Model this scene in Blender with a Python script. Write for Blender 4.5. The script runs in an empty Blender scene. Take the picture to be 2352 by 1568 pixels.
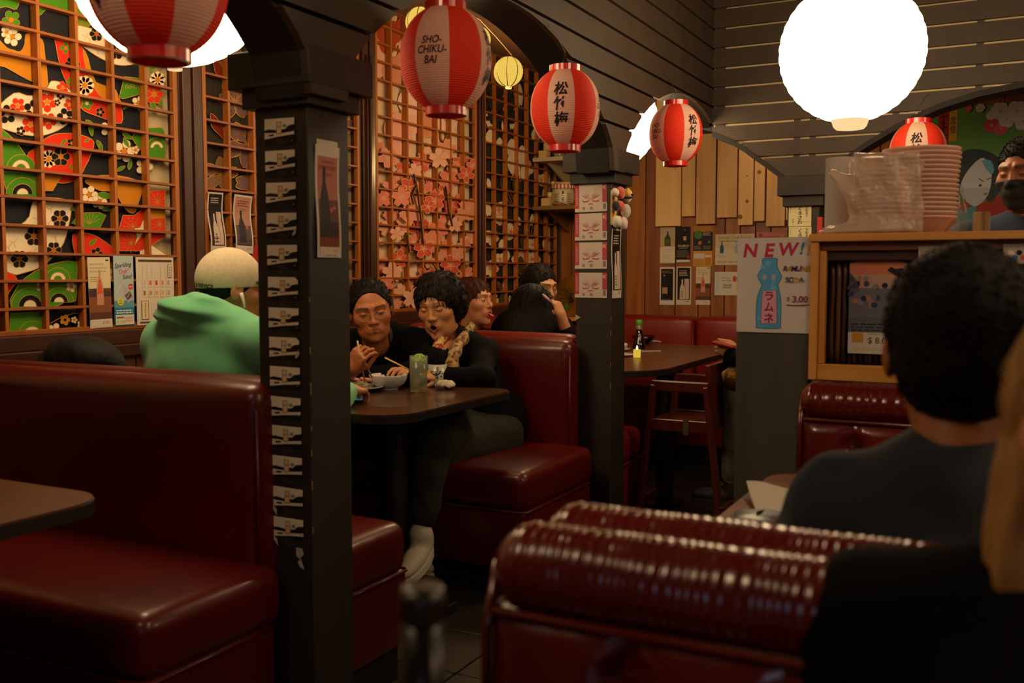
import bpy, bmesh, math, random
import numpy as np
from mathutils import Vector, Matrix
random.seed(7); np.random.seed(7)
sc = bpy.context.scene
COL = sc.collection

# ---------------------------------------------------------------- camera
CAM_F = 2255.0; CAM_YAW = math.radians(27.3); CAM_PITCH = math.radians(-3.98); CAM_H = 1.2
cam_data = bpy.data.cameras.new('camera'); cam = bpy.data.objects.new('camera', cam_data); COL.objects.link(cam)
cam.location = (0, 0, CAM_H)
cam.rotation_euler = (math.radians(90) + CAM_PITCH, 0, CAM_YAW)
cam_data.sensor_width = 36.0; cam_data.lens = 36.0 * CAM_F / 2352.0
cam_data.clip_start = 0.05; cam_data.clip_end = 60
cam_data.dof.use_dof = True; cam_data.dof.focus_distance = 4.4; cam_data.dof.aperture_fstop = 4.0
sc.camera = cam

# ---------------------------------------------------------------- world, exposure
world = bpy.data.worlds.new('world'); sc.world = world; world.use_nodes = True
world.node_tree.nodes['Background'].inputs[0].default_value = (1.0, 0.72, 0.45, 1)
world.node_tree.nodes['Background'].inputs[1].default_value = 0.0
sc.view_settings.view_transform = 'Standard'; sc.view_settings.look = 'None'
sc.view_settings.gamma = 1.0; sc.view_settings.exposure = 0.0; sc.view_settings.use_curve_mapping = False
try:
    sc.cycles.max_bounces = 6; sc.cycles.diffuse_bounces = 3; sc.cycles.glossy_bounces = 3
    sc.cycles.transmission_bounces = 6; sc.cycles.transparent_max_bounces = 8
    sc.cycles.sample_clamp_indirect = 3.0; sc.cycles.caustics_reflective = False; sc.cycles.caustics_refractive = False
except Exception: pass

GLOBE_E = 13.0          # radiance of the big paper globes
def lamp(name, kind, loc, power, col, size=0.2, rot=None, sizey=None):
    l = bpy.data.lights.new(name, kind); l.energy = power; l.color = col
    if kind == 'AREA':
        l.size = size
        if sizey: l.shape = 'RECTANGLE'; l.size_y = sizey
    elif kind == 'POINT': l.shadow_soft_size = size
    o = bpy.data.objects.new(name, l); COL.objects.link(o); o.location = loc
    if rot: o.rotation_euler = rot
    return o
WARM = (1.0, 0.62, 0.30)
# added lamp without a fixture, brightens the pale boards from behind the beam
lamp('board_fill', 'POINT', (-1.75, 5.95, 2.5), 16, WARM, 0.1)
# daylight from the shop window behind the camera
lamp('window_light', 'AREA', (1.2, -2.6, 1.7), 5, (0.55, 0.7, 1.0), 1.6, (math.radians(90), 0, math.radians(0)), 1.0)

# ---------------------------------------------------------------- measuring: pixel of the photograph -> point on a real plane
_cy, _sy = math.cos(CAM_YAW), math.sin(CAM_YAW)
CR = np.array([_cy, _sy, 0.]); _FH = np.array([-_sy, _cy, 0.]); _UP = np.array([0, 0, 1.])
CF = _FH * math.cos(CAM_PITCH) + _UP * math.sin(CAM_PITCH); CU = -_FH * math.sin(CAM_PITCH) + _UP * math.cos(CAM_PITCH)
def at(px, py, **k):
    d = CF + (px - 1176) / CAM_F * CR - (py - 784) / CAM_F * CU
    C = np.array([0, 0, CAM_H]); a, v = list(k.items())[0]
    if a == 'd': return C + d * v
    i = 'xyz'.index(a); return C + d * (v - C[i]) / d[i]

# ---------------------------------------------------------------- materials
def lin(h):
    if not isinstance(h, str): return (*h[:3], 1)
    h = h.lstrip('#'); c = [int(h[i:i + 2], 16) / 255 for i in (0, 2, 4)]
    return (*[x / 12.92 if x <= .04045 else ((x + .055) / 1.055) ** 2.4 for x in c], 1)
MATS = {}
def mat(name, col='#808080', rough=.6, metal=0, spec=.5, noise=None, bump=None, emit=None, coat=0, trans=0, sheen=0, attr=None, sss=0, alpha=1):
    if name in MATS: return MATS[name]
    m = bpy.data.materials.new(name); m.use_nodes = True; nt = m.node_tree; N = nt.nodes; L = nt.links
    b = N['Principled BSDF']; b.inputs['Base Color'].default_value = lin(col); b.inputs['Roughness'].default_value = rough
    b.inputs['Metallic'].default_value = metal; b.inputs['Specular IOR Level'].default_value = spec
    b.inputs['Coat Weight'].default_value = coat; b.inputs['Transmission Weight'].default_value = trans
    b.inputs['Sheen Weight'].default_value = sheen; b.inputs['Alpha'].default_value = alpha
    if sss: b.inputs['Subsurface Weight'].default_value = sss; b.inputs['Subsurface Radius'].default_value = (.01, .004, .002)
    tc = None
    if noise or bump:
        tc = N.new('ShaderNodeTexCoord')
    src = None
    if attr:
        a = N.new('ShaderNodeAttribute'); a.attribute_name = attr; src = a.outputs['Color']
    if noise:                                             # (scale xyz, detail, second colour, low, high)
        mp = N.new('ShaderNodeMapping'); s = noise[0]; mp.inputs['Scale'].default_value = s if hasattr(s, '__len__') else (s, s, s)
        nz = N.new('ShaderNodeTexNoise'); nz.inputs['Scale'].default_value = 1; nz.inputs['Detail'].default_value = noise[1]
        L.new(tc.outputs['Object'], mp.inputs[0]); L.new(mp.outputs[0], nz.inputs['Vector'])
        mr = N.new('ShaderNodeMapRange'); mr.inputs[1].default_value = noise[3]; mr.inputs[2].default_value = noise[4]
        L.new(nz.outputs[0], mr.inputs[0])
        mx = N.new('ShaderNodeMix'); mx.data_type = 'RGBA'; L.new(mr.outputs[0], mx.inputs[0])
        mx.inputs[6].default_value = lin(col); mx.inputs[7].default_value = lin(noise[2])
        if src: L.new(src, mx.inputs[6])
        src = mx.outputs[2]
    if src: L.new(src, b.inputs['Base Color'])
    if bump:                                              # (scale, strength, distance)
        mp = N.new('ShaderNodeMapping'); s = bump[0]; mp.inputs['Scale'].default_value = s if hasattr(s, '__len__') else (s, s, s)
        nz = N.new('ShaderNodeTexNoise'); nz.inputs['Scale'].default_value = 1; nz.inputs['Detail'].default_value = 4
        L.new(tc.outputs['Object'], mp.inputs[0]); L.new(mp.outputs[0], nz.inputs['Vector'])
        bp = N.new('ShaderNodeBump'); bp.inputs['Strength'].default_value = bump[1]; bp.inputs['Distance'].default_value = bump[2]
        L.new(nz.outputs[0], bp.inputs['Height']); L.new(bp.outputs[0], b.inputs['Normal'])
    if emit: b.inputs['Emission Color'].default_value = lin(emit[0]); b.inputs['Emission Strength'].default_value = emit[1]
    MATS[name] = m; return m
def wood(name, c1, c2, axis='z', scale=1., rough=.5, bump=.15):
    s = {'x': (1.5, 22, 22), 'y': (22, 1.5, 22), 'z': (22, 22, 1.5)}[axis]
    s = tuple(v * scale for v in s)
    return mat(name, c1, rough, noise=(s, 6, c2, .35, .68), bump=(tuple(v * 2 for v in s), bump, .004))
def paper(h): return mat('ink_' + h.lstrip('#'), h, .6, spec=.25)
def translucent(name, col, mixf=.5, rough=.7):
    if name in MATS: return MATS[name]
    m = bpy.data.materials.new(name); m.use_nodes = True; N = m.node_tree.nodes; L = m.node_tree.links
    b = N['Principled BSDF']; b.inputs['Base Color'].default_value = lin(col); b.inputs['Roughness'].default_value = rough
    t = N.new('ShaderNodeBsdfTranslucent'); t.inputs[0].default_value = lin(col)
    mx = N.new('ShaderNodeMixShader'); mx.inputs[0].default_value = mixf
    L.new(b.outputs[0], mx.inputs[1]); L.new(t.outputs[0], mx.inputs[2]); L.new(mx.outputs[0], N['Material Output'].inputs[0])
    MATS[name] = m; return m
def emitter(name, col, strength):
    if name in MATS: return MATS[name]
    m = bpy.data.materials.new(name); m.use_nodes = True; N = m.node_tree.nodes; L = m.node_tree.links
    e = N.new('ShaderNodeEmission'); e.inputs[0].default_value = lin(col); e.inputs[1].default_value = strength
    L.new(e.outputs[0], N['Material Output'].inputs[0]); MATS[name] = m; return m

# ---------------------------------------------------------------- objects
ORG = {}
def tag(o, label=None, cat=None, group=None, kind=None):
    if label: o['label'] = label
    if cat: o['category'] = cat
    if group: o['group'] = group
    if kind: o['kind'] = kind
    return o
def thing(name, label, cat, loc, group=None, kind=None):
    o = bpy.data.objects.new(name, None); COL.objects.link(o); o.location = loc; o.empty_display_size = .05
    ORG[o.name] = np.array(loc, float); return tag(o, label, cat, group, kind)
class MB:
    def __init__(s): s.v = []; s.f = []; s.m = []; s.n = 0
    def add(s, v, f, mi=0):
        s.v.append(np.asarray(v, float).reshape(-1, 3)); k = s.n
        for q in f: s.f.append(tuple(int(i) + k for i in q)); s.m.append(mi)
        s.n += len(s.v[-1]); return s
    def box(s, x0, x1, y0, y1, z0, z1, mi=0):
        v = [(x, y, z) for x in (x0, x1) for y in (y0, y1) for z in (z0, z1)]
        return s.add(v, [(0, 1, 3, 2), (4, 6, 7, 5), (0, 4, 5, 1), (2, 3, 7, 6), (0, 2, 6, 4), (1, 5, 7, 3)], mi)
    def bar(s, a, b, w, h, up=(0, 0, 1), mi=0):           # rectangular bar from a to b
        a = np.array(a, float); b = np.array(b, float); d = b - a; d /= np.linalg.norm(d)
        x = np.cross(d, up); x /= np.linalg.norm(x); y = np.cross(x, d)
        v = [p + x * i * w / 2 + y * j * h / 2 for p in (a, b) for i, j in ((-1, -1), (1, -1), (1, 1), (-1, 1))]
        return s.add(v, [(0, 1, 2, 3), (7, 6, 5, 4), (0, 4, 5, 1), (1, 5, 6, 2), (2, 6, 7, 3), (3, 7, 4, 0)], mi)
    def prism(s, poly, fn, t0, t1, mi=0):                 # poly of (a,b); fn(a,b,t)->xyz
        n = len(poly); v = [fn(a, b, t0) for a, b in poly] + [fn(a, b, t1) for a, b in poly]
        f = [tuple(range(n)), tuple(range(2 * n - 1, n - 1, -1))] + [(i, i + n, (i + 1) % n + n, (i + 1) % n) for i in range(n)]
        return s.add(v, f, mi)
    def tube(s, pts, r, n=8, mi=0, cap=True):
        pts = [np.array(p, float) for p in pts]; m = len(pts)
        r = r if hasattr(r, '__len__') else [r] * m; V = []; pu = None
        for i, p in enumerate(pts):
            d = pts[min(i + 1, m - 1)] - pts[max(i - 1, 0)]; d /= max(np.linalg.norm(d), 1e-9)
            if pu is None:
                pu = np.cross(d, (0, 0, 1.)); 
                if np.linalg.norm(pu) < .1: pu = np.cross(d, (1., 0, 0))
            pu = pu - d * (pu @ d); pu /= np.linalg.norm(pu); w = np.cross(d, pu)
            for k in range(n):
                a = 2 * math.pi * k / n; V.append(p + r[i] * (pu * math.cos(a) + w * math.sin(a)))
        F = [(i * n + k, i * n + (k + 1) % n, (i + 1) * n + (k + 1) % n, (i + 1) * n + k) for i in range(m - 1) for k in range(n)]
        if cap: F += [tuple(range(n - 1, -1, -1)), tuple((m - 1) * n + k for k in range(n))]
        return s.add(V, F, mi)
    def lathe(s, prof, c, n=32, mi=0, M=None, cap=(False, False), mf=None):   # prof [(r,z)]
        V = []
        for r, z in prof:
            for k in range(n):
                a = 2 * math.pi * k / n; p = np.array((r * math.cos(a), r * math.sin(a), z))
                if M is not None: p = M @ p
                V.append(p + np.array(c, float))
        m = len(prof)
        for i in range(m - 1):
            pass
        F = [(i * n + k, i * n + (k + 1) % n, (i + 1) * n + (k + 1) % n, (i + 1) * n + k) for i in range(m - 1) for k in range(n)]
        k0 = s.n; s.add(V, F, mi)
        if mf:
            st = len(s.m) - len(F)
            for i in range(m - 1):
                for k in range(n): s.m[st + i * n + k] = mf(i, k)
        if cap[0]: s.f.append(tuple(k0 + k for k in range(n - 1, -1, -1))); s.m.append(mi)
        if cap[1]: s.f.append(tuple(k0 + (m - 1) * n + k for k in range(n))); s.m.append(mi)
        return s
    def ell(s, c, r, n=16, mi=0, M=None, m=None):
        m = m or n // 2; pr = [(max(math.sin(math.pi * i / m), 1e-4), -math.cos(math.pi * i / m)) for i in range(m + 1)]
        A = np.diag(r) if M is None else M @ np.diag(r)
        return s.lathe(pr, c, n, mi, A)
    def grid(s, P, mi=0, wrap=False):                     # P[i][j] points
        P = np.asarray(P, float); a, b = P.shape[:2]
        F = [(i * b + j, i * b + (j + 1) % b, (i + 1) * b + (j + 1) % b, (i + 1) * b + j) for i in range(a - 1) for j in range(b if wrap else b - 1)]
        return s.add(P.reshape(-1, 3), F, mi)
    def build(s, name, mats, parent=None, smooth=False, bevel=None, label=None, cat=None, group=None, kind=None, origin=None, seg=3, recalc=True):
        V = np.concatenate(s.v) if s.v else np.zeros((0, 3))
        if parent is not None: org = ORG[parent.name]
        else: org = np.array(origin if origin is not None else ((V[:, 0].min() + V[:, 0].max()) / 2, (V[:, 1].min() + V[:, 1].max()) / 2, V[:, 2].min()))
        me = bpy.data.meshes.new(name); me.from_pydata((V - org).tolist(), [], s.f)
        if not isinstance(mats, (list, tuple)): mats = [mats]
        for m in mats: me.materials.append(m)
        if len(mats) > 1: me.polygons.foreach_set('material_index', s.m)
        if bevel or recalc:
            bm = bmesh.new(); bm.from_mesh(me)
            if recalc: bmesh.ops.recalc_face_normals(bm, faces=bm.faces)
            if bevel: bmesh.ops.bevel(bm, geom=[e for e in bm.edges if len(e.link_faces) == 2 and e.calc_face_angle(0) > .5] , offset=bevel, segments=seg, profile=.5, affect='EDGES', clamp_overlap=True)
            bm.to_mesh(me); bm.free()
        if smooth: me.polygons.foreach_set('use_smooth', [True] * len(me.polygons))
        o = bpy.data.objects.new(name, me); COL.objects.link(o)
        if parent is not None: o.parent = parent
        else: o.location = org
        ORG[o.name] = org
        return tag(o, label, cat, group, kind)
def copy_tree(o, parent=None):
    c = o.copy(); COL.objects.link(c)
    if parent is not None: c.parent = parent
    ORG[c.name] = ORG.get(o.name, np.zeros(3))
    for ch in list(o.children): copy_tree(ch, c)
    return c
def rotm(rx=0, ry=0, rz=0):
    return np.array(Matrix.Rotation(math.radians(rz), 3, 'Z') @ Matrix.Rotation(math.radians(ry), 3, 'Y') @ Matrix.Rotation(math.radians(rx), 3, 'X'))

# ---------------------------------------------------------------- lettering
_TX = {}
def text2d(body, bold=0., shear=0., space=1.0):
    k = (body, bold, shear, space)
    if k in _TX: return _TX[k]
    c = bpy.data.curves.new('text', 'FONT'); c.body = body; c.size = 1; c.offset = bold; c.shear = shear; c.resolution_u = 3
    c.align_x = 'CENTER'; c.align_y = 'CENTER'; c.space_line = space; c.fill_mode = 'FRONT'
    o = bpy.data.objects.new('text', c); COL.objects.link(o)
    dg = bpy.context.evaluated_depsgraph_get(); me = bpy.data.meshes.new_from_object(o.evaluated_get(dg))
    v = np.array([tuple(x.co[:2]) for x in me.vertices]).reshape(-1, 2); f = [tuple(p.vertices) for p in me.polygons]
    if len(v):
        v = v - (v.min(0) + v.max(0)) / 2
    bpy.data.objects.remove(o); bpy.data.curves.remove(c); bpy.data.meshes.remove(me)
    _TX[k] = (v, f); return v, f
def smooth_poly(pts, n=4):
    P = np.array(pts, float); m = len(P); out = []
    for i in range(m):
        a, b, c, d = P[i - 1], P[i], P[(i + 1) % m], P[(i + 2) % m]
        for k in range(n):
            t = k / n; out.append(.5 * ((2 * b) + (-a + c) * t + (2 * a - 5 * b + 4 * c - d) * t * t + (-a + 3 * b - 3 * c + d) * t ** 3))
    return out
class Print:
    """flat print laid on a sheet: everything is drawn in (a,b) sheet coordinates; fn(a,b,lift) -> world"""
    def __init__(s, fn, base=.0003, step=.00008): s.fn = fn; s.mb = MB(); s.mats = []; s.k = 0; s.base = base; s.step = step
    def mi(s, h):
        if h not in s.mats: s.mats.append(h)
        return s.mats.index(h)
    def lift(s): s.k += 1; return s.base + s.step * s.k
    def poly(s, pts, h, smooth=0, lift=None):
        if smooth: pts = smooth_poly(pts, smooth)
        l = s.lift() if lift is None else lift
        s.mb.add([s.fn(a, b, l) for a, b in pts], [tuple(range(len(pts)))], s.mi(h))
    def rect(s, a0, b0, a1, b1, h): s.poly([(a0, b0), (a1, b0), (a1, b1), (a0, b1)], h)
    def circ(s, a, b, r, h, rb=None, n=14, lift=None):
        rb = rb or r; s.poly([(a + r * math.cos(2 * math.pi * i / n), b + rb * math.sin(2 * math.pi * i / n)) for i in range(n)], h, lift=lift)
    def line(s, pts, w, h, closed=False, l=None):
        P = [np.array(p, float) for p in pts]; m = len(P); l = s.lift() if l is None else l; V = []; 
        for i in range(m):
            a = P[i - 1] if (closed or i) else P[i]; b = P[(i + 1) % m] if (closed or i < m - 1) else P[i]
            d = b - a; d = d / max(np.linalg.norm(d), 1e-9); nn = np.array((-d[1], d[0])) * w / 2
            V += [s.fn(*(P[i] + nn), l), s.fn(*(P[i] - nn), l)]
        F = [(2 * i, 2 * i + 1, (2 * i + 3) % (2 * m), (2 * i + 2) % (2 * m)) for i in range(m if closed else m - 1)]
        s.mb.add(V, F, s.mi(h))
    def text(s, body, a, b, size, h, bold=0., shear=0., rot=0, sx=1., width=None):
        v, f = text2d(body, bold, shear)
        if not len(v): return
        if width: sx = width / (np.ptp(v[:, 0]) * size)
        l = s.lift(); c, q = math.cos(math.radians(rot)), math.sin(math.radians(rot))
        s.mb.add([s.fn(a + c * x * size * sx - q * y * size, b + q * x * size * sx + c * y * size, l) for x, y in v], f, s.mi(h))
    def lines(s, a0, b0, a1, b1, n, h, fill=.35, ragged=.25):    # rows of print too small to read
        rnd = random.Random(int(a0 * 1e4) + n); hh = (b1 - b0) / n; l = s.lift()
        for i in range(n):
            x = a0
            e = a1 - (a1 - a0) * ragged * rnd.random()
            while x < e:
                w = (a1 - a0) * (.06 + .14 * rnd.random()); 
                s.poly([(x, b0 + hh * i), (min(x + w, e), b0 + hh * i), (min(x + w, e), b0 + hh * (i + fill)), (x, b0 + hh * (i + fill))], h, lift=l); x += w + (a1 - a0) * .03
    def build(s, parent, name='print', mats=None):
        return s.mb.build(name, [mats(h) if mats else paper(h) for h in s.mats] or [paper('#000000')], parent, recalc=False)
# ================================================================ structure
WX = -3.05; EY = 6.67; FX = -1.505; PX = -1.55; FY = 5.282
M_black = mat('black_paint', '#372b20', .62, noise=(9, 4, '#403225', .35, .7), bump=(60, .15, .002))
M_blackx = mat('black_paint_rough', '#15110e', .7, bump=(90, .5, .003))
M_cream = mat('plaster_cream', '#cbb78e', .8, bump=(80, .4, .004))
M_brownwall = mat('plaster_brown', '#7a5426', .85, bump=(30, .2, .004))
M_trimdark = wood('dark_trim_wood', '#4a2412', '#33170b', 'z', 1, .45)
M_trimdarky = wood('dark_trim_wood_long', '#4a2412', '#33170b', 'y', 1, .4)
M_lat = wood('lattice_wood', '#b0661f', '#93501a', 'z', 1.5, .5)
M_laty = wood('lattice_wood_long', '#a35a20', '#874716', 'y', 1.5, .5)
M_plank = [wood('wall_plank_%d' % i, a, b, 'z', .8 + .15 * i, .5) for i, (a, b) in enumerate((('#9c5a1c', '#7c4212'), ('#8c4f18', '#6f3a10'), ('#a56422', '#854a16'), ('#945618', '#6b390f')))]
M_pale = [wood('pale_board_%d' % i, a, b, 'z', .6 + .2 * i, .5) for i, (a, b) in enumerate((('#ecc27b', '#dfaf68'), ('#e0b068', '#c99650'), ('#d9aa62', '#bd8b4a'), ('#e2b46e', '#d0a05a')))]

b = MB(); b.box(-3.4, 4.0, -2.8, 7.2, -.06, -.012)
M_grout = mat('tile_grout', '#0d0a08', .9)
fl = b.build('floor', M_grout, kind='structure', label='dark tiled restaurant floor')
# floor tiles laid along the aisle
M_tile = mat('floor_tile', '#3a3226', .45, noise=(5, 4, '#29241b', .3, .7), bump=(20, .2, .003))
tile = None
for i in range(9):
    for j in range(17):
        x = -1.93 + i * .305; y = .5 + j * .305
        if x > .6: continue
        if tile is None:
            t = MB(); t.box(-.148, .148, -.148, .148, -.012, 0); tile = t.build('tile', M_tile, fl, bevel=.003, seg=1, origin=None)
            for v in tile.data.vertices: v.co += Vector(ORG[fl.name])
            o = tile
        else: o = tile.copy(); COL.objects.link(o)
        o.location = (x - ORG[fl.name][0], y - ORG[fl.name][1], -ORG[fl.name][2] + random.uniform(-.0015, .001))
# wooden boards of the floor on the camera side of the tiles
M_fb = wood('floor_board', '#4a2c16', '#38200f', 'y', .7, .45)
for i in range(9):
    t = MB(); x = .7 + i * .12; t.box(x, x + .117, -1.2, 6.0, -.012, .001); t.build('floor_board', M_fb, fl)

b = MB(); b.box(-3.4, 4.0, -2.8, 7.2, 2.95, 3.0); b.build('ceiling', M_black, kind='structure', label='dark painted ceiling above the dining room')
b = MB(); b.box(-3.25, WX - .055, -2.8, 7.0, 0, 2.95)
wl = b.build('wall_left', M_cream, kind='structure', label='cream plaster wall behind the lattice screens')
b = MB(); b.box(-3.3, 4.0, EY + .02, 7.0, 0, 2.95)
we = b.build('wall_end', M_trimdark, kind='structure', label='end wall clad in upright brown wood planks')
b = MB(); b.box(3.9, 4.0, -2.8, 7.0, 0, 2.95); b.build('wall_right', M_brownwall, kind='structure', label='brown wall on the unseen right side')
b = MB(); b.box(-3.3, 4.0, -2.9, -2.8, 0, 2.95); b.build('wall_back', M_brownwall, kind='structure', label='brown wall behind the camera')

# end wall planks, each one a board
gx = [at(p, 560, y=EY)[0] for p in (1284, 1312, 1335, 1438, 1482, 1552, 1605, 1633, 1665, 1700, 1735, 1770, 1840)]
x = gx[-1]
while x < 3.6: x += random.choice((.13, .16, .19, .22)); gx.append(x)
gx[0] = -3.1
for i in range(len(gx) - 1):
    t = MB(); t.box(gx[i] + .003, gx[i + 1] - .003, EY, EY + .02, .0, 2.9)
    t.build('plank', M_plank[(i * 7 + i // 3) % 4], we, bevel=.002, seg=1)

# wainscot planks and ledge under the screens
b = MB(); b.box(WX - .055, WX - .02, -.5, EY, 0, .93); wd = b.build('trim_1', M_trimdark, kind='structure', label='dark wood wainscot along the left wall under the screens')
y = 1.0; i = 0
while y < EY - .05:
    w = random.choice((.14, .17, .2)); t = MB(); t.box(WX - .02, WX - .006, y + .002, min(y + w, EY) - .002, .12, .9); t.build('plank', M_plank[i % 4], wd, bevel=.002, seg=1); y += w; i += 1
b = MB(); b.box(WX - .05, WX + .035, -.3, EY, .885, .93); b.box(WX - .05, WX + .012, -.3, EY, .93, .985)
b.build('trim_2', M_trimdarky, kind='structure', bevel=.004, label='dark moulded ledge running under the lattice screens')
b = MB(); b.box(WX - .05, WX + .012, -.3, EY, 2.63, 2.75); b.build('trim_3', M_trimdarky, kind='structure', bevel=.004, label='dark wood header above the lattice screens')

# alcove ceiling behind the arcade: sloping brown plaster
b = MB(); b.prism([(WX - .05, 2.62), (FX - .2, 2.30), (FX - .2, 2.36), (WX - .05, 2.68)], lambda a, c, t: (a, t, c), -.5, EY)
b.build('ceiling_alcove', M_brownwall, kind='structure', label='sloping brown plaster ceiling over the booths')

# ---------------- lattice screens
PAN = [(1.86, 2.956), (3.095, 4.19), (4.335, 5.425), (5.52, 6.63)]
ROWZ = [1.077 + .0957 * k for k in range(17)]
SCR = ['leftmost lattice screen over black fabric printed with fans', 'lattice screen over dark fabric with dusky blossoms, partly behind the near pillar',
       'lattice screen over cream fabric with pink and red blossoms', 'lattice screen over black fabric with white blossoms beside the corner']
M_fab = [mat('fabric_black', '#12121a', .9, noise=(300, 2, '#1b1b24', .3, .7)), mat('fabric_olive', '#2c2218', .9, noise=(200, 2, '#352b20', .3, .7)),
         mat('fabric_cream', '#d8b992', .9, noise=(6, 3, '#c49f7c', .35, .7)), mat('fabric_night', '#171310', .9, noise=(8, 3, '#26201a', .3, .7))]
SCREENS = []
for pi, (y0, y1) in enumerate(PAN):
    s = thing('lattice_screen', SCR[pi], 'screen', (WX, (y0 + y1) / 2, .985), 'lattice screens along the left wall' if 0 else None)
    SCREENS.append(s)
    f0, f1 = (y0, y1 - .14) if pi == 0 else (y0 + .045, y1 - (.1 if pi != 2 else .07))
    if pi == 0: f0 -= .03
    # hanging fabric, gently waved
    n = 60; P = []
    for k in range(n + 1):
        yy = f0 + (f1 - f0) * k / n; amp = {0: .0, 1: .002, 2: .006, 3: .003}[pi]
        P.append([(WX - .042 + amp * math.sin(k * 1.1) , yy, z) for z in (.99, 1.5, 2.0, 2.62)])
    g = MB(); g.grid(P); g.build('fabric_backing', M_fab[pi], s, smooth=True)
    for z in (.985, 2.615):
        g = MB(); g.box(WX - .02, WX + .004, y0, y1, z, z + .018); g.build('rail', M_laty, s, bevel=.002, seg=1)
    for yy in (y0, y1 - .02):
        g = MB(); g.box(WX - .02, WX + .004, yy, yy + .02, 1.003, 2.615); g.build('stile', M_lat, s, bevel=.002, seg=1)
    for k in range(1, 7):
        yy = y0 + (y1 - y0) * k / 7
        g = MB(); g.box(WX - .03, WX, yy - .0065, yy + .0065, 1.003, 2.615); g.build('lattice_bar', M_lat, s)
    for z in ROWZ:
        g = MB(); g.box(WX - .026, WX + .003, y0 + .018, y1 - .018, z - .0045, z + .0045); g.build('lattice_bar', M_laty, s)
# posts between the screens
for k, (y0, y1) in enumerate(((2.956, 3.095), (4.19, 4.335), (5.425, 5.52), (1.72, 1.86), (6.63, EY))):
    b = MB(); b.box(WX - .055, WX + .0, y0, y1, .985, 2.63); b.box(WX, WX + .014, y0 + .02, (y0 + y1) / 2 - .004, .985, 2.63); b.box(WX, WX + .02, (y0 + y1) / 2 + .004, y1 - .02, .985, 2.63)
    b.build('trim_%d' % (4 + k), M_trimdark, kind='structure', bevel=.004, label='dark wood post between the lattice screens')
# steel conduit in front of the third post
b = MB(); b.tube([at(856, 130, x=WX + .045), at(857, 400, x=WX + .045), at(857, 640, x=WX + .045)], .014, 12)
tag(b.build('steel_pipe', mat('brushed_steel', '#b8a88c', .35, metal=.8), smooth=True), 'brushed steel pipe upright beside the pink blossom screen', 'pipe')

# ---------------- arcade
def arch(c, hw, z0, h, p=.8):
    return lambda a: z0 + h * max(0., 1 - ((a - c) / hw) ** 2) ** p if abs(a - c) < hw else 0.
AY = [arch(.97, .905, 1.70, .385), arch(2.93, .9, 1.70, .385), arch(4.85, .885, 1.70, .385)]
def zy(a): return max([f(a) for f in AY])
D = [(-1.62, 2.0), (-1.505, 1.965), (-1.402, 1.92), (-1.33, 1.875), (-1.279, 1.835), (-1.214, 1.787), (-1.12, 1.714), (-1.10, 1.60)]
Ee = [(-.925, 1.60), (-.905, 1.70), (-.808, 1.797), (-.713, 1.862), (-.589, 1.932), (-.444, 2.0), (-.372, 2.03), (-.2, 2.075), (-.012, 2.103), (.2, 2.12), (.4, 2.10), (.7, 2.02), (1.0, 1.86), (1.12, 1.72), (1.15, 1.6)]
def zx(a):
    for L_ in (D, Ee):
        if L_[0][0] <= a <= L_[-1][0]: return float(np.interp(a, [q[0] for q in L_], [q[1] for q in L_]))
    return 2.0 if a < -1.6 else 0.
ROWS = [(zg - 1.2) * .8853 + 1.2 for zg in (1.76, 1.892, 1.993, 2.098, 2.211, 2.324, 2.439, 2.559, 2.676, 2.795)]
ROWS = [1.62] + ROWS[1:] + [2.715, 2.82, 2.93]
def clipped(a0, a1, z0, z1, zf, step=.02):
    """polygons of the strip z0..z1 above the curve zf"""
    n = max(2, int((a1 - a0) / step)); A = [a0 + (a1 - a0) * i / n for i in range(n + 1)]; out = []; cur = []
    for a in A:
        lo = max(z0, zf(a))
        if lo < z1 - .001: cur.append((a, lo))
        elif cur: out.append(cur); cur = []
    if cur: out.append(cur)
    res = []
    for c in out:
        if len(c) < 2: continue
        q = [c[0]]
        for i in range(1, len(c) - 1):
            if abs((c[i][1] - c[i - 1][1]) - (c[i + 1][1] - c[i][1])) > 1e-5: q.append(c[i])
        q.append(c[-1]); res.append(q + [(c[-1][0], z1), (c[0][0], z1)])
    return res
def strip(mb, polys, fn, t0, t1):
    for p in polys:      # quads column by column so that concave outlines stay clean
        m = len(p) - 2; z1 = p[-1][1]
        V = []; 
        for a, z in p[:m]: V += [fn(a, z, t0), fn(a, z1, t0), fn(a, z, t1), fn(a, z1, t1)]
        F = []
        for i in range(m - 1):
            q = 4 * i; F += [(q, q + 4, q + 5, q + 1), (q + 2, q + 3, q + 7, q + 6), (q, q + 2, q + 6, q + 4), (q + 1, q + 5, q + 7, q + 3)]
        F += [(0, 1, 3, 2), (4 * m - 4, 4 * m - 2, 4 * m - 1, 4 * m - 3)]
        mb.add(V, F)
fy = lambda a, z, t: (t, a, z)
fx = lambda a, z, t: (a, t, z)
ay = thing('arcade_beam', 'dark planked beam with arches running over the near pillars along the aisle', 'beam', (FX, 2.5, 1.6), kind='structure')
b = MB(); strip(b, clipped(-1.2, FY + .1, 1.62, 2.93, zy), fy, FX - .17, FX - .024); b.build('beam_core', M_blackx, ay)
for i in range(len(ROWS) - 1):
    for p in clipped(-1.2, FY, ROWS[i] + .006, ROWS[i + 1] - .006, zy):
        b = MB(); strip(b, [p], fy, FX - .022, FX); b.build('plank', M_black, ay)
ax = thing('arcade_beam', 'dark planked beam with cream gaps crossing the room beyond the big lantern', 'beam', (0, FY, 1.6), kind='structure')
b = MB(); strip(b, clipped(FX, 3.9, 1.62, 2.93, zx), fx, FY + .03, FY + .045); b.build('plaster_panel', M_cream, ax)
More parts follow.
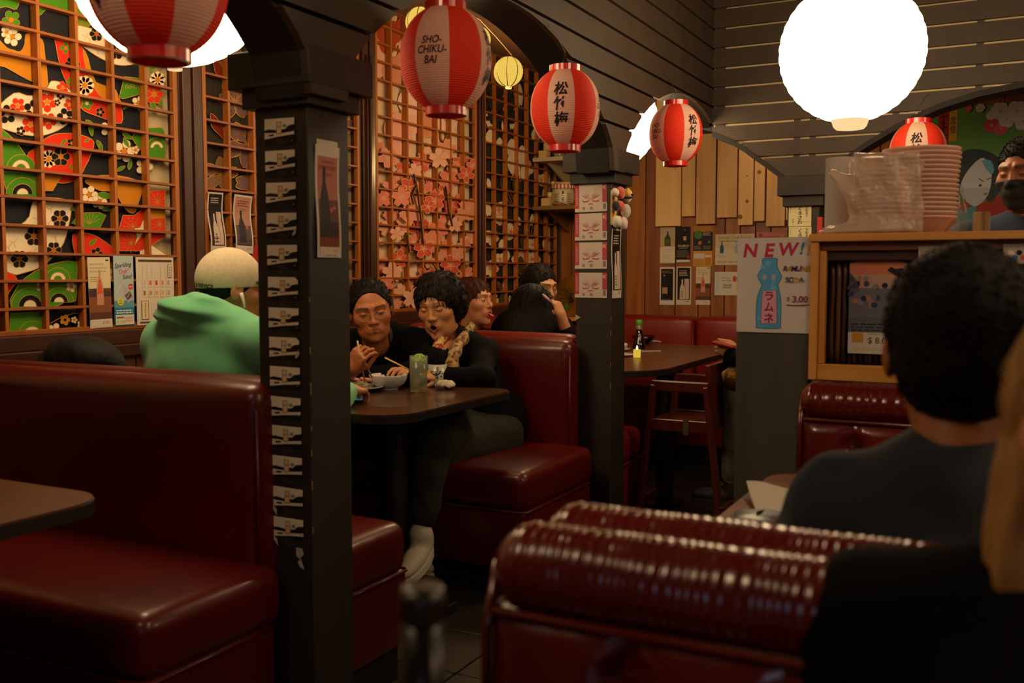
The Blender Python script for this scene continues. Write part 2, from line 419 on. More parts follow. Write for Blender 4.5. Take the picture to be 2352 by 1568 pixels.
b = MB(); strip(b, clipped(FX - .15, 3.9, 1.62, 2.93, zx), fx, FY + .045, FY + .17); b.build('beam_core', M_blackx, ax)
for i in range(len(ROWS) - 1):
    for p in clipped(FX, 3.9, ROWS[i] + .0065, ROWS[i + 1] - .0065, zx):
        b = MB(); strip(b, [p], fx, FY, FY + .02); b.build('plank', M_black, ax)
for L_ in (D[1:-1], Ee[1:-1]):
    V_ = []
    for a, z in L_: V_ += [(a, FY - .006, z), (a, FY + .17, z), (a, FY + .17, z - .03), (a, FY - .006, z - .03)]
    m_ = len(L_); b = MB(); b.add(V_, [(4 * i + k, 4 * i + 4 + k, 4 * i + 4 + (k + 1) % 4, 4 * i + (k + 1) % 4) for i in range(m_ - 1) for k in range(4)] + [(3, 2, 1, 0), tuple(4 * m_ - 4 + k for k in range(4))]); b.build('arch_lining', M_blackx, ax)
for xx in [FX + .01] + [at(p, 300, y=FY)[0] for p in (1822, 1858, 2048, 2236, 2420)] + [.9, 1.5, 2.2]:
    w = .03 if xx > FX + .1 else .05
    z0 = max(zx(xx), zx(xx + w), 1.63) + .005
    b = MB(); b.box(xx, xx + w, FY + .018, FY + .031, z0, 2.92); b.build('batten', M_black, ax)

# ---------------- pillars with two-step caps
def pillar(x1, y0, label, zl, zu, z_top, bx=.165):
    t = thing('pillar', label, 'pillar', (x1 - bx / 2, y0 + bx / 2, 0))
    b = MB(); b.box(x1 - bx, x1, y0, y0 + bx, 0, 1.64); b.build('shaft', M_pil, t, bevel=.003, seg=1)
    b = MB(); b.box(x1 - bx - .022, x1 + .022, y0 - .022, y0 + bx + .022, zl, zu + .03); b.build('lower_cap', M_pil, t, bevel=.002, seg=1)
    b = MB(); b.box(x1 - bx - .046, x1 + .046, y0 - .046, y0 + bx + .046, zu, z_top); b.build('upper_cap', M_pil, t, bevel=.002, seg=1)
    b = MB(); b.box(x1 - bx - .015, x1 + .015, y0 - .015, y0 + bx + .015, 0, .1); b.build('plinth', M_blackx, t, bevel=.002, seg=1)
    return t
P1Y = 1.918; P2Y = 3.93; P3X = -.935
M_pil = mat('pillar_paint', '#241d17', .6, noise=(9, 4, '#2b231b', .35, .7), bump=(60, .15, .002))
pillar(PX, P1Y, 'near dark pillar with a column of sake cards, between the first two booths', 1.606, 1.651, 1.74)
pillar(PX, P2Y, 'dark pillar with four red and white cards and a sushi ornament', 1.581, 1.629, 1.717)
pillar(P3X, FY + .016, 'farthest dark pillar with cream cards, behind the soda sign', 1.549, 1.604, 1.706)
for (yy, pz) in ((P1Y, ((.745, .03), (.81, .02), (.90, .05), (1.0, .03), (.66, .04), (.55, .03), (1.13, .02))), (P2Y, ((.93, .04), (.8, .03), (.7, .05), (1.0, .02)))):
    for k, (z, h) in enumerate(pz):
        b = MB(); b.box(PX - .0015, PX + .0006, yy - .0004, yy + .0008, z, z + h * .6); tag(b.build('paint_chip', mat('bare_wood', '#a08a5c', .8)), '%s chip of bare wood on the corner of the %s pillar' % ('first second third fourth fifth sixth seventh'.split()[k], 'near' if yy == P1Y else 'second'), 'chip', 'paint chips on the pillar corners')
b = MB(); b.box(1.1, 1.27, FY, FY + .17, 0, 1.72); b.build('trim_9', M_black, kind='structure')

# ---------------- pale boards hung high on the end wall
bx = [(1505, 1563, 520), (1566, 1596, 497), (1599, 1643, 515), (1646, 1692, 500), (1695, 1729, 517), (1732, 1756, 508), (1759, 1802, 520), (1805, 1850, 505), (1853, 1880, 515)]
pb = thing('board_shutter', 'row of pale upright boards with uneven ends, high on the end wall', 'boards', (at(1680, 510, y=EY - .03)[0], EY - .015, 1.5))
for i, (a, c, z) in enumerate(bx):
    A = at(a, z, y=EY - .035); Bq = at(c, z, y=EY - .035)
    g = MB(); g.box(A[0], Bq[0], EY - .035 - .004 * (i % 3), EY, A[2], 2.5); g.build('board', M_pale[(i * 3) % 4], pb, bevel=.002, seg=1)
    if i in (4, 5):
        g = MB()
        for (kx, ky, r) in ((((1716, 462, .012), (1700, 498, .016), (1716, 404, .005)), ((1744, 395, .014),))[i - 4]):
            c0 = at(kx, ky, y=EY - .035 - .004 * (i % 3)); g.lathe([(.0001, 0), (r * .5, .0002), (r, -.0006)], (c0[0], c0[1] - .0012, c0[2]), 12, 0, rotm(90, 0, 0))
        g.build('knot', mat('knot', '#8a5a28', .6), pb)
# ================================================================ paper globe lights
def globe(loc, r, label, E, name='globe_light', n=18, rib=.012, col='#ffdaa8', coll=1.0, group=None):
    t = thing(name, label, 'light', (loc[0], loc[1], loc[2] - r), group)
    prof = []
    N = n * 6
    for i in range(N + 1):
        a = math.radians(8) + (math.pi - math.radians(16)) * i / N
        rr = r * (1 - rib + rib * abs(math.sin(math.pi * i / 6)))
        prof.append((rr * math.sin(a), -rr * math.cos(a)))
    b = MB(); b.lathe(prof, loc, 48, 0); b.build('paper_shade', emitter('globe_glow_%g' % E, col, E), t, smooth=True)
    b = MB(); rn = r * math.sin(math.radians(8)) * 1.75 * coll; b.lathe([(rn * 1.1, .012), (rn * .95, -.018 * r / .25), (rn * .8, -.028 * r / .25 * coll), (.0005, -.026 * r / .25 * coll)], (loc[0], loc[1], loc[2] - r * .975), 24)
    b.build('bottom_collar', emitter('globe_collar_glow', '#ffd79a', 1.0), t, smooth=True)
    return t
def cord(t, a, b_, r=.003, m=None):
    g = MB(); g.tube([a, b_], r, 6); g.build('cord', m or mat('cord_black', '#14110e', .6), t)
g1 = np.array(at(1956, 118, d=3.76)); t = globe(g1, .27, 'big round white paper lantern glowing over the aisle', GLOBE_E); cord(t, g1 + [0, 0, .265], (g1[0], g1[1], 2.95))
g0 = np.array(at(396, -88, d=2.85)); t = globe(g0, .296, 'big white paper globe behind the red lantern at upper left', GLOBE_E, coll=.3); cord(t, g0 + [0, 0, .29], (g0[0], g0[1], 2.62))
g2 = np.array(at(1400, 280, d=5.1)); t = globe(g2, .25, 'white paper globe glowing beyond the second pillar, cut by planks', GLOBE_E); cord(t, g2 + [0, 0, .25], (g2[0], g2[1], 2.5))
# unseen twin further right
g3 = np.array((1.9, 3.4, 2.05)); t = globe(g3, .25, 'white paper globe over the unseen right-hand tables', GLOBE_E); cord(t, g3 + [0, 0, .25], (g3[0], g3[1], 2.95))
for (q, lb) in (((.62, 1.5, 2.42), 'white paper globe over the right table, above the frame'), ((2.3, .9, 2.4), 'white paper globe far right of the camera'), ((-1.3, -.05, 2.5), 'added white paper globe, unseen above the left front table')):  # last globe is added out of view to brighten the near pillar's cards
    q = np.array(q); t = globe(q, .25, lb, GLOBE_E); cord(t, q + [0, 0, .24], (q[0], q[1], 2.95))
# small yellow string lanterns
SY = [(1168, 165, 34, 4.2, 'small yellow paper lantern hanging lowest on the string'), (1096, 92, 32, 4.0, 'small yellow lantern peeping out right of the big red one'),
      (966, 52, 35, 3.9, 'small yellow lantern peeping out left of the big red one')]
M_rib = mat('lantern_rib', '#5a4a20', .6)
for (px, py, r, d, lb) in SY:
    c = np.array(at(px, py, d=d)); R = r / CAM_F * d
    t = thing('string_lantern', lb, 'lantern', (c[0], c[1], c[2] - R), 'small yellow lanterns on a string')
    prof = [(R * math.sin(math.radians(12) + i / 48 * math.radians(156)) * (1 - .02 * (i % 4 == 0)), -R * math.cos(math.radians(12) + i / 48 * math.radians(156))) for i in range(49)]
    b = MB(); b.lathe(prof, c, 32); b.build('paper_shade', emitter('string_glow', '#f5c95a', .95), t, smooth=True)
    for k in range(8):
        a0 = math.radians(20 + 45 * k)
        b = MB(); b.tube([c + np.array((q * math.cos(a0), q * math.sin(a0), z)) * 1.01 for q, z in prof[::4]], .0022, 5); b.build('rib', M_rib, t)
    b = MB(); b.ell(c + [0, 0, -R * .55], (.018, .018, .022), 12); b.build('bulb', emitter('bulb_glow', '#fff0c0', 9), t, smooth=True)
    b = MB(); b.lathe([(R * .22, 0), (R * .24, -.006), (R * .2, -.01)], c + [0, 0, -R * .96], 16); b.build('collar', mat('collar_cream', '#e8d79a', .5, emit=('#f5d070', .6)), t)
a = at(862, 60, d=3.9); a = at(1100, 43, d=4.05)
t = MB(); t.tube([at(1176, 127, d=4.2), at(1140, 85, d=4.15), a, at(1040, 20, d=4.0), at(985, 12, d=3.9), at(940, 40, d=3.9)], .0022, 5)
tag(t.build('lamp_string', mat('string_brown', '#7a5a30', .6)), 'thin brown cord carrying the small yellow lanterns', 'cord')
lamp('booth_glow', 'POINT', tuple(at(1110, 120, d=4.1)), 6, (1, .7, .3), .07)
lamp('booth_glow', 'POINT', tuple(at(966, 70, d=3.7)), 5, (1, .7, .3), .07)

# ================================================================ red and white paper lanterns
LR = .138; LH = .1605
def lr(z):
    q = z / LH; base = LR * math.sqrt(max(0, 1 - abs(q) ** 2.15)); return base
M_lr = translucent('lantern_red', '#ee3c1c', .35); M_lw = translucent('lantern_white', '#e8c4b0', .35)
M_lc = mat('lantern_collar_red', '#c81e1a', .25, spec=.7, coat=.4)
def make_lantern():
    t = thing('paper_lantern', 'x', 'lantern', (0, 0, 0))
    zt = LH * .905; nz = 46 * 4; n = 64; prof = []
    for i in range(nz + 1):
        z = -zt + 2 * zt * i / nz; r = lr(z) - .0016 * abs(math.cos(math.pi * i / 4)) 
        prof.append((r, z))
    # n=64 -> 8 gores of 8 segments; gore 0 centred on +x
    b = MB(); b.lathe(prof, (0, 0, 0), n, 0, mf=lambda i, k: ((k + 4) // 8) % 2)
    b.build('paper_shade', [M_lw, M_lr], t, smooth=True)
    rc = lr(zt)
    for s in (-1, 1):
        b = MB(); b.lathe([(rc * .99, s * (zt - .004)), (rc * 1.03, s * (zt - .002)), (rc * 1.03, s * (zt + .022)), (rc * .9, s * (zt + .023)), (rc * .88, s * (zt - .002))], (0, 0, 0), 40)
        b.build('collar', M_lc, t, smooth=False)
    b = MB(); b.tube([(rc * math.cos(math.pi * k / 10), 0, zt + .02 + .042 * math.sin(math.pi * k / 10)) for k in range(11)], .0009, 5)
    b.tube([(0, 0, zt + .058), (.004, 0, zt + .066), (0, 0, zt + .075)], .001, 5); b.build('wire_handle', mat('wire', '#5a4a38', .4, metal=.8), t)
    b = MB(); b.tube([(.006 * math.cos(k), 0, -zt - .03 + .008 * math.sin(k)) for k in np.linspace(0, 6.28, 13)], .0008, 5); b.build('wire_ring', MATS['wire'], t)
    ink = '#1c1416'
    def wrap(th0):
        def fn(a, z, l):
            rr = lr(z) + .0012 + l * .2; th = th0 + a / LR
            return (rr * math.cos(th), rr * math.sin(th), z)
        return fn
    for q in range(4):
        th = math.pi / 2 * q; p = Print(wrap(th))
        if q % 2 == 0:
            for s_, z, w in (('松', .058, .052), ('竹', .0, .052), ('梅', -.058, .054)): p.text(s_, 0, z, .056, ink, bold=.02, shear=.12, rot=0, sx=1.05)
        else:
            for s_, z, a in (('SHO-', .031, .001), ('CHIKU-', .003, 0.002), ('BAI', -.026, -.002)): p.text(s_, a, z, .032, ink, bold=.012, shear=.25, sx=.82)
        # split long faces so that the lettering follows the curve
        o = p.build(t, 'lettering')
    return t
L0 = make_lantern()
# (px centre, py centre, depth, angle of the kanji gore from the view direction, label)
LS = .885
LN = [(1024, 137, 2.96, 72, 'large red and white paper lantern nearest the near pillar, second from left'), (1298, 250, 3.89, -7, 'red and white lantern with black characters beside the second pillar'),
      (1552, 307, 5.1, 41, 'small red and white lantern in front of the pale boards'), (2108, 350, 4.98, -3, 'red and white lantern half hidden behind the stacked bowls'), (362, -52, 1.97, -53, 'red and white lantern cut by the top left edge')]
protos = [L0] + [copy_tree(L0) for _ in LN[1:]]
for i, (o, (px, py, d, ang, lb)) in enumerate(zip(protos, LN)):
    c = np.array(at(px, py, d=d * LS)); tocam = math.atan2(-c[1], -c[0])
    o.location = c; o.rotation_euler = (0, 0, tocam + math.radians(ang)); o['label'] = lb; o['group'] = 'red and white paper lanterns'; o.scale = (LS,) * 3
    top = c + [0, 0, (LH * .905 + .075) * LS]; hk = np.array((FX + .001, c[1], top[2] + .10)) if i != 3 else np.array((c[0], FY - .001, top[2] + .14))
    g = MB(); g.tube([top, top * .5 + hk * .5 + [0, 0, .01], hk], .0012, 5)
    w = g.build('hanging_wire', MATS['wire'], None); w.parent = o; bpy.context.view_layer.update(); w.matrix_parent_inverse = o.matrix_world.inverted()
# ================================================================ booths
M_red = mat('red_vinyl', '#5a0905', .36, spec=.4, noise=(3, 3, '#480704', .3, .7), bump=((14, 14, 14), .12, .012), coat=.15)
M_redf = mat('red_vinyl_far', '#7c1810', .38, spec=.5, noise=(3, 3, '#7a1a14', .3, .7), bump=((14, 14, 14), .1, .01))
M_ox = mat('oxblood_vinyl', '#6a130b', .24, spec=.6, noise=(4, 3, '#541009', .3, .7), bump=((20, 20, 20), .2, .008), coat=.5)
M_kick = mat('kick_black', '#0c0a09', .6)
def puff_box(x0, x1, y0, y1, z0, z1, r=.05, crown=(0, 0, 0), n=10):
    """rounded cushion block; crown = bulge along x,y,z faces"""
    c = np.array(((x0 + x1) / 2, (y0 + y1) / 2, (z0 + z1) / 2)); h = np.array(((x1 - x0) / 2, (y1 - y0) / 2, (z1 - z0) / 2))
    b = MB(); mb_v = {}; V = []; F = []
    def key(p): return tuple(np.round(p, 5))
    def ticks(hh):
        e = min(r, hh * .98); t = [-hh + e * (1 - math.cos(math.radians(a))) * 1. for a in (0, 22, 45, 67, 90)]
        mid = list(np.linspace(-hh + e, hh - e, 7))[1:-1]
        return t + mid + [-q for q in reversed(t)]
    T = [ticks(q) for q in h]
    def proj(p):
        q = np.clip(p, -(h - np.minimum(r, h * .98)), h - np.minimum(r, h * .98)); d = p - q; L_ = np.linalg.norm(d)
        p2 = q + d / L_ * min(r, 1) if L_ > 1e-9 else p
        u = p2 / h
        for a in range(3):
            if crown[a]:
                o = [k for k in range(3) if k != a]
                p2[a] += math.copysign(crown[a], p[a]) * abs(u[a]) ** 3 * max(0, 1 - u[o[0]] ** 2) ** .5 * max(0, 1 - u[o[1]] ** 2) ** .5
        return p2 + c
    for a in range(3):
        o1, o2 = [k for k in range(3) if k != a]
        for s in (-1, 1):
            idx = {}
            for i, p in enumerate(T[o1]):
                for j, q in enumerate(T[o2]):
                    w = np.zeros(3); w[a] = s * h[a]; w[o1] = p; w[o2] = q; k = key(w)
                    if k not in mb_v: mb_v[k] = len(V); V.append(proj(w))
                    idx[i, j] = mb_v[k]
            for i in range(len(T[o1]) - 1):
                for j in range(len(T[o2]) - 1): F.append((idx[i, j], idx[i + 1, j], idx[i + 1, j + 1], idx[i, j + 1]))
    b.add(V, F); return b
def booth(x0, x1, yb, s, label, depth=.46, top=.92, tb=.115, seat=.47, m=None, group=None, kick=True, xb=None):
    """bench along x; yb = plane of the front of its back, s = -1 faces the camera, +1 faces away"""
    m = m or M_red; yf = yb + s * depth; lo, hi = min(yb, yf), max(yb, yf)
    t = thing('booth_bench', label, 'bench', ((x0 + x1) / 2, yb, 0), group)
    puff_box(x0, x1, lo - (.03 if s > 0 else 0), hi + (.03 if s < 0 else 0), seat - .15, seat, .04, (0.004, .012, .014)).build('seat_cushion', m, t, smooth=True)
    puff_box(x0 + .003, x1 - .003, lo + .0, hi, .10, seat - .142, .018, (0, .003, 0)).build('seat_front', m, t, smooth=True)
    g = MB(); yq = yf + s * .001
    g.tube([(x0 + .01, yq, seat - .146), (x1 - .012, yq, seat - .146), (x1 + .001, yq - s * .013, seat - .146), (x1 + .001, yb + s * .02, seat - .146)], .0045, 8); g.build('piping', m, t, smooth=True)
    if kick: g = MB(); g.box(x0, x1 - .02, lo + .03, hi - .03, 0, .11); g.build('kick_board', M_kick, t)
    yb2 = yb - s * tb
    xb = x1 if xb is None else xb
    puff_box(x0, xb, min(yb, yb2), max(yb, yb2), seat - .16, top, .045, (0.002, .014, .006)).build('backrest', m, t, smooth=True)
    g = MB(); g.tube([(xb - .004, yb - s * .006, seat - .1), (xb - .004, yb - s * .006, top - .06)], .004, 8); g.build('piping', m, t, smooth=True)
    return t
XE = -1.585
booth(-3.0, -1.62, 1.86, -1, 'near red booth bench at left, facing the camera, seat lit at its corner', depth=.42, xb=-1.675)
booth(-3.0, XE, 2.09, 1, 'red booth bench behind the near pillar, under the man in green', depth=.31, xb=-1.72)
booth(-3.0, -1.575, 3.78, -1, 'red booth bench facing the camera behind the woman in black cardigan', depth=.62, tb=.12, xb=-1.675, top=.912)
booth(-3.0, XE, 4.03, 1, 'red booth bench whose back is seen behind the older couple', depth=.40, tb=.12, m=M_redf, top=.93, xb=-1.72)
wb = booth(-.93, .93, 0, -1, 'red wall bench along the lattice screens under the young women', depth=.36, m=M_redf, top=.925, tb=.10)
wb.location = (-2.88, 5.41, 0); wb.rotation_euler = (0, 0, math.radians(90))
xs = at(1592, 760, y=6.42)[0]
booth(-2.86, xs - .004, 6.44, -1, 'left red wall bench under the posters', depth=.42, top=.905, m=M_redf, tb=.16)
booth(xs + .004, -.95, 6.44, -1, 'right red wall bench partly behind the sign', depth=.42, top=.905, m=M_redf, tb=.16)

# ================================================================ tables
def rrect(x0, x1, y0, y1, rs, n=8):
    P = []
    for (cx, cy, a0, r) in ((x1 - rs[1], y1 - rs[1], 0, rs[1]), (x0 + rs[0], y1 - rs[0], 90, rs[0]), (x0 + rs[3], y0 + rs[3], 180, rs[3]), (x1 - rs[2], y0 + rs[2], 270, rs[2])):
        for k in range(n + 1):
            a = math.radians(a0 + 90 * k / n); P.append((cx + r * math.cos(a), cy + r * math.sin(a)))
    return P
def table(label, x0, x1, y0, y1, rs, m, me, legs, th=.03, z=.75):
    t = thing('table', label, 'table', ((x0 + x1) / 2, (y0 + y1) / 2, 0)); P = rrect(x0, x1, y0, y1, rs)
    b = MB(); b.prism(P, lambda a, c, q: (a, c, q), z - .004, z); b.build('table_top', m, t)
    b = MB(); b.prism([(a + (a - (x0 + x1) / 2) * .004, c + (c - (y0 + y1) / 2) * .004) for a, c in P], lambda a, c, q: (a, c, q), z - th, z - .004); b.build('table_edge', me, t)
    for (lx, ly) in legs:
        b = MB(); b.lathe([(.045, .02), (.045, z - th - .02)], (lx, ly, 0), 20); b.build('pedestal', M_kick, t, smooth=True)
        b = MB(); b.bar((lx - .24, ly, .02), (lx + .24, ly, .02), .06, .035); b.bar((lx, ly - .24, .02), (lx, ly + .24, .02), .06, .035); b.build('foot', M_kick, t, bevel=.006)
        b = MB(); b.box(lx - .065, lx + .065, ly - .065, ly + .065, z - th - .02, z - th); b.build('mounting_plate', M_kick, t)
    return t
M_top = mat('table_laminate', '#4a2c14', .28, noise=((3, 40, 40), 5, '#3a2210', .35, .7), spec=.5, coat=.2)
M_tope = mat('table_edge_dark', '#1b110b', .5)
M_top2 = mat('table_laminate_far', '#5e3618', .3, noise=((3, 40, 40), 5, '#4c2c14', .35, .7), spec=.5)
table('brown booth table in front of the older couple, dark rounded edge', -3.0, -1.722, 2.545, 3.375, (.01, .09, .13, .01), M_top, M_tope, [(-2.6, 2.95), (-1.98, 2.92)])
table('brown table corner at the left edge, over the near red seat', -3.0, -1.615, .62, 1.375, (.01, .10, .1, .01), mat('table_laminate_left', '#5c3210', .4, noise=((3, 40, 40), 5, '#4c280c', .35, .7)), M_tope, [(-2.5, 1.0)])
A = at(1648, 803, z=.75); Bn = at(1432, 852, z=.75)
table('far brown table with soy bottle and candle', -2.44, A[0] + .10, Bn[1] - .05, 6.0, (.05, .12, .3, .1), M_top2, M_tope, [(at(1478, 850, z=.75)[0], at(1478, 840, z=.75)[1] + .12)])
table('brown table in front of the man in grey blue, napkin on its corner', -.483, .75, 1.52, 2.235, (.07, .05, .05, .05), mat('table_laminate_right', '#7a4a22', .4, noise=((3, 30, 30), 5, '#6a3f1c', .35, .7)), M_tope, [(.12, 1.9)])
table('nearest table below the frame, carrying the dark bottle', -.455, .75, .1, .68, (.04, .04, .04, .04), MATS['table_laminate_right'], M_tope, [(.12, .4)])

# ================================================================ chesterfield benches
def chester(label, x0, x1, yf, zc, r=.05, s=-1, zb=.35, buttons=(), pitch=.0105, seat=True):
    """rolled, gathered top with piping and tufted panel below; s=-1 faces the camera"""
    t = thing('booth_bench', label, 'bench', ((x0 + x1) / 2, yf, 0))
    n = int((x1 - x0) / pitch * 8); m = 26; P = []
    rnd = random.Random(3); ph = 0; xs_ = []; amp = []
    for i in range(n + 1):
        xs_.append(x0 + (x1 - x0) * i / n)
    w = [.5 + .5 * rnd.random() for _ in range(n // 8 + 3)]
    for i, x in enumerate(xs_):
        k = i / 8; k2 = k + .35 * math.sin(k * .9) + .25 * math.sin(k * .37 + 1); a = abs(math.sin(math.pi * k2)); g = w[int(k2) % len(w)] * 1.25
        e = 1 - max(0, 1 - (x - x0) / .035) ** 2 * .45 - max(0, 1 - (x1 - x) / .035) ** 2 * .45
        row = []
        for j in range(m):
            th = math.radians(-70 + 320 * j / (m - 1)); rr = r * e * (1 - .028 * g * (1 - a) + .008 * math.sin(x * 37 + j))
            row.append((x, yf + s * -.045 + s * rr * math.cos(th) * 1.0, zc + rr * math.sin(th)))
        P.append(row)
    b = MB(); b.grid(P, 0, wrap=True); b.add(P[0], [tuple(range(m))]); b.add(P[-1], [tuple(range(m - 1, -1, -1))]); b.build('rolled_top', M_ox, t, smooth=True)
    # piping under the roll
    yp = yf + s * .0 ; zp = zc - r * .74
    g = MB(); g.tube([(x0 + .01, yp, zp), (x1, yp, zp)], .0052, 8); g.build('piping', M_ox, t, smooth=True)
    # tufted panel
    nx = int((x1 - x0) / .012); nz = 34; P = []
    for i in range(nx + 1):
        x = x0 + .006 + (x1 - x0 - .012) * i / nx; row = []
        for j in range(nz + 1):
            z = zb + (zp - .006 - zb) * j / nz
            d = .016 + .016 * math.sin(math.pi * min(1, max(0, (zp - z) / .24))) * (.6 + .4 * abs(math.sin(math.pi * (x - (buttons[0][0] if buttons else 0)) / .155)))
            for (bx_, bz_) in buttons:
                q = math.hypot(x - bx_, (z - bz_)); d -= .028 * math.exp(-(q / .022) ** 2)
                d -= .011 * math.exp(-((x - bx_) / .006) ** 2) * (z > bz_)
            ex = min((x - x0) / .03, (x1 - x) / .03, (zp - z) / .02, 1); d *= max(0, ex) ** .5
            row.append((x, yf + s * (d - .012), z))
        P.append(row)
    b = MB(); b.grid(P); b.build('tufted_panel', M_ox, t, smooth=True)
    for (bx_, bz_) in buttons:
        g = MB(); g.ell((bx_, yf + s * (-.012), bz_), (.008, .005, .008), 12); g.build('button', M_ox, t, smooth=True)
    g = MB(); g.box(x0, x1, min(yf - s * .008, yf - s * .09), max(yf - s * .008, yf - s * .09), .05, zc - r * .6); g.build('back_frame', M_ox, t, bevel=.01)
    g = MB(); g.tube([(x0 + .002, yf + s * .004, zb), (x0 + .002, yf + s * .004, zp - .02), (x0 + .004, yf - s * .02, zc + .01)], .006, 8); g.build('piping', M_ox, t, smooth=True)
    if seat:
        lo, hi = sorted((yf, yf + s * .4))
        puff_box(x0, x1, lo, hi, .30, .46, .04, (0, .01, .012)).build('seat_cushion', M_ox, t, smooth=True)
        g = MB(); g.box(x0 + .02, x1 - .02, lo + .03, hi - .03, 0, .31); g.build('seat_base', M_ox, t, bevel=.01)
    return t
def btn(px, py, y): q = at(px, py, y=y); return (q[0], q[2])
chester('nearest oxblood bench with gathered roll top, facing the camera', -.487, 1.3, .885, .885, .05, -1, .42, [btn(1440, 1560, .885), (btn(1440, 1560, .885)[0] + .155, btn(1440, 1560, .885)[1] - .01), (.02, .79), (.2, .79)])
chester('oxblood bench back to back with the nearest one, under the man in grey blue', -.475, 1.3, 1.065, .888, .05, 1, .42, [])
chester('oxblood tufted bench under the bamboo cabinet', -.462, 1.3, 2.405, .888, .052, -1, .42, [btn(1957, 1030, 2.405), (btn(1957, 1030, 2.405)[0] + .2, .80), (btn(1957, 1030, 2.405)[0] + .4, .80)], pitch=.021)

# ================================================================ partition, cabinet, counter
M_gray = wood('grey_laminate', '#4a443c', '#3d3831', 'z', 1, .55)
M_oak = wood('oak_frame', '#dc9c4c', '#c08038', 'x', 1, .45); M_oakz = wood('oak_frame_up', '#dc9c4c', '#c08038', 'z', 1, .45)
pA = at(1694, 546, y=2.85); pB = at(1863, 541, y=2.85)
b = MB(); b.box(pA[0], pB[0], 2.852, 2.90, 0, 1.302); b.box(pB[0] - .01, 2.2, 2.858, 2.895, 0, .885)
tag(b.build('partition', M_gray, bevel=.002, seg=1), 'grey laminate partition carrying the soda sign', 'partition')
cx0 = pB[0] + .002; cx1 = 1.5
cb = thing('counter_cabinet', 'oak framed counter front with dark bamboo canes behind', 'cabinet', ((cx0 + cx1) / 2, 2.95, .885))
b = MB(); b.box(cx0 - .004, cx1, 2.83, 3.25, 1.287, 1.309); b.build('top_board', M_oak, cb, bevel=.002, seg=1)
b = MB(); b.box(cx0, cx0 + .022, 2.835, 3.2, .9, 1.287); b.build('side_board', M_oakz, cb, bevel=.002, seg=1)
b = MB(); b.box(cx0 + .022, cx0 + .04, 2.85, 2.88, .945, 1.262); b.build('stile', M_oakz, cb, bevel=.002, seg=1)
b = MB(); b.box(cx0 + .022, cx1, 2.84, 2.87, .9, .945); b.build('bottom_rail', M_oak, cb, bevel=.002, seg=1)
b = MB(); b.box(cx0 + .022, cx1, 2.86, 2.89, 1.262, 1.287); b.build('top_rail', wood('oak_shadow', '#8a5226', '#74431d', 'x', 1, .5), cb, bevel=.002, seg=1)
b = MB(); b.box(cx0 + .022, cx1, 2.875, 2.90, 1.235, 1.262); b.build('inner_rail', M_trimdarky, cb, bevel=.002, seg=1)
b = MB(); b.box(cx0 + .022, cx1, 2.92, 2.93, .9, 1.28); b.build('back_panel', M_kick, cb)
M_cane = [wood('cane_%d' % i, a, c, 'z', 1.5, .4) for i, (a, c) in enumerate((('#5e3c22', '#3e2614'), ('#6e4a2a', '#4a2e18'), ('#4c3020', '#33200f')))]
x = cx0 + .05; i = 0
while x < 1.0:
    r = random.uniform(.005, .0075); g = MB()
    q = [(x + random.uniform(-.0015, .0015), 2.905, z) for z in np.linspace(.945, 1.236, 7)]
    g.tube(q, [r * random.uniform(.92, 1.06) for _ in q], 8); g.build('bamboo_cane', M_cane[i % 3], cb, smooth=True); x += 2 * r + .002; i += 1
b = MB(); b.box(cx0 + .01, cx1, 3.2, 3.25, 0, 1.287); b.box(cx0 + .01, cx1, 2.93, 3.2, .88, .9)
b.build('cabinet_back', M_kick, cb)

# glass screen on the counter
gp = at(2206, 433, y=3.14); b = MB(); b.box(gp[0], 1.4, 3.14, 3.146, 1.31, gp[2])
M_glass = bpy.data.materials.new('clear_glass'); M_glass.use_nodes = True; _N = M_glass.node_tree.nodes; _L = M_glass.node_tree.links
_t = _N.new('ShaderNodeBsdfTransparent'); _t.inputs[0].default_value = (.93, .95, .96, 1); _g = _N.new('ShaderNodeBsdfGlossy'); _g.inputs['Roughness'].default_value = .02
_m = _N.new('ShaderNodeMixShader'); _m.inputs[0].default_value = .08; _L.new(_t.outputs[0], _m.inputs[1]); _L.new(_g.outputs[0], _m.inputs[2]); _L.new(_m.outputs[0], _N['Material Output'].inputs[0])
tag(b.build('glass_screen', M_glass), 'clear glass guard standing on the oak counter', 'glass')

# ================================================================ wooden high chair
M_hc = wood('high_chair_wood', '#5e2415', '#44190e', 'z', 1, .25)
hx, hy = at(1562, 870, d=4.42)[:2]; hc = thing('high_chair', 'dark red wooden child high chair standing in the aisle', 'chair', (hx, hy + .17, 0))
zt = min(.715, at(1562, 868, y=hy)[2])
for k, yy in enumerate((hy, hy + .34)):
    for s in (-1, 1):
        g = MB(); g.bar((hx + s * .20, yy, 0), (hx + s * .122, yy, zt - .02), .024, .05, up=(0, 1, 0)); g.build('leg', M_hc, hc, bevel=.004, seg=2)
    g = MB(); g.box(hx - .135, hx + .135, yy - .013, yy + .013, zt - .05, zt); g.build('arm_rail', M_hc, hc, bevel=.006, seg=2)
    g = MB(); g.box(hx - .15, hx + .15, yy - .011, yy + .011, zt - .23, zt - .175); g.build('side_rail', M_hc, hc, bevel=.004, seg=2)
g = MB(); g.box(hx - .15, hx + .14, hy + .012, hy + .33, zt - .20, zt - .185); g.build('seat', M_hc, hc, bevel=.003, seg=1)
g = MB(); g.prism([(hx + .13, zt - .22), (hx + .155, zt - .22), (hx + .135, zt + .075), (hx + .11, zt + .075)], lambda a, c, q: (a, q, c), hy + .012, hy + .328); g.build('backrest', M_hc, hc, bevel=.004, seg=2)
g = MB(); g.box(hx - .21, hx - .185, hy, hy + .34, .12, .16); g.build('front_rail', M_hc, hc, bevel=.003, seg=1)
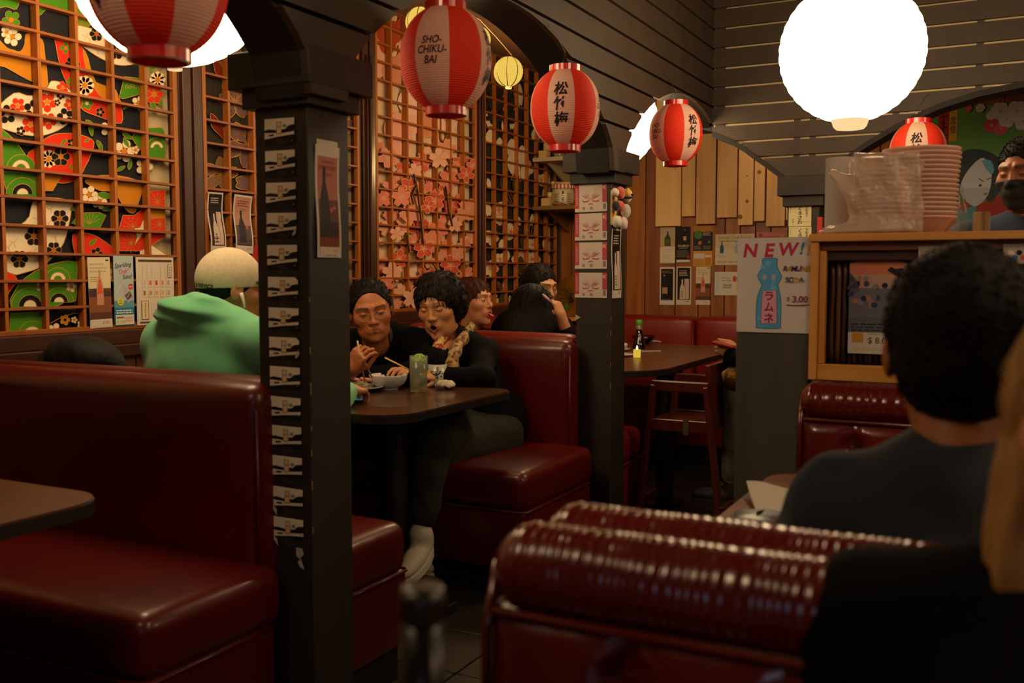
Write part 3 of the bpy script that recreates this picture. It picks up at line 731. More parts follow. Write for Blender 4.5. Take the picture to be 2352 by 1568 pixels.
g = MB(); g.box(hx + .185, hx + .21, hy, hy + .34, .12, .16); g.build('rear_rail', M_hc, hc, bevel=.003, seg=1)
g = MB(); g.box(hx + .02, hx + .045, hy - .0135, hy - .0115, zt - .24, zt - .17); g.build('strap', mat('strap_grey', '#4a4034', .8), hc)
# ================================================================ printed fabric behind the screens (flat print, drawn at its real place on the cloth)
M_gold = mat('gold_ink', '#b98a2c', .45, metal=.35)
def fabmat(h):
    if h == 'gold': return M_gold
    return mat('dye_' + h.lstrip('#'), h, .85, noise=(120, 3, h, .3, .7), spec=.2)
K = 3.92
def panel_print(pi, off=-.0375):
    fn = lambda px, py, l: at(px, py, x=WX + off) + np.array((l, 0, 0))
    return Print(fn, .0, .00004)
RED, GREEN, WHT, OCH, BLK = '#d8321c', '#4a8a1c', '#e6d8b8', '#c8801c', '#15151d'
p = panel_print(0)
def q1(pts, o=0): return [(a / K, b_ / K + o) for a, b_ in pts]
def outl(pts, w=1.6, closed=True): p.line(pts, w, 'gold', closed)
def shape(pts, h, o=0, sm=3):
    P = smooth_poly(q1(pts, o), sm) if sm else q1(pts, o); p.poly(P, h); outl(P)
def flower(x, y, r, petals, core, o=0, n=5, rot=0, er=.0, g=True):
    x /= K; y = y / K + o; r /= K; l = p.lift()
    for k in range(n):
        a = rot + 2 * math.pi * k / n; cx, cy = x + r * .58 * math.cos(a), y + r * .62 * math.sin(a)
        P = [(cx + r * .36 * math.cos(a + t_) * (1 if abs(math.cos(t_)) > -1 else 1), cy + r * .36 * math.sin(a + t_)) for t_ in np.linspace(0, 2 * math.pi, 11)[:-1]]
        p.poly(P, petals, lift=l)
        if g and r > 8: p.line(P, .9, 'gold', True, l=l + .00003)
    p.k += 1; p.circ(x, y, r * .26, core)
def leaf(x, y, L_, a, h, o=0):
    a = math.radians(a); c, s = math.cos(a), math.sin(a)
    P = [(x + t_ * L_ * c - w * L_ * s, y + t_ * L_ * s + w * L_ * c) for t_, w in ((0, 0), (.3, .17), (.65, .16), (1, 0), (.65, -.16), (.3, -.17))]
    P = q1(P, o); p.poly(smooth_poly(P, 2), h); outl(smooth_poly(P, 2), 1.0)
def wave(x, y, r, core, o=0, a0=180, a1=360, cols=None):
    x /= K; y = y / K + o; r /= K
    A = [math.radians(a0 + (a1 - a0) * k / 12) for k in range(13)]
    for i, (f, h) in enumerate(((1, GREEN), (.62, core), (.34, WHT if core == BLK else GREEN))):
        P = [(x + r * f * math.cos(t_), y + r * f * math.sin(t_)) for t_ in A]; p.poly(P, h); p.line(P, 1.5, 'gold')
# upper part
shape([(-200, -40), (150, -60), (150, 80), (60, 60), (0, 70), (-150, 90)], GREEN); shape([(330, -60), (640, -60), (630, 110), (450, 70), (340, 140)], GREEN)
shape([(680, -60), (800, 40), (860, 180), (760, 250), (690, 200)], '#6a8a20')
for a in range(-70, -10, 12):
    p.line(q1([(700, 260), (700 + 260 * math.sin(math.radians(a + 90)), 260 - 240 * math.cos(math.radians(a + 90)))]), 1.0, 'gold')
flower(100, 180, 90, GREEN, OCH, n=5, rot=.5); flower(110, 330, 90, WHT, OCH); flower(60, 290, 60, WHT, OCH)
shape([(-60, 330), (60, 430), (120, 450), (180, 465), (220, 400), (230, 310), (300, 310), (380, 360), (400, 480), (430, 760), (380, 780), (300, 740), (200, 690), (40, 600), (-60, 560)], OCH, sm=2)
shape([(495, 320), (640, 360), (740, 430), (790, 520), (860, 740), (1040, 810), (1100, 1010), (1090, 1110), (1000, 1090), (860, 1040), (760, 1000), (700, 930), (600, 750), (540, 600), (500, 400)], RED, sm=2)
shape([(745, 440), (790, 520), (860, 740), (1040, 810), (1060, 930), (1000, 940), (880, 840), (780, 640)], OCH, sm=2)
flower(590, 430, 55, GREEN, OCH, n=4); flower(650, 580, 75, BLK, OCH, n=6); flower(760, 770, 95, WHT, OCH, n=9); flower(640, 740, 50, GREEN, OCH); flower(900, 1010, 45, BLK, OCH); flower(780, 930, 60, GREEN, WHT)
shape([(640, 280), (690, 230), (830, 260), (960, 310), (1060, 380), (1280, 520), (1250, 560), (1130, 590), (1000, 570), (860, 500), (720, 400), (640, 330)], WHT)
flower(867, 305, 70, BLK, '#c05a20', n=6); flower(1045, 465, 75, BLK, '#c05a20', n=6)
for x, y in ((740, 310), (780, 330), (850, 430), (1140, 510), (1200, 500)): p.line(q1([(x, y), (x + 25, y + 30), (x + 45, y - 5)]), 1, 'gold'); p.line(q1([(x + 25, y + 30), (x + 25, y + 60)]), 1, 'gold')
shape([(-60, 1010), (120, 840), (240, 860), (330, 850), (420, 790), (460, 730), (560, 750), (640, 830), (700, 870), (660, 1040), (600, 1120), (480, 1190), (330, 1225), (160, 1200), (-30, 1130)], WHT)
for x, y, r in ((155, 950, 75), (420, 920, 95), (270, 1120, 85), (430, 1090, 80), (620, 940, 55), (560, 790, 60)): flower(x, y, r, RED, OCH, rot=x)
for x, y, r in ((60, 1030, 90), (290, 985, 90), (510, 925, 32), (580, 1050, 80), (180, 1180, 45), (540, 860, 40)): flower(x, y, r, BLK, WHT, rot=y)
shape([(370, 1270), (480, 1210), (620, 1200), (740, 1220), (840, 1280), (800, 1420), (760, 1500), (700, 1600), (560, 1650), (340, 1600), (280, 1568), (240, 1400), (300, 1340)], RED)
flower(430, 1430, 85, WHT, OCH, n=9); flower(540, 1410, 90, BLK, OCH, n=6); flower(640, 1290, 50, BLK, OCH); leaf(540, 1310, 80, -50, GREEN); leaf(750, 1280, 60, -30, GREEN); leaf(620, 1480, 60, 60, GREEN)
shape([(-60, 1160), (90, 1230), (160, 1310), (230, 1410), (260, 1500), (240, 1620), (-60, 1620)], GREEN); wave(180, 1520, 130, WHT)
shape([(1110, 690), (1290, 710), (1280, 800), (1250, 850), (1100, 890), (1065, 880)], GREEN, sm=1); wave(1180, 800, 60, GREEN)
flower(1410, 720, 80, WHT, OCH, n=8); flower(1240, 930, 70, WHT, OCH); flower(970, 1160, 80, WHT, OCH); flower(1110, 1360, 105, WHT, OCH); flower(1210, 1350, 40, WHT, OCH); flower(1290, 1500, 85, WHT, OCH)
for x, y, L_, a in ((1330, 640, 120, -40), (1380, 830, 150, 60), (1350, 900, 120, 70), (760, 1080, 110, 40), (800, 1120, 110, 80), (860, 1260, 110, 60), (900, 1290, 100, 95), (1090, 1200, 110, 30), (1100, 1240, 100, 60), (1150, 940, 70, 140), (1040, 1540, 90, -30), (1150, 1530, 100, -80)): leaf(x, y, L_, a, GREEN)
shape([(1180, 1230), (1260, 1170), (1380, 1150), (1468, 1180), (1468, 1450), (1380, 1440), (1240, 1330)], GREEN); wave(1400, 1330, 90, WHT); flower(1375, 850, 90, RED, OCH, n=6)
# lower part
o = 400
shape([(10, -20), (330, -20), (345, 210), (60, 190), (30, 100)], GREEN, o, 1); wave(190, 180, 150, BLK, o); shape([(385, -10), (560, -10), (460, 150), (385, 150)], OCH, o, 1)
shape([(280, 255), (400, 210), (630, 240), (630, 330), (600, 480), (560, 620), (470, 740), (360, 830), (230, 880), (50, 880), (20, 500), (160, 460), (250, 380)], WHT, o, 2)
for x, y, r in ((525, 400, 85), (290, 560, 90), (470, 680, 75), (160, 765, 85)): flower(x, y, r, BLK, '#b86a20', o, n=6)
for x, y in ((440, 300), (320, 390), (110, 600), (480, 550), (280, 690), (420, 430), (60, 640)): p.line(q1([(x - 40, y), (x, y + 15), (x + 35, y - 25)], o), 1, 'gold'); p.line(q1([(x, y + 15), (x + 15, y + 60)], o), 1, 'gold')
shape([(750, 60), (900, 10), (1140, 30), (1265, 110), (1220, 290), (1190, 350), (1130, 330), (1080, 260), (1010, 160), (900, 150), (830, 120)], OCH, o)
flower(790, 185, 85, WHT, OCH, o); flower(880, 245, 75, WHT, OCH, o); leaf(860, 180, 150, 10, GREEN, o); leaf(720, 300, 110, 170, GREEN, o); leaf(900, 320, 110, -10, GREEN, o)
shape([(630, 440), (700, 350), (880, 345), (940, 370), (880, 490), (760, 490)], GREEN, o, 1)
for a in range(-60, 61, 20): p.line(q1([(790, 450), (790 + 110 * math.sin(math.radians(a)), 450 - 100 * math.cos(math.radians(a)))], o), 1, 'gold')
shape([(1090, 370), (1190, 370), (1290, 300), (1345, 150), (1470, 145), (1472, 560), (1350, 640), (1240, 690), (1060, 690), (1060, 480)], RED, o, 1)
shape([(1345, 290), (1470, 310), (1470, 390), (1345, 400)], OCH, o, 1)
for c in ((1180, 470), (1400, 250), (1420, 450), (1160, 620)):
    for a in range(0, 360, 30): p.line(q1([c, (c[0] + 90 * math.cos(math.radians(a)), c[1] + 90 * math.sin(math.radians(a)))], o), .8, 'gold')
shape([(1190, 490), (1240, 480), (1270, 410), (1300, 480), (1250, 560), (1190, 640), (1215, 560)], WHT, o, 0)
shape([(1240, 690), (1350, 640), (1474, 720), (1474, 745), (1240, 745)], WHT, o, 0); flower(1290, 760, 50, OCH, WHT, o)
shape([(635, 545), (780, 535), (900, 590), (1010, 680), (1040, 760), (1000, 900), (880, 950), (720, 900), (660, 740)], RED, o); shape([(690, 780), (1000, 800), (970, 930), (860, 960), (720, 920)], OCH, o)
leaf(780, 640, 90, -40, GREEN, o); flower(850, 715, 60, BLK, OCH, o)
shape([(80, 1200), (110, 1050), (210, 930), (360, 840), (500, 795), (665, 790), (665, 960), (660, 1140), (560, 1150), (430, 1205)], GREEN, o, 2)
wave(250, 1190, 170, BLK, o); wave(510, 1150, 130, BLK, o); wave(500, 950, 110, WHT, o); flower(350, 1010, 55, WHT, OCH, o); flower(620, 1010, 55, WHT, OCH, o); shape([(0, 900), (70, 890), (130, 950), (60, 1060), (-20, 1180)], RED, o)
shape([(70, 1250), (380, 1235), (390, 1390), (340, 1460), (60, 1470)], GREEN, o, 1); wave(270, 1450, 130, WHT, o)
p.line(q1([(430, 1340), (520, 1290), (640, 1250), (760, 1260)], o), 1.4, 'gold')
for x, y, r in ((645, 1310, 32), (705, 1350, 38), (470, 1410, 75), (520, 1440, 60), (870, 1430, 60), (960, 1400, 50), (1240, 1400, 60)): flower(x, y, r, WHT, OCH, o)
flower(560, 1310, 50, OCH, BLK, o); flower(1000, 900, 70, WHT, OCH, o); shape([(1090, 1340), (1240, 1330), (1260, 1400), (1090, 1420)], OCH, o)
p.build(SCREENS[0], 'fabric_print', fabmat)

# dusky blossoms on the second screen
p = panel_print(1); DK, DK2 = '#7a5c58', '#86644a'
def bloom(x, y, r, h, h2='gold', n=5, rot=.3):
    l = p.lift()
    for k in range(n):
        a = rot + 2 * math.pi * k / n; cx, cy = x + r * .55 * math.cos(a), y + r * .55 * math.sin(a)
        P = smooth_poly([(cx + r * .5 * u * math.cos(a) - r * .34 * v * math.sin(a), cy + r * .5 * u * math.sin(a) + r * .34 * v * math.cos(a)) for u, v in ((-.9, -.35), (0, -1), (.9, -.6), (.75, 0), (.9, .6), (0, 1), (-.9, .35))], 2)
        p.poly(P, h, lift=l); p.line(P, 1.2, h2, True, l=l + .00003)
    p.k += 1
    for k in range(14):
        a = k * .449; rr = r * (.25 + .12 * (k % 3)); p.line([(x, y), (x + rr * math.cos(a), y + rr * math.sin(a))], .7, h2)
for x, y, r, h in ((545, 165, 50, DK), (567, 330, 55, DK), (505, 400, 40, DK2), (540, 235, 40, DK), (500, 60, 50, DK2), (590, 60, 45, DK), (590, 420, 50, DK), (500, 540, 45, DK2), (572, 560, 45, DK), (590, 205, 30, DK2), (650, 300, 50, DK), (700, 420, 55, DK2), (760, 300, 50, DK), (700, 150, 50, DK), (640, 560, 45, DK)): bloom(x, y, r, h, rot=x)
for x, y in ((492, 285), (500, 160)): 
    P = smooth_poly([(x - 12, y - 25), (x + 5, y - 10), (x + 20, y + 20), (x + 22, y + 38), (x + 5, y + 22), (x - 10, y + 5)], 2); p.poly(P, '#7a2412'); p.line(P, 1, 'gold', True)
p.build(SCREENS[1], 'fabric_print', fabmat)
# pink and red blossoms, denser towards the floor
p = panel_print(2, -.034); rnd = random.Random(11)
for k in range(26):
    x, y = rnd.uniform(865, 1080), rnd.uniform(40, 330); r = rnd.uniform(16, 34); P = smooth_poly([(x + r * rnd.uniform(.7, 1.1) * math.cos(a), y + 1.3 * r * rnd.uniform(.7, 1.1) * math.sin(a)) for a in np.linspace(0, 5.6, 8)], 2)
    p.poly(P, rnd.choice(('#dba488', '#d99a80', '#e0b79a', '#c9815e')))
for x, y in ((890, 100), (905, 75), (930, 60), (880, 70)): p.circ(x, y, 20, '#a8401c', 26)
for x, y0, y1, w in ((888, 130, 330, 7), (925, 150, 380, 5), (958, 190, 360, 5), (1052, 260, 400, 3), (1010, 240, 330, 4)):
    p.poly([(x, y0), (x + w, y0 + 10), (x + w * .8, y1), (x - 1, y1 - 12)], '#8a4a34')  # shadows of the upright lattice bars, painted as dark stripes on the cloth
for k in range(62):
    x, y = 866 + (k * 61.8) % 212, 345 + (k * 37.3) % 350 + rnd.uniform(-8, 8); r = rnd.uniform(15, 26)
    bloom(x, y, r, rnd.choice(('#c8543c', '#d0705a', '#d08468', '#bf4a32', '#cf7a62', '#d6a084')), '#d49a78', n=5, rot=rnd.random() * 6)
for pts in (((936, 400), (945, 440), (952, 500), (958, 560)), ((1010, 430), (1016, 480), (1025, 520)), ((920, 540), (926, 580)), ((980, 605), (992, 622)), ((905, 500), (918, 512)), ((940, 430), (930, 450), (935, 470))):
    p.line(pts, 4, '#2c1c16'); p.line([(a + 3, b_ + 1) for a, b_ in pts], 1.2, 'gold')
p.build(SCREENS[2], 'fabric_print', fabmat)
# white blossoms and gold leaves on the last screen
p = panel_print(3, -.036); CRM, PNK = '#dfcdb0', '#d86a50'
def petal(x, y, rx, ry, a=0, h=CRM):
    a = math.radians(a); P = smooth_poly([(x + u * rx * math.cos(a) - v * ry * math.sin(a), y + u * rx * math.sin(a) + v * ry * math.cos(a)) for u, v in ((-.6, -.7), (0, -1), (.7, -.6), (1, .1), (.5, .9), (0, .75), (-.5, .95), (-1, .1))], 2); p.poly(P, h); p.line(P, .8, '#b9924c', True)
def q4(x, y): return (840 + x / 3.793, 350 + y / 3.793)
def q5(x, y): return (840 + x / 4.02, 30 + y / 4.02)
for (x, y, r) in ((1260, 90, 70), (1385, 140, 80), (1160, 500, 75), (1165, 590, 45), (1090, 740, 70), (1262, 690, 75), (1450, 800, 55), (1350, 950, 90), (1445, 930, 75), (1080, 1010, 75), (1165, 930, 55), (1090, 1290, 70), (1165, 1310, 45), (1520, 240, 55), (1310, 210, 60)):
    X, Y = q4(x, y); R_ = r / 3.793
    for k in range(5): a = k * 72 + x; petal(X + R_ * .55 * math.cos(math.radians(a)), Y + R_ * .6 * math.sin(math.radians(a)), R_ * .45, R_ * .45, a, CRM if (k + x) % 5 else '#d8a088')
    p.circ(X, Y, R_ * .22, PNK); 
    for k in range(6): p.line([(X, Y), (X + R_ * .5 * math.cos(k), Y + R_ * .5 * math.sin(k))], .7, '#b9924c')
for (x, y, rx, ry) in ((1060, 270, 20, 45), (1055, 500, 28, 60), (1170, 800, 24, 45), (1215, 900, 30, 50), (1325, 600, 15, 40), (1435, 590, 18, 55), (1545, 370, 20, 50), (1545, 800, 18, 40), (1200, 1160, 20, 45), (1360, 1090, 24, 50), (1540, 1010, 18, 40), (1248, 1290, 18, 45), (1440, 1000, 22, 40), (1560, 690, 16, 60)): petal(*q4(x, y), rx / 3.793, ry / 3.793, 10 * math.sin(x))
for (x, y, rx, ry) in ((1340, 1020, 24, 60), (1258, 1040, 20, 60), (1410, 760, 28, 110), (1125, 985, 34, 75), (1140, 1140, 50, 70), (1220, 1190, 28, 40), (1340, 1250, 55, 90), (1350, 1380, 60, 110), (1440, 1330, 50, 110), (1560, 1120, 46, 70), (1460, 1460, 45, 100)): petal(*q5(x, y), rx / 4.02, ry / 4.02, 8 * math.sin(y))
for (cx, cy, L_, a) in ((1185, 260, 70, 88), (1245, 400, 75, 70), (1435, 660, 80, 95), (1360, 780, 60, 80), (1500, 570, 45, 60), (1160, 1170, 50, 60), (1290, 1240, 45, 45)):
    X, Y = q4(cx, cy); Lp = L_ / 3.793
    for w in (-.32, 0, .32):
        P = [(X + t_ * Lp * math.cos(math.radians(a)) - w * Lp * (1 - t_ * t_) * math.sin(math.radians(a)), Y + t_ * Lp * math.sin(math.radians(a)) + w * Lp * (1 - t_ * t_) * math.cos(math.radians(a))) for t_ in np.linspace(-1, 1, 9)]; p.line(P, 1.0, 'gold')
X, Y = q5(1335, 905); p.line(smooth_poly([(X - 9, Y - 2), (X - 2, Y - 9), (X + 7, Y - 1), (X + 8, Y + 7), (X - 3, Y + 5)], 3), 1, 'gold', True)
for k in range(9): x, y = q5(1150 + 60 * (k % 4), 700 + 130 * (k // 3)); bloom(x, y, 16, '#28211c', '#3a3028')
for x, y in ((1190, 610), (1210, 690), (1150, 690), (1180, 420)): p.circ(x, y, 9, '#4a4218', 22)
p.build(SCREENS[3], 'fabric_print', fabmat)

# ================================================================ posters and cards
def sheet(name, label, cat, plane, v, x0, y0, x1, y1, draw, bg='#ddd2c0', group=None, th=.0012, curl=0., off=0., roll=0.):
    """sheet on plane x=v or y=v between pixel corners; drawn with width 1"""
    A = at(x0, y0, **{plane: v}); Bq = at(x1, y1, **{plane: v})
    if plane == 'x': A, Bq = (A, at(x1, y1, x=v)); u = np.array((0, 1., 0)); nrm = np.array((1., 0, 0)); w = Bq[1] - A[1]
    else: u = np.array((1., 0, 0)); nrm = np.array((0, -1., 0)); w = Bq[0] - A[0]
    h = A[2] - Bq[2]; O = A.copy(); O[2] = Bq[2]; O = O + nrm * off
    if plane == 'x': O[1] = A[1]
    H = h / w; cr, sr = math.cos(math.radians(roll)), math.sin(math.radians(roll)); cc = (w / 2, h / 2)
    def fn(a, b_, l):
        X, Z = a * w - cc[0], b_ * w - cc[1]; X, Z = X * cr - Z * sr + cc[0], X * sr + Z * cr + cc[1]
        bend = curl * (math.sin(b_ / H * math.pi * 2.2) * .5 + (1 - b_ / H) ** 2 * .6)
        q = O + u * X + nrm * (l + bend); q[2] = O[2] + Z; return q
    t = thing(name, label, cat, tuple(fn(.5, 0, 0)), group)
    n = 14 if curl else 1; g = MB()
    g.grid([[fn(a, H * j / n, 0) for j in range(n + 1)] for a in (0, 1)]); g.grid([[fn(a, H * j / n, th) for j in range(n + 1)] for a in (1, 0)])
    for a in (0, 1): g.grid([[fn(a, H * j / n, l_) for j in range(n + 1)] for l_ in (0, th)])
    for b_ in (0, H): g.grid([[fn(a, b_, l_) for a in (0, 1)] for l_ in (0, th)])
    g.build('paper_sheet', paper(bg), t, recalc=False)
    p = Print(fn, th + .0002, .00006)
    if curl:       # strips so that print follows the bend
        raw = p.poly
        def poly(pts, hx, smooth=0, lift=None):
            if smooth: pts = smooth_poly(pts, smooth)
            l = p.lift() if lift is None else lift; P = [np.array(q) for q in pts]; lo = min(q[1] for q in P); hi = max(q[1] for q in P); k = max(1, int(round((hi - lo) / H * n)))
            for i in range(k):
                z0, z1 = lo + (hi - lo) * i / k, lo + (hi - lo) * (i + 1) / k; Q = P
                for (z, sgn) in ((z0, 1), (z1, -1)):
                    R_ = []
                    for j in range(len(Q)):
                        a, c = Q[j - 1], Q[j]; ia, ic = (a[1] - z) * sgn >= -1e-9, (c[1] - z) * sgn >= -1e-9
                        if ia != ic: s_ = (z - a[1]) / (c[1] - a[1]); R_.append(a + (c - a) * s_)
                        if ic: R_.append(c)
                    Q = R_
                    if len(Q) < 3: break
                if len(Q) >= 3: p.mb.add([p.fn(q[0], q[1], l) for q in Q], [tuple(range(len(Q)))], p.mi(hx))
        p.poly = poly
    draw(p, H)
    if p.mats: p.build(t, 'print')
    return t
def bottle(p, x, y, w, h, col, neck=.3, cap=None, label=None):
    p.poly([(x - w / 2, y), (x + w / 2, y), (x + w / 2, y + h * .52), (x + w * .42, y + h * .6), (x + w * neck / 2, y + h * .78), (x + w * neck / 2, y + h), (x - w * neck / 2, y + h), (x - w * neck / 2, y + h * .78), (x - w * .42, y + h * .6), (x - w / 2, y + h * .52)], col)
    if cap: p.rect(x - w * neck * .6, y + h * .93, x + w * neck * .6, y + h * 1.01, cap)
    if label: p.rect(x - w * .42, y + h * .12, x + w * .42, y + h * .45, label)
# sake cards on the near pillar
ys = [272, 345, 418, 487, 560, 633, 703, 770, 837, 906, 972, 1041, 1112, 1181]
ords = 'topmost second third fourth fifth sixth seventh eighth ninth tenth eleventh twelfth thirteenth lowest'.split()
def card(k):
    def d(p, H):
        top = H; cut = .1 if k in (5, 7) else 0
        p.poly([(0, top), (1 - cut, top), (1, top - cut * .8), (1, top - .17), (.8, top - .2), (.7, top - .28), (.4, top - .3), (.12, top - .27), (0, top - .3)], '#eee2c8')
        p.poly([(0, top - .36), (.3, top - .37), (.6, top - .39), (1, top - .35), (1, top - .43), (.5, top - .47), (.1, top - .52), (0, top - .53)], '#e6d8bc')
        p.rect(.4, top - .42, .58, top - .08, '#b99762'); p.rect(.43, top - .2, .55, top - .11, '#d9c6a4'); p.rect(.43, top - .38, .55, top - .24, '#e0c89c')
        p.circ(.68, top - .2, .07, '#8d9280', .05)
        p.poly([(.13, top - .42), (.3, top - .4), (.34, top - .44), (.16, top - .46)], '#2c241d')
        for i in range(4): p.rect(.4, top - .55 - i * .055, .4 + (.2, .33, .26, .14)[i], top - .565 - i * .055, '#5a4c3a')
        p.circ(.93, .1, .018, '#9a8f7c')
        if k in (4 - 1, 7, 12, 13): p.poly([(.86, .08), (1, .3), (.98, .12), (.9, .05)] if k < 10 else [(0, H - .5), (.14, H - .6), (.16, H - .78), (.02, H - .62)], '#cdbfa5')
    return d
for k, y in enumerate(ys):
    xl = 608 + (y - 272) * (628 - 608) / (1181 - 272); xr = 677 + (y - 272) * (698 - 677) / (1181 - 272); h = 56 - .2 * k
    sheet('sake_card', '%s dark card with a cream brush band in the column on the near pillar' % ords[k], 'card', 'y', P1Y - .0015, xl, y + 3, xr, y + 3 + h, card(k), '#1c1713', group='sake cards in a column on the near pillar', roll=(-.8 + .5 * math.sin(k * 2)))
def dsmear(p, H): pass
b = MB()
q = [at(x, y, y=P1Y - .001) for x, y in ((680, 1257), (694, 1259), (698, 1274), (690, 1280), (697, 1300), (699, 1308), (690, 1302), (684, 1290), (690, 1284), (681, 1276))]
b.add(np.array(q + [v + np.array((0, -.0006, 0)) for v in q]), [tuple(range(10)), tuple(range(19, 9, -1))]); tag(b.build('torn_tape', paper('#bdb5a4')), 'white torn scrap of paper below the cards on the near pillar', 'paper')
# tall poster on the aisle side of the near pillar
BR = '#8d4a3c'
def dusk(p, H):
    p.rect(.09, .28, .92, H - .28, '#b0685a'); p.rect(.09, .28, .92, H * .52, '#6a3634'); p.rect(.09, .28, .92, H * .32, '#3c201c'); p.rect(.09, .28, .92, H * .18, '#7a3418')
    p.text('NORTH SHORE', .5, H - .42, .1, '#7a2a20', .01, width=.5); p.text('JUNMAI DAIGINJO', .5, H - .58, .14, '#8a3024', .015, width=.74); p.text('SAKE', .5, H - .74, .12, '#8a3024', .01, width=.36)
    bottle(p, .36, .55, .36, H * .62, '#2e2022', .32); p.circ(.62, H * .43, .06, '#d2553a'); p.circ(.74, H * .45, .05, '#d86a3c'); p.rect(.1, .04, .92, .27, '#cfc3b2'); p.text('$ 65', .75, .19, .11, '#c04030', .01)
    p.lines(.3, .05, .8, .12, 1, '#9a8a80')
def dusk_small(p, H):
    p.rect(.07, .3, .92, H - .08, '#b08070'); p.rect(.07, .3, .92, H * .48, '#5a4450'); p.rect(.07, .3, .92, H * .22, '#3a2a36'); p.lines(.2, H - .45, .85, H - .18, 3, '#7a3a2c', .5); p.lines(.35, H - .62, .75, H - .5, 2, '#7a3a2c', .4)
    bottle(p, .42, .42, .36, H * .55, '#2c2a30', .3); p.circ(.7, H * .45, .07, '#c05a40'); p.rect(.07, .03, .92, .3, '#cfc3b8'); p.text('$ 65', .75, .18, .13, '#b04030', .01)
def whiteb(p, H):
    p.rect(.08, .32, .92, H - .08, '#17100f'); p.rect(.08, .32, .92, H * .3, '#3c1a18'); p.lines(.2, H - .6, .85, H - .2, 4, '#b8a894', .5)
    bottle(p, .4, .36, .32, H * .52, '#c8b8a8', .3); p.rect(.55, .36, .85, H * .68, '#c9b0a2'); p.rect(.6, .36, .66, H * .68, '#b89c90'); p.lines(.33, .5, .47, .95, 4, '#4a4038', .5); p.rect(.08, .03, .92, .3, '#cdc2b8'); p.text('$ 48', .72, .2, .13, '#b04030', .01)
sheet('sake_poster', 'tall dusk pink sake poster with dark bottle on the aisle face of the near pillar', 'poster', 'x', PX + .001, 723, 330, 781, 592, dusk, '#cfc2b2', curl=.004)
b = MB(); A = at(727, 318, x=PX + .0005); Bq = at(775, 345, x=PX + .0005); b.box(PX + .0002, PX + .0012, A[1], Bq[1], Bq[2], A[2])
tag(b.build('masking_tape', mat('tape', '#b8b090', .5)), 'strip of pale tape above the pillar poster', 'tape')
sheet('sake_poster', 'black sake poster with white bottle on the second screen, left of the pink one', 'poster', 'x', WX + .008, 477, 440, 515, 580, whiteb, '#cdc2b6', curl=.012, roll=1)
sheet('sake_poster', 'dusk pink sake poster with dark bottle on the second screen', 'poster', 'x', WX + .008, 536, 446, 579, 582, dusk_small, '#cdc2b6', curl=.012, roll=-1.5)
sheet('sake_poster', 'black sake poster on the second screen, cut by the near pillar', 'poster', 'x', WX + .008, 594, 450, 632, 584, whiteb, '#cdc2b6', curl=.01)
def newmenu(p, H):
    p.rect(0, 0, 1, H, '#d8a0a4'); p.rect(0, 0, 1, .22, '#d9cdc4')
    for x, y, r in ((.1, H - .1, .05), (.35, H - .12, .04), (.7, H - .08, .06), (.9, H - .3, .05)): p.circ(x, y, r, '#c84c5a')
    p.text('NEW', .45, H - .33, .27, '#1e1416', .02, .2); p.text('MENU', .45, H - .57, .24, '#1e1416', .02, .2)
    p.poly([(.08, .9), (.2, 1.2), (.55, 1.3), (.85, 1.1), (.9, .6), (.7, .3), (.3, .35), (.12, .6)], '#a8241a', 3); p.poly([(.25, 1.0), (.4, 1.15), (.5, .9), (.35, .6)], '#d88a3c', 2); p.poly([(.5, .8), (.7, .9), (.65, .5)], '#c8501e', 2); p.circ(.45, .55, .06, '#e0b060')
sheet('menu_poster', 'pink NEW MENU poster behind the man in the cap', 'poster', 'x', WX + .006, 566, 597, 668, 735, newmenu, '#d8a0a4')
def orangeb(p, H):
    p.rect(0, .3, 1, H * .56, '#6a4030'); p.rect(0, .3, 1, H * .48, '#8a5034'); p.rect(0, .3, 1, H * .22, '#5a3a2a'); p.poly([(0, H * .52), (.2, H * .56), (.4, H * .53), (.55, H * .55), (1, H * .5), (1, H * .44), (0, H * .44)], '#4a3434')
    p.lines(.08, H - .55, .85, H - .15, 3, '#b8a88c', .4); p.lines(.08, H - .9, .6, H - .68, 3, '#9a8a74', .35); p.rect(.8, H - .14, .93, H - .09, '#3a3030')
    bottle(p, .5, .85, .3, H * .5, '#c89070', .28); p.poly([(.36, H * .48), (.64, H * .48), (.55, H * .62), (.54, H * .68), (.46, H * .68), (.45, H * .62)], '#d05a34'); p.rect(0.03, .03, .97, .32, '#d2c8bc'); p.text('$ 50', .7, .18, .16, '#b05a50', .01)
sheet('sake_poster', 'tan sake poster with orange bottle at the left of three on the first screen', 'poster', 'x', WX + .006, 201, 590, 257, 751, orangeb, '#d9cba8', roll=1.2)
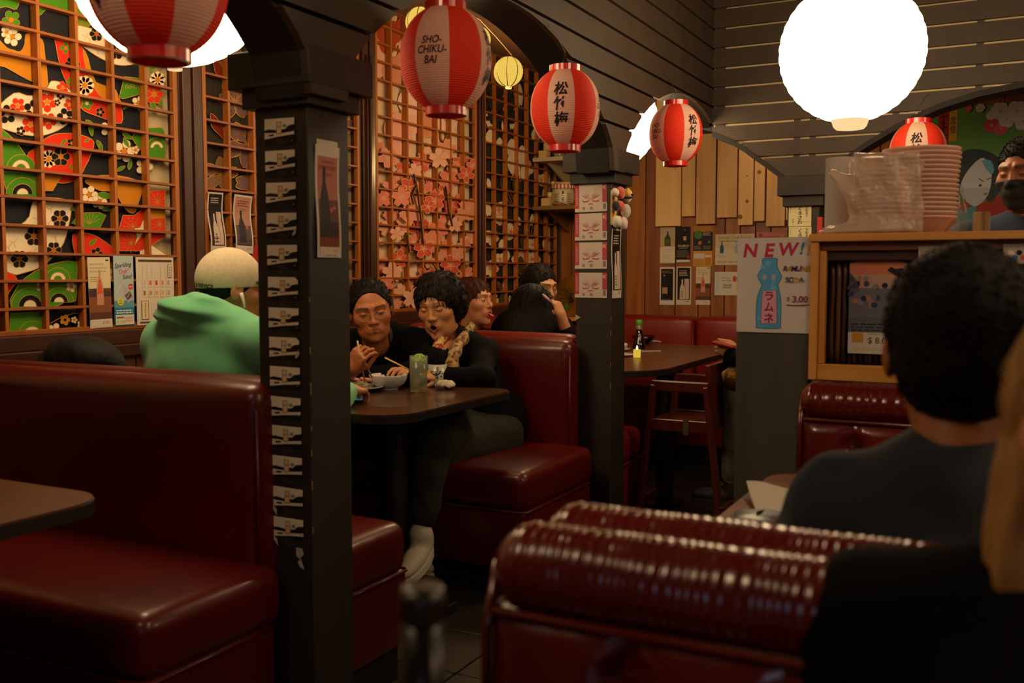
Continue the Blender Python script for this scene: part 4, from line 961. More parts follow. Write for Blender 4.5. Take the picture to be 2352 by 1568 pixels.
def sparkling(p, H):
    p.rect(0, H * .28, 1, H, '#aebfc4'); p.rect(0, .42, 1, H * .34, '#2c7a9c'); p.rect(0, H * .26, 1, H * .36, '#5a98ac'); p.text('Sparkling', .48, H - .4, .26, '#2a2022', .012, .3, width=.86, rot=6); p.text('"Draft"', .5, H - .63, .25, '#c8402c', .012, .3, width=.52, rot=4); p.text('Sake!', .68, H - .84, .25, '#2a2022', .012, .3, width=.5, rot=5)
    c, s = math.cos(math.radians(33)), math.sin(math.radians(33)); Z = lambda a, b_: (.68 + a * c - b_ * s, .82 + .45 + a * s + b_ * c)
    p.poly([Z(*q) for q in ((-.18, -.3), (.18, -.3), (.18, .1), (.06, .3), (.05, .62), (-.05, .62), (-.06, .3), (-.18, .1))], '#b4aab0'); p.poly([Z(*q) for q in ((-.15, -.2), (.15, -.2), (.15, .05), (-.15, .05))], '#5a5058'); p.line([Z(-.1, -.1), Z(.1, 0)], .02, '#d8d0d0')
    for k in range(14): p.circ(.1 + .35 * ((k * .618) % 1), H - 1.05 - .5 * ((k * .37) % 1), .018, '#d8e4e8')
    p.circ(.83, H - 1.25, .12, '#c8302c'); p.text('NEW', .83, H - 1.25, .09, '#f0e8e0', .01); p.circ(.3, .98, .17, '#d8cc38'); p.text('15%', .3, 1.03, .11, '#3a7a8c', .01); p.text('ABV', .3, .91, .11, '#3a7a8c', .01)
    p.lines(.08, .5, .92, .68, 2, '#cfe0e6', .6, .05); p.rect(.04, .04, .96, .44, '#dcd2bc'); p.lines(.08, .3, .45, .38, 1, '#2a2022', .8, 0); p.text('$ 17.00', .3, .15, .13, '#5a7a5a', .005); p.text('HOLIDAY\nSPECIAL', .72, .25, .11, '#b04838', .005)
sheet('sake_poster', 'pale blue Sparkling Draft Sake poster in the middle of three on the first screen', 'poster', 'x', WX + .006, 259, 587, 309, 746, sparkling, '#2c7a8c')
def menu(p, H):
    p.rect(.06, H - .1, .95, H - .05, '#5a4440'); p.rect(.07, .03, .8, .07, '#5a4440')
    for i in range(7): 
        if i != 3: p.lines(.15 + i * .12, H * .68, .17 + i * .12, H * .9, 9, '#b0a498', .5, 0)
        p.lines(.36 + i * .09, H * .12, .38 + i * .09, H * .32, 9, '#b0a498', .5, 0)
    for i, (y, cs) in enumerate(((H * .56, ('#c8bcb0', '#c86a50', '#c83a34', '#d08a78', '#a89a90')), (H * .41, ('#8a7a70', '#b08a70', '#d0a050', '#cfb060', '#a8a09a')))):
        for j, c in enumerate(cs): x = .2 + .16 * j; p.rect(x - .05, y, x + .05, y + .16, '#dcc8ac'); p.rect(x - .03, y + .04, x + .03, y + .13, c)
    p.rect(.11, .11, .3, H * .36, '#7a6a40'); p.rect(.125, .125, .285, H * .353, '#d8c89c'); p.lines(.19, .17, .22, H * .33, 7, '#5a4a34', .6, 0); p.rect(.83, H - .42, .93, H - .14, '#7a6a60'); p.rect(.84, H - .41, .92, H - .15, '#ddd2c0'); p.lines(.865, H - .39, .895, H - .17, 4, '#4a3a34', .6, 0)
sheet('menu_sheet', 'white menu sheet with small coloured pictures, right of three on the first screen', 'menu', 'x', WX + .006, 311, 590, 401, 742, menu, '#d6cabc')
# four red and white cards on the second pillar
def redcard(p, H):
    p.rect(0, .1, .14, H, '#b8485a'); p.rect(.86, H * .33, 1, H, '#b8485a'); p.lines(.04, .2, .1, H - .1, 10, '#d8a0a0', .5, 0); p.rect(.88, .06, .97, .22, '#8a7a78'); p.text('新', .93, H - .12, .12, '#e0c8c8', .02)
    c = '#a83a44'
    for s in (-1, 1):
        for k in range(4):
            a0 = (.05, .1, .15, .2)[k]; P = [(.5 + s * (.02 + a0 * .2), H * (.52 - .03 * k)), (.5 + s * (a0 + .02), H * (.6 - .02 * k)), (.5 + s * (a0 + .1 - .01 * k), H * (.88 - .09 * k)), (.5 + s * (a0 + .04), H * (.68 - .03 * k))]; p.poly(P, c, 2)
        p.poly([(.5 + s * .05, H * .42), (.5 + s * .2, H * .34), (.5 + s * .27, H * .42), (.5 + s * .18, H * .38)], c, 2); p.line([(.5 + s * .02, H * .5), (.5 + s * .06, H * .38), (.5 + s * .14, H * .36)], .015, c)
    p.line([(.42, H * .27), (.5, H * .29), (.58, H * .27)], .02, c); p.text('寿', .28, H * .13, .1, '#8a7a70', .0); p.text('和', .52, H * .13, .1, '#8a7a70', .0)
yt = [(424, 485), (491, 551), (557, 617), (626, 684)]
for k, (ya, yb) in enumerate(yt):
    sheet('face_card', '%s white card with red painted face lines on the second pillar' % ('top', 'second', 'third', 'bottom')[k], 'card', 'y', P2Y - .0015, 1320.5, ya, 1394, yb, redcard, '#cfc2bc', group='red and white cards on the second pillar', roll=(.8, .4, 0, -.2)[k])
for k, (x, y) in enumerate(((1337, 727), (1331, 710), (1335, 698), (1325, 737))):
    pass
b = MB(); q = [at(x, y, y=P2Y - .001) for x, y in ((1322, 722), (1334, 729), (1324, 734), (1321, 735))]
b.add(np.array(q + [v + np.array((0, -.0006, 0)) for v in q]), [(0, 1, 2, 3), (7, 6, 5, 4)]); tag(b.build('torn_tape', paper('#b5ab98')), 'white scrap of tape under the cards on the second pillar', 'paper')
sheet('sake_poster', 'narrow sake poster with white bottle on the aisle face of the second pillar', 'poster', 'x', PX + .001, 1405, 524, 1425, 684, whiteb, '#b8ae9c', curl=.004)
# cream cards on the farthest pillar
def kuro(p, H):
    p.text('く\nろ\nさ\nわ', .5, H * .5, .2, '#1c1812', .03, .1, width=.2); p.text('生\n酛\n造\nり', .8, H * .66, .13, '#3a342a', .01, width=.12); p.text('純\n米', .2, H * .25, .1, '#3a342a', 0, width=.09); p.rect(.62, .18, .92, .2, '#8a8468'); p.lines(.05, H * .6, .1, H * .92, 5, '#8a8468', .5, 0)
PF = FY + .016 - .0015
sheet('cream_card', 'upper cream card with brush writing on the farthest pillar', 'card', 'y', PF, 1812, 470, 1863, 519, kuro, '#cfc698'); sheet('cream_card', 'lower cream card with brush writing, cut by the soda sign', 'card', 'y', PF, 1812, 521, 1863, 570, kuro, '#cfc698')
b = MB(); A = at(1877, 498, y=FY - .02); Bq = at(1888, 545, y=FY - .02); b.box(A[0], Bq[0], FY - .02, FY + .016, Bq[2], A[2]); tag(b.build('red_tag', paper('#b03a30'), bevel=.002, seg=1), 'narrow red tag fixed to the farthest pillar', 'sign')
# the soda sign
def soda(p, H):
    p.text('N', .18, H - .17, .25, '#b8325a', .035, .15); p.text('E', .44, H - .17, .25, '#b8325a', .035, .15); p.text('W', .7, H - .16, .24, '#b8325a', .035, .15); p.text('!', .87, H - .15, .22, '#3a7aa8', .03, .2); p.text('!', .955, H - .17, .2, '#c8a02c', .03, .2)
    B1 = [(.275, .1), (.27, .3), (.28, .48), (.32, .6), (.34, .66), (.29, .74), (.285, .8), (.33, .87), (.345, .93), (.34, .99), (.36, 1.02), (.53, 1.02), (.545, .99), (.54, .93), (.56, .86), (.6, .79), (.595, .73), (.56, .66), (.57, .6), (.6, .46), (.605, .3), (.6, .1), (.585, .06), (.3, .06)]
    s = H / 1.3; B1 = [(a, b_ * s) for a, b_ in B1]; p.poly(B1, '#55a0d4', 2); p.line(smooth_poly(B1, 2), .008, '#2a5a70', True)
    for x0, y0, r in ((.35, .9, .03), (.5, .62, .04), (.32, .2, .03), (.42, .95, .04), (.5, .7, .03)): p.circ(x0, y0 * s, r, '#6cb0dc')
    p.circ(.375, .76 * s, .033, '#a8a4bc', .045); p.circ(.5, .76 * s, .033, '#a8a4bc', .045)
    p.poly([(.335, .12 * s), (.555, .13 * s), (.54, .58 * s), (.35, .57 * s)], '#d89aac'); p.line([(.335, .12 * s), (.555, .13 * s), (.54, .58 * s), (.35, .57 * s)], .006, '#8a3a50', True)
    for c, y in (('ラ', .50), ('ム', .35), ('ネ', .2)): p.text(c, .445, y * s, .14, '#8a2c58', .03)
    for c, x, h in zip('RAMUNE', (.655, .71, .77, .835, .9, .96), ('#5a2a30', '#b08a20', '#5a2a5a', '#3a3a7a', '#b0761c', '#a89a20')): p.text(c, x, H - .42, .1, h, .03, .15)
    for c, x, h in zip('SODA', (.68, .74, .8, .87), ('#4a4a4a', '#3a4a5a', '#c0a020', '#5a5a5a')): p.text(c, x, H - .57, .1, h, .03)
    p.text('$', .7, H - .83, .08, '#6a6a6a', 0); p.text('3.00', .86, H - .83, .12, '#8a2c4a', .02); p.line([(.68, H - .91), (.8, H - .915), (.98, H - .905)], .012, '#5a2040')
sheet('paper_sign', 'hand-drawn NEW ramune soda sign with blue bottle on the grey partition', 'sign', 'y', 2.85, 1695, 547, 1861.5, 766, soda, '#cdc4c0')
# beer poster on the cabinet
def beer(p, H):
    p.rect(0, H * .33, 1, H, '#4c5268'); p.rect(0, H - .22, 1, H, '#20283a'); p.poly([(0, H - .5), (0, H - .3), (.15, H - .25), (.5, H - .22), (.85, H - .25), (1, H - .3), (1, H - .5)], '#c8785a'); p.rect(0, H - .75, 1, H - .5, '#b89080'); p.text('PREMIUM MALT\'S', .56, H - .12, .13, '#b98a48', .012, width=.7)
    p.rect(0, H * .33, 1, H - .75, '#6a6a78'); rnd = random.Random(5)
    p.poly([(0, H - .45), (.14, H - .62), (.2, H - .8), (0, H - .9)], '#5a5460')
    for k in range(26): x, y = rnd.random(), H * .42 + rnd.random() * H * .3; p.circ(x, y, .03 + .03 * rnd.random(), rnd.choice(('#2c3a6a', '#8a8088', '#3c4456', '#a8785a', '#20283c')), .05)
    p.poly([(.66, H - .42), (.72, H - .36), (.8, H - .4), (.92, H - .38), (.98, H - .5), (.8, H - .52)], '#2a2430'); p.rect(0, H * .2, 1, H * .34, '#5e606c'); p.lines(.05, H * .215, .95, H * .3, 3, '#1e2230', .4, .2)
    p.rect(0, 0, 1, H * .2, '#cfc6bc'); p.rect(.07, .2, .27, .38, '#c89038'); p.text('$ 8.00', .55, .24, .16, '#3a3a44', .01); p.lines(.35, .36, .6, .4, 1, '#7a7a80'); p.lines(.07, .06, .93, .13, 2, '#a8a09a', .3, 0)
sheet('beer_poster', 'Premium Malts beer poster on the bamboo canes, partly hidden by the man', 'poster', 'y', 2.892, 1953, 568, 2079, 815, beer, '#cfc6bc')
sheet('paper_note', 'pale note on the cabinet rail right of the beer poster', 'paper', 'y', 2.86, 2110, 565, 2170, 600, lambda p, H: p.lines(.1, .1, .9, H - .1, 3, '#8a7a70'), '#b0a498')
def colour_strip(p, H):
    for k in range(12): p.circ(.08 + k * .08, H * (.3 + .25 * (k % 2)), .06, ('#c85a4a', '#e0d0c0', '#3a6ac0', '#1a1a24')[k % 4])
sheet('photo_card', 'card of colourful food pictures on the cabinet rail at the right edge', 'card', 'y', 2.86, 2305, 560, 2420, 605, colour_strip, '#b8a8a0')
# posters on the end wall
EP = EY - .001
def yuzu(p, H):
    p.rect(0, H * .45, 1, H, '#b0a080'); p.circ(.17, H * .5, .11, '#d89a20'); p.circ(.85, H * .5, .1, '#c8a82c'); bottle(p, .5, H * .48, .42, H * .4, '#3c4424', .25, None, '#5a5a2c'); p.text('YUZUMORI', .5, H * .38, .12, '#a8a08c', 0, width=.75); p.rect(.15, H * .31, .85, H * .325, '#d0b840'); p.lines(.15, H * .12, .85, H * .26, 4, '#a8a08c', .25); p.lines(.1, .05, .9, .1, 1, '#6a6458')
def kokuto(p, H):
    p.rect(0, .22, 1, H, '#1e1816'); bottle(p, .6, H * .58, .26, H * .34, '#14100f', .4, '#8a6a58', '#b8a080'); p.text('KURO', .5, H * .47, .17, '#cdbfa8', .03, .2, width=.8); p.lines(.2, H * .4, .8, H * .43, 1, '#b0a490', .6, 0); p.lines(.05, H * .16, .95, H * .37, 9, '#8a8074', .3); p.circ(.85, .38, .1, '#a82a28'); p.rect(.02, .03, .97, .2, '#cdc4b8')
def beerad(p, H):
    p.rect(0, H - .3, 1, H, '#b07a28'); p.rect(0, H * .38, 1, H - .3, '#24242a'); p.circ(.25, H * .78, .22, '#4a7a2a'); p.circ(.35, H * .58, .1, '#c8702c'); p.circ(.82, H * .6, .08, '#4a7a4a'); p.lines(.5, H * .76, .95, H * .85, 3, '#b8b0a0', .5); p.lines(.05, H * .42, .45, H * .52, 5, '#9a948c', .35); p.lines(.52, H * .42, .95, H * .52, 5, '#9a948c', .35)
    p.rect(0, 0, 1, H * .38, '#c8943c'); p.rect(.05, .4, .6, .65, '#cdc8c0'); p.rect(.65, .06, .92, .5, '#b87a20'); p.rect(.63, .45, .94, .56, '#e0d2b0'); p.lines(.05, .08, .55, .34, 4, '#8a6420', .3)
def summer(p, H):
    p.rect(0, H * .55, 1, H, '#cbbd98'); p.text('Summer Drink Specials', .5, H - .1, .12, '#6a6050', 0, .3, width=.85); bottle(p, .17, H * .38, .1, H * .38, '#2c5a8c', .3); bottle(p, .55, H * .38, .1, H * .38, '#9ab0c0', .3); p.lines(.05, H * .25, .3, H * .34, 2, '#8a8478'); p.lines(.05, H * .08, .95, H * .14, 1, '#a87a5a', .5, 0); p.lines(.1, H * .76, .7, H * .82, 1, '#5a5448', .4, 0)
def winter(p, H):
    p.rect(.02, .1, .2, H - .05, '#bcc4c8'); p.text('Mountain\nSake Flight', .5, H - .32, .1, '#5a5450', 0); p.text('WINTER\nSPECIAL', .55, H * .38, .1, '#1e1a18', .02); p.circ(.85, H - .3, .08, '#c04a34', .13); p.poly([(.88, .1), (.98, .1), (.98, H * .6), (.9, H * .5)], '#d8c86a')
sheet('sake_poster', 'cream poster with green bottle and yuzu at upper left of the end wall', 'poster', 'y', EP, 1517, 522, 1550, 604, yuzu, '#d6ccb4')
sheet('sake_poster', 'black poster with small bottle, second in the upper row on the end wall', 'poster', 'y', EP, 1554, 521, 1585.5, 603, kokuto, '#1e1816')
sheet('beer_poster', 'orange and black beer poster, third in the upper row on the end wall', 'poster', 'y', EP, 1593, 519, 1636, 611, beerad, '#c8943c')
sheet('drink_poster', 'Summer Drink Specials poster with blue bottle beside the soda sign', 'poster', 'y', EP, 1643.5, 538, 1732, 608, summer, '#cfc6b0')
sheet('pink_poster', 'pink poster mostly hidden behind the soda sign', 'poster', 'y', EP, 1738, 533, 1800, 600, lambda p, H: (p.circ(.15, H - .12, .07, '#8a4a40'), p.lines(.3, H - .2, .9, H - .08, 1, '#a84a4a')), '#b87068')
def darkb(p, H): p.rect(.08, .3, .9, H - .12, '#17110f'); p.lines(.15, H - .4, .85, H - .2, 2, '#8a6a4c', .5); p.circ(.3, H - .55, .05, '#b8a890'); bottle(p, .35, .58, .42, H * .5, '#221a18', .35, None, '#a88c70'); p.lines(.2, .36, .8, .42, 1, '#9a8c7c')
sheet('sake_poster', 'white-edged black poster at lower left on the end wall', 'poster', 'y', EP, 1516, 613, 1549, 700, darkb, '#cfc6bc')
sheet('sake_poster', 'black poster with white bottle, second in the lower row on the end wall', 'poster', 'y', EP, 1554, 612, 1587, 700, whiteb, '#cfc6bc')
sheet('sake_poster', 'tan poster with orange bottle, third in the lower row on the end wall', 'poster', 'y', EP, 1599, 612, 1631, 700, orangeb, '#d6cab0')
sheet('winter_sheet', 'small white winter special sheet in the lower row beside the partition', 'paper', 'y', EP, 1642, 624, 1695, 678, winter, '#cfcac2')
# big print high on the end wall, a plain woodblock style figure
def bigprint(p, H):
    f0 = p.fn; p.fn = lambda a, b_, l: f0(a * .52, b_ * .52, l); H = H / .52
    p.rect(0, 0, .05, H, '#9aa4b0'); p.rect(.27, .62, .42, H - .03, '#a83a28'); p.line([(.345, H - .1), (.35, .75)], .02, '#5a2a24'); 
    for k in range(4): p.line([(.3, H - .14 - .17 * k), (.395, H - .12 - .17 * k)], .018, '#4a2420'); p.line([(.31, H - .2 - .17 * k), (.385, H - .24 - .17 * k)], .014, '#4a2420')
    p.rect(.42, H - .5, .53, H - .02, '#d0a83c'); p.text('忠\n信', .475, H - .26, .13, '#3a3224', .01, width=.08)
    for x, y, r, c in ((1.0, H - .3, .1, '#d04a60'), (1.12, H - .36, .09, '#d8607a'), (1.2, H - .22, .12, '#d8d4dc'), (1.32, H - .12, .14, '#d8d4dc'), (1.1, H - .1, .12, '#d0d0d8'), (1.42, H - .28, .12, '#d8d4dc'), (.98, H - .16, .06, '#d8d4dc'), (.68, H - .03, .05, '#d06a58'), (.84, H - .04, .06, '#c8d0c8')):
        for k in range(6): p.circ(x + r * .6 * math.cos(k), y + r * .6 * math.sin(k), r * .5, c)
        p.circ(x, y, r * .2, '#d8b05a')
    p.poly([(.3, 0), (.36, .5), (.5, .66), (.9, .62), (1.3, .8), (1.85, .9), (1.9, 0)], '#b23a34', 3)
    p.poly([(.5, .55), (.64, .5), (.82, .6), (.8, .4), (.62, .05), (.5, 0), (.58, .3)], '#5a98b4', 2)
    p.poly([(.42, .95), (.52, 1.3), (.7, 1.42), (.95, 1.38), (1.15, 1.2), (1.15, .85), (1.0, .62), (.85, .8), (.6, .6), (.42, .7)], '#3a4450', 3)
    p.poly([(.66, 1.05), (.86, 1.28), (.98, 1.2), (1.02, 1.0), (.98, .74), (.84, .58), (.72, .62), (.6, .8)], '#ccd0d8', 3); p.poly([(.88, 1.24), (1.0, 1.24), (1.05, 1.1), (1.0, 1.04)], '#6ab0cc', 2)
    p.line([(.85, .98), (.92, .93)], .012, '#3a3a40'); p.line([(.95, .96), (1.02, .99)], .012, '#3a3a40'); p.circ(.87, .88, .022, '#5a5a60'); p.line([(.92, .74), (.97, .76)], .02, '#a03a50')
sheet('wall_print', 'green woodblock style print of a figure in red high on the end wall', 'picture', 'y', EP, 2112, 252, 2432, 560, bigprint, '#6a9c50')
sheet('paper_note', 'small white tag on the planks beside the dark arch', 'paper', 'y', EP, 1996, 320, 2012, 331, lambda p, H: p.lines(.1, .1, .9, H - .1, 2, '#5a4a40'), '#c8bca8')
# ================================================================ people: smooth-blended volumes turned into one continuous surface
def surf(f, lo, hi, h):
    """surface nets of the field f(P)->distance on a regular grid"""
    lo = np.array(lo, float); hi = np.array(hi, float); n = np.maximum(3, np.ceil((hi - lo) / h).astype(int) + 1)
    ax = [lo[i] + h * np.arange(n[i]) for i in range(3)]
    X, Y, Z = np.meshgrid(*ax, indexing='ij'); S = f(np.stack([X.ravel(), Y.ravel(), Z.ravel()], 1)).reshape(n)
    ins = S < 0; c = np.zeros(n - 1, int)
    for i in (0, 1):
        for j in (0, 1):
            for k in (0, 1): c += ins[i:n[0] - 1 + i, j:n[1] - 1 + j, k:n[2] - 1 + k]
    act = (c > 0) & (c < 8); idx = -np.ones(n - 1, int); I = np.argwhere(act); idx[act] = np.arange(len(I))
    acc = np.zeros((len(I), 3)); cnt = np.zeros(len(I))
    for a in range(3):
        o = [k for k in range(3) if k != a]
        for u in (0, 1):
            for v in (0, 1):
                p = I.copy(); p[:, o[0]] += u; p[:, o[1]] += v; q = p.copy(); q[:, a] += 1
                s0 = S[p[:, 0], p[:, 1], p[:, 2]]; s1 = S[q[:, 0], q[:, 1], q[:, 2]]; m = (s0 < 0) != (s1 < 0)
                t = np.where(m, s0 / np.where(m, s0 - s1, 1), 0); w = p.astype(float); w[:, a] += t
                acc[m] += w[m]; cnt[m] += 1
    V = lo + h * acc / np.maximum(cnt, 1)[:, None]; F = []
    for a in range(3):
        b_, c_ = [(1, 2), (2, 0), (0, 1)][a]; sl0 = [slice(None)] * 3; sl1 = [slice(None)] * 3
        sl0[a] = slice(0, n[a] - 1); sl1[a] = slice(1, n[a])
        E0 = ins[tuple(sl0)]; E1 = ins[tuple(sl1)]; P = np.argwhere(E0 != E1)
        P = P[(P[:, b_] > 0) & (P[:, c_] > 0) & (P[:, b_] < n[b_] - 1) & (P[:, c_] < n[c_] - 1)]
        if not len(P): continue
        def g(db, dc): q = P.copy(); q[:, b_] += db; q[:, c_] += dc; return idx[q[:, 0], q[:, 1], q[:, 2]]
        Q = np.stack([g(-1, -1), g(0, -1), g(0, 0), g(-1, 0)], 1); fl = ~E0[P[:, 0], P[:, 1], P[:, 2]]
        Q[fl] = Q[fl][:, ::-1]; F.append(Q)
    F = np.concatenate(F) if F else np.zeros((0, 4), int); F = F[(F >= 0).all(1)]
    return V, F
def sE(P, c, r, M=None):
    p = P - np.array(c, float)
    if M is not None: p = p @ M
    r = np.array(r, float); k0 = np.linalg.norm(p / r, axis=1); k1 = np.linalg.norm(p / r ** 2, axis=1)
    return k0 * (k0 - 1) / np.maximum(k1, 1e-9)
def sC(P, a, b, ra, rb):
    a = np.array(a, float); b = np.array(b, float); d = b - a; t = np.clip(((P - a) @ d) / max(d @ d, 1e-12), 0, 1)
    return np.linalg.norm(P - a - t[:, None] * d, axis=1) - (ra + (rb - ra) * t)
def smin(a, b, k):
    h = np.clip(.5 + .5 * (b - a) / k, 0, 1); return b + (a - b) * h - k * h * (1 - h)
def smax(a, b, k): return -smin(-a, -b, k)
def noise3(P, s, seed=0):
    r = np.random.RandomState(seed); o = np.zeros(len(P))
    for k in range(6):
        w = r.normal(size=3) * s; o += np.sin(P @ w + r.uniform(0, 6.28)) / 6
    return o
def unit(v): v = np.array(v, float); return v / np.linalg.norm(v)
def frame(fwd, up=(0, 0, 1), roll=0):
    """columns right, forward, up"""
    f = unit(fwd); r = unit(np.cross(f, up)); u = np.cross(r, f)
    c, s = math.cos(math.radians(roll)), math.sin(math.radians(roll)); r2 = r * c + u * s; u2 = u * c - r * s
    return np.stack([r2, f, u2], 1)
def vmesh(V, F, name, mats, parent=None, color=None, mi=None, **kw):
    b = MB(); b.add(V, []); b.f = [tuple(q) for q in F.tolist()]; b.m = list(mi) if mi is not None else [0] * len(b.f)
    o = b.build(name, mats, parent, smooth=True, recalc=False, **kw)
    if color is not None:
        at_ = o.data.color_attributes.new('Col', 'FLOAT_COLOR', 'POINT'); at_.data.foreach_set('color', np.concatenate([color, np.ones((len(color), 1))], 1).astype(np.float32).ravel())
    return o
M_skin = mat('skin', '#b07048', .5, attr='Col', sss=.12, bump=(260, .12, .001))
def lc(h): return np.array(lin(h)[:3])

def face_field(o):
    """head around the origin, +y is where the face looks, z up"""
    mo = o.get('mouth', 0); w = o.get('w', 1.)
    def f(P):
        Q = P.copy(); Q[:, 0] = np.abs(Q[:, 0]); W = w
        d = sE(P, (0, -.014, .032), (.076 * W, .096, .086)); d = smin(d, sE(P, (0, .022, -.028), (.064 * W, .068, .086)), .03)
        d = smin(d, sE(P, (0, .036, -.078 - .008 * mo), (o.get('jaw', .046) * W, .046, .038)), .03)
        d = smin(d, sE(Q, (.044 * W, .052, -.018), (.025, .026, .024)), .022)
        d = smin(d, sC(Q, (.012, .083, .031), (.045 * W, .066, .030), .011, .011), .014)
        d = smax(d, -sE(Q, (.031 * W, .108, .006), (.021, .021, .014)), .018)
        d = smin(d, sE(Q, (.031 * W, .0705, .006), (.0165, .0165, .0125)), .004)
        d = smin(d, sC(P, (0, .082, .018), (0, .102, -.022), .007, .0095), .012); d = smin(d, sE(P, (0, .103, -.026), (.0115, .0105, .009)), .008)
        d = smin(d, sE(Q, (.0135, .094, -.029), (.0085, .010, .0075)), .005)
        d = smin(d, sE(P, (0, .078, -.058), (.034, .020, .022)), .015)
        zl = -.064 - .016 * mo
        d = smin(d, sC(Q, (0, .0945, -.0525), (.019 - .004 * mo, .084, -.056 - .003 * mo), .0062, .003), .005); d = smin(d, sC(Q, (0, .0935, zl), (.018 - .004 * mo, .083, zl + .006), .0068, .003), .005)
        if mo: d = smax(d, -sE(P, (0, .097, -.062 - .004 * mo), (.0135, .024, .0065 * mo + .001)), .004)
        else: d = smax(d, -sC(Q, (0, .104, -.0585), (.02, .092, -.0595), .0016, .001), .003)
        d = smin(d, sE(P, (0, .073, -.097 - .012 * mo), (.021, .018, .017)), .018)
        d = smin(d, sC(P, (0, -.012, -.045), (0, -.035, -.15), .052, .054), .03)
        # crease from nose to mouth corner
        d = smax(d, -sC(Q, (.022, .1015, -.028), (.034, .0885, -.056), .0016, .0014), .008)
        ear = sE(Q, (.080 * W, -.008, -.004), (.010, .021, .033), rotm(-10, 0, 12)); ear = smax(ear, -sE(Q, (.092 * W, -.002, .002), (.009, .011, .018)), .006)
        return smin(d, ear, .008)
    return f
def face_colour(V, o):
    base = lc(o.get('skin', '#b8784c')); C = np.tile(base, (len(V), 1)); Q = V.copy(); Q[:, 0] = np.abs(Q[:, 0]); mo = o.get('mouth', 0); w = o.get('w', 1.)
    n = noise3(V, 60, 3); C *= (1 + .08 * n)[:, None]
    def mix(m, c): 
        nonlocal C; m = np.clip(m, 0, 1)[:, None]; C = C * (1 - m) + lc(c) * m
    blush = np.exp(-((Q - np.array((.045, .07, -.03))) ** 2).sum(1) / .0007); mix(.28 * blush, o.get('blush', '#b0583a'))
    mix(.3 * np.exp(-((V - np.array((0, .105, -.024))) ** 2).sum(1) / .0003), '#b0583a')
    zl = -.064 - .016 * mo
    lip = np.minimum(sC(Q, (0, .0955, -.0525), (.017, .086, -.0558 - .003 * mo), .006, .003), sC(Q, (0, .0945, zl), (.016, .085, zl + .006), .0065, .003))
    mix(1 - np.clip((lip - .0005) / .003, 0, 1), o.get('lips', '#9c4a3a'))
    front = (V[:, 1] > .05)
    if mo: mix(np.clip(1 - np.maximum(sE(V, (0, .095, -.062 - .004 * mo), (.0135, .03, .0065 * mo + .001)) , 0) / .002, 0, 1) * (V[:, 1] < .092 + .0 * mo) * (V[:, 1] > .06), '#2a0c0a')
    brow = sC(Q, (.013, .094, .029 + o.get('brow', 0)), (.049 * w, .070, .034 + o.get('brow', 0)), .0046, .002); brow = np.abs((V[:, 2] - (.0315 + o.get('brow', 0) + o.get('bt', .06) * (Q[:, 0] - .013) - 3.2 * (Q[:, 0] - .03) ** 2))) - .0038 * o.get('bw', 1)
    m = np.clip(1 - brow / .0022, 0, 1) * (Q[:, 0] > .012) * (Q[:, 0] < .052 * w) * front; mix(m * .85, o.get('browc', '#1c120e'))
    ez = .003 - .0028 * ((Q[:, 0] - .031 * w) / .014) ** 2 * (1 if o.get('eyes', 'open') == 'open' else -1.2); op = o.get('open', .0035); inx = (Q[:, 0] > .0165 * w) * (Q[:, 0] < .0465 * w) * front
    if o.get('eyes', 'open') == 'open':
        hh = op * np.clip(1 - ((Q[:, 0] - .0315 * w) / .0155) ** 2, 0, 1); dz = np.abs(V[:, 2] - .005)
        mix(np.clip(1 - (dz - hh) / .0012, 0, 1) * inx, '#c8b8a8'); gx = .0315 * w + o.get('gaze', 0) * np.sign(V[:, 0]); ir = np.hypot(Q[:, 0] - gx, V[:, 2] - .005) 
        mix(np.clip(1 - (ir - .0048) / .001, 0, 1) * np.clip(1 - (dz - hh) / .0012, 0, 1) * inx, '#140c08')
        mix(np.clip(1 - (np.abs(V[:, 2] - .005 - hh - .0008) - .0011) / .0012, 0, 1) * inx * .9, '#1a0e0a')
    else:
        mix(np.clip(1 - (np.abs(V[:, 2] - ez - .001) - .0009) / .0016, 0, 1) * inx * .9, '#24120c')
    return C
def hand_field(palm, fingers, thumb, r=.0088):
    """palm = (wrist, knuckle centre, normal), fingers = list of joint lists"""
    def f(P):
        wr, kn, nm = [np.array(q, float) for q in palm]; M = frame(kn - wr, nm); c = (wr + kn) / 2
        d = sE(P, c, (.040, np.linalg.norm(kn - wr) * .62, .0165), M); d = smin(d, sC(P, wr - .02 * M[:, 1], wr + .015 * M[:, 1], .024, .026), .02)
        for L_ in fingers + [thumb]:
            rr = r * (1.15 if L_ is thumb else 1)
            q = None
            for i in range(len(L_) - 1):
                s = sC(P, L_[i], L_[i + 1], rr * (1 - .08 * i), rr * (1 - .08 * (i + 1))); q = s if q is None else smin(q, s, .003)
            d = smin(d, q, .006)
        return d
    return f
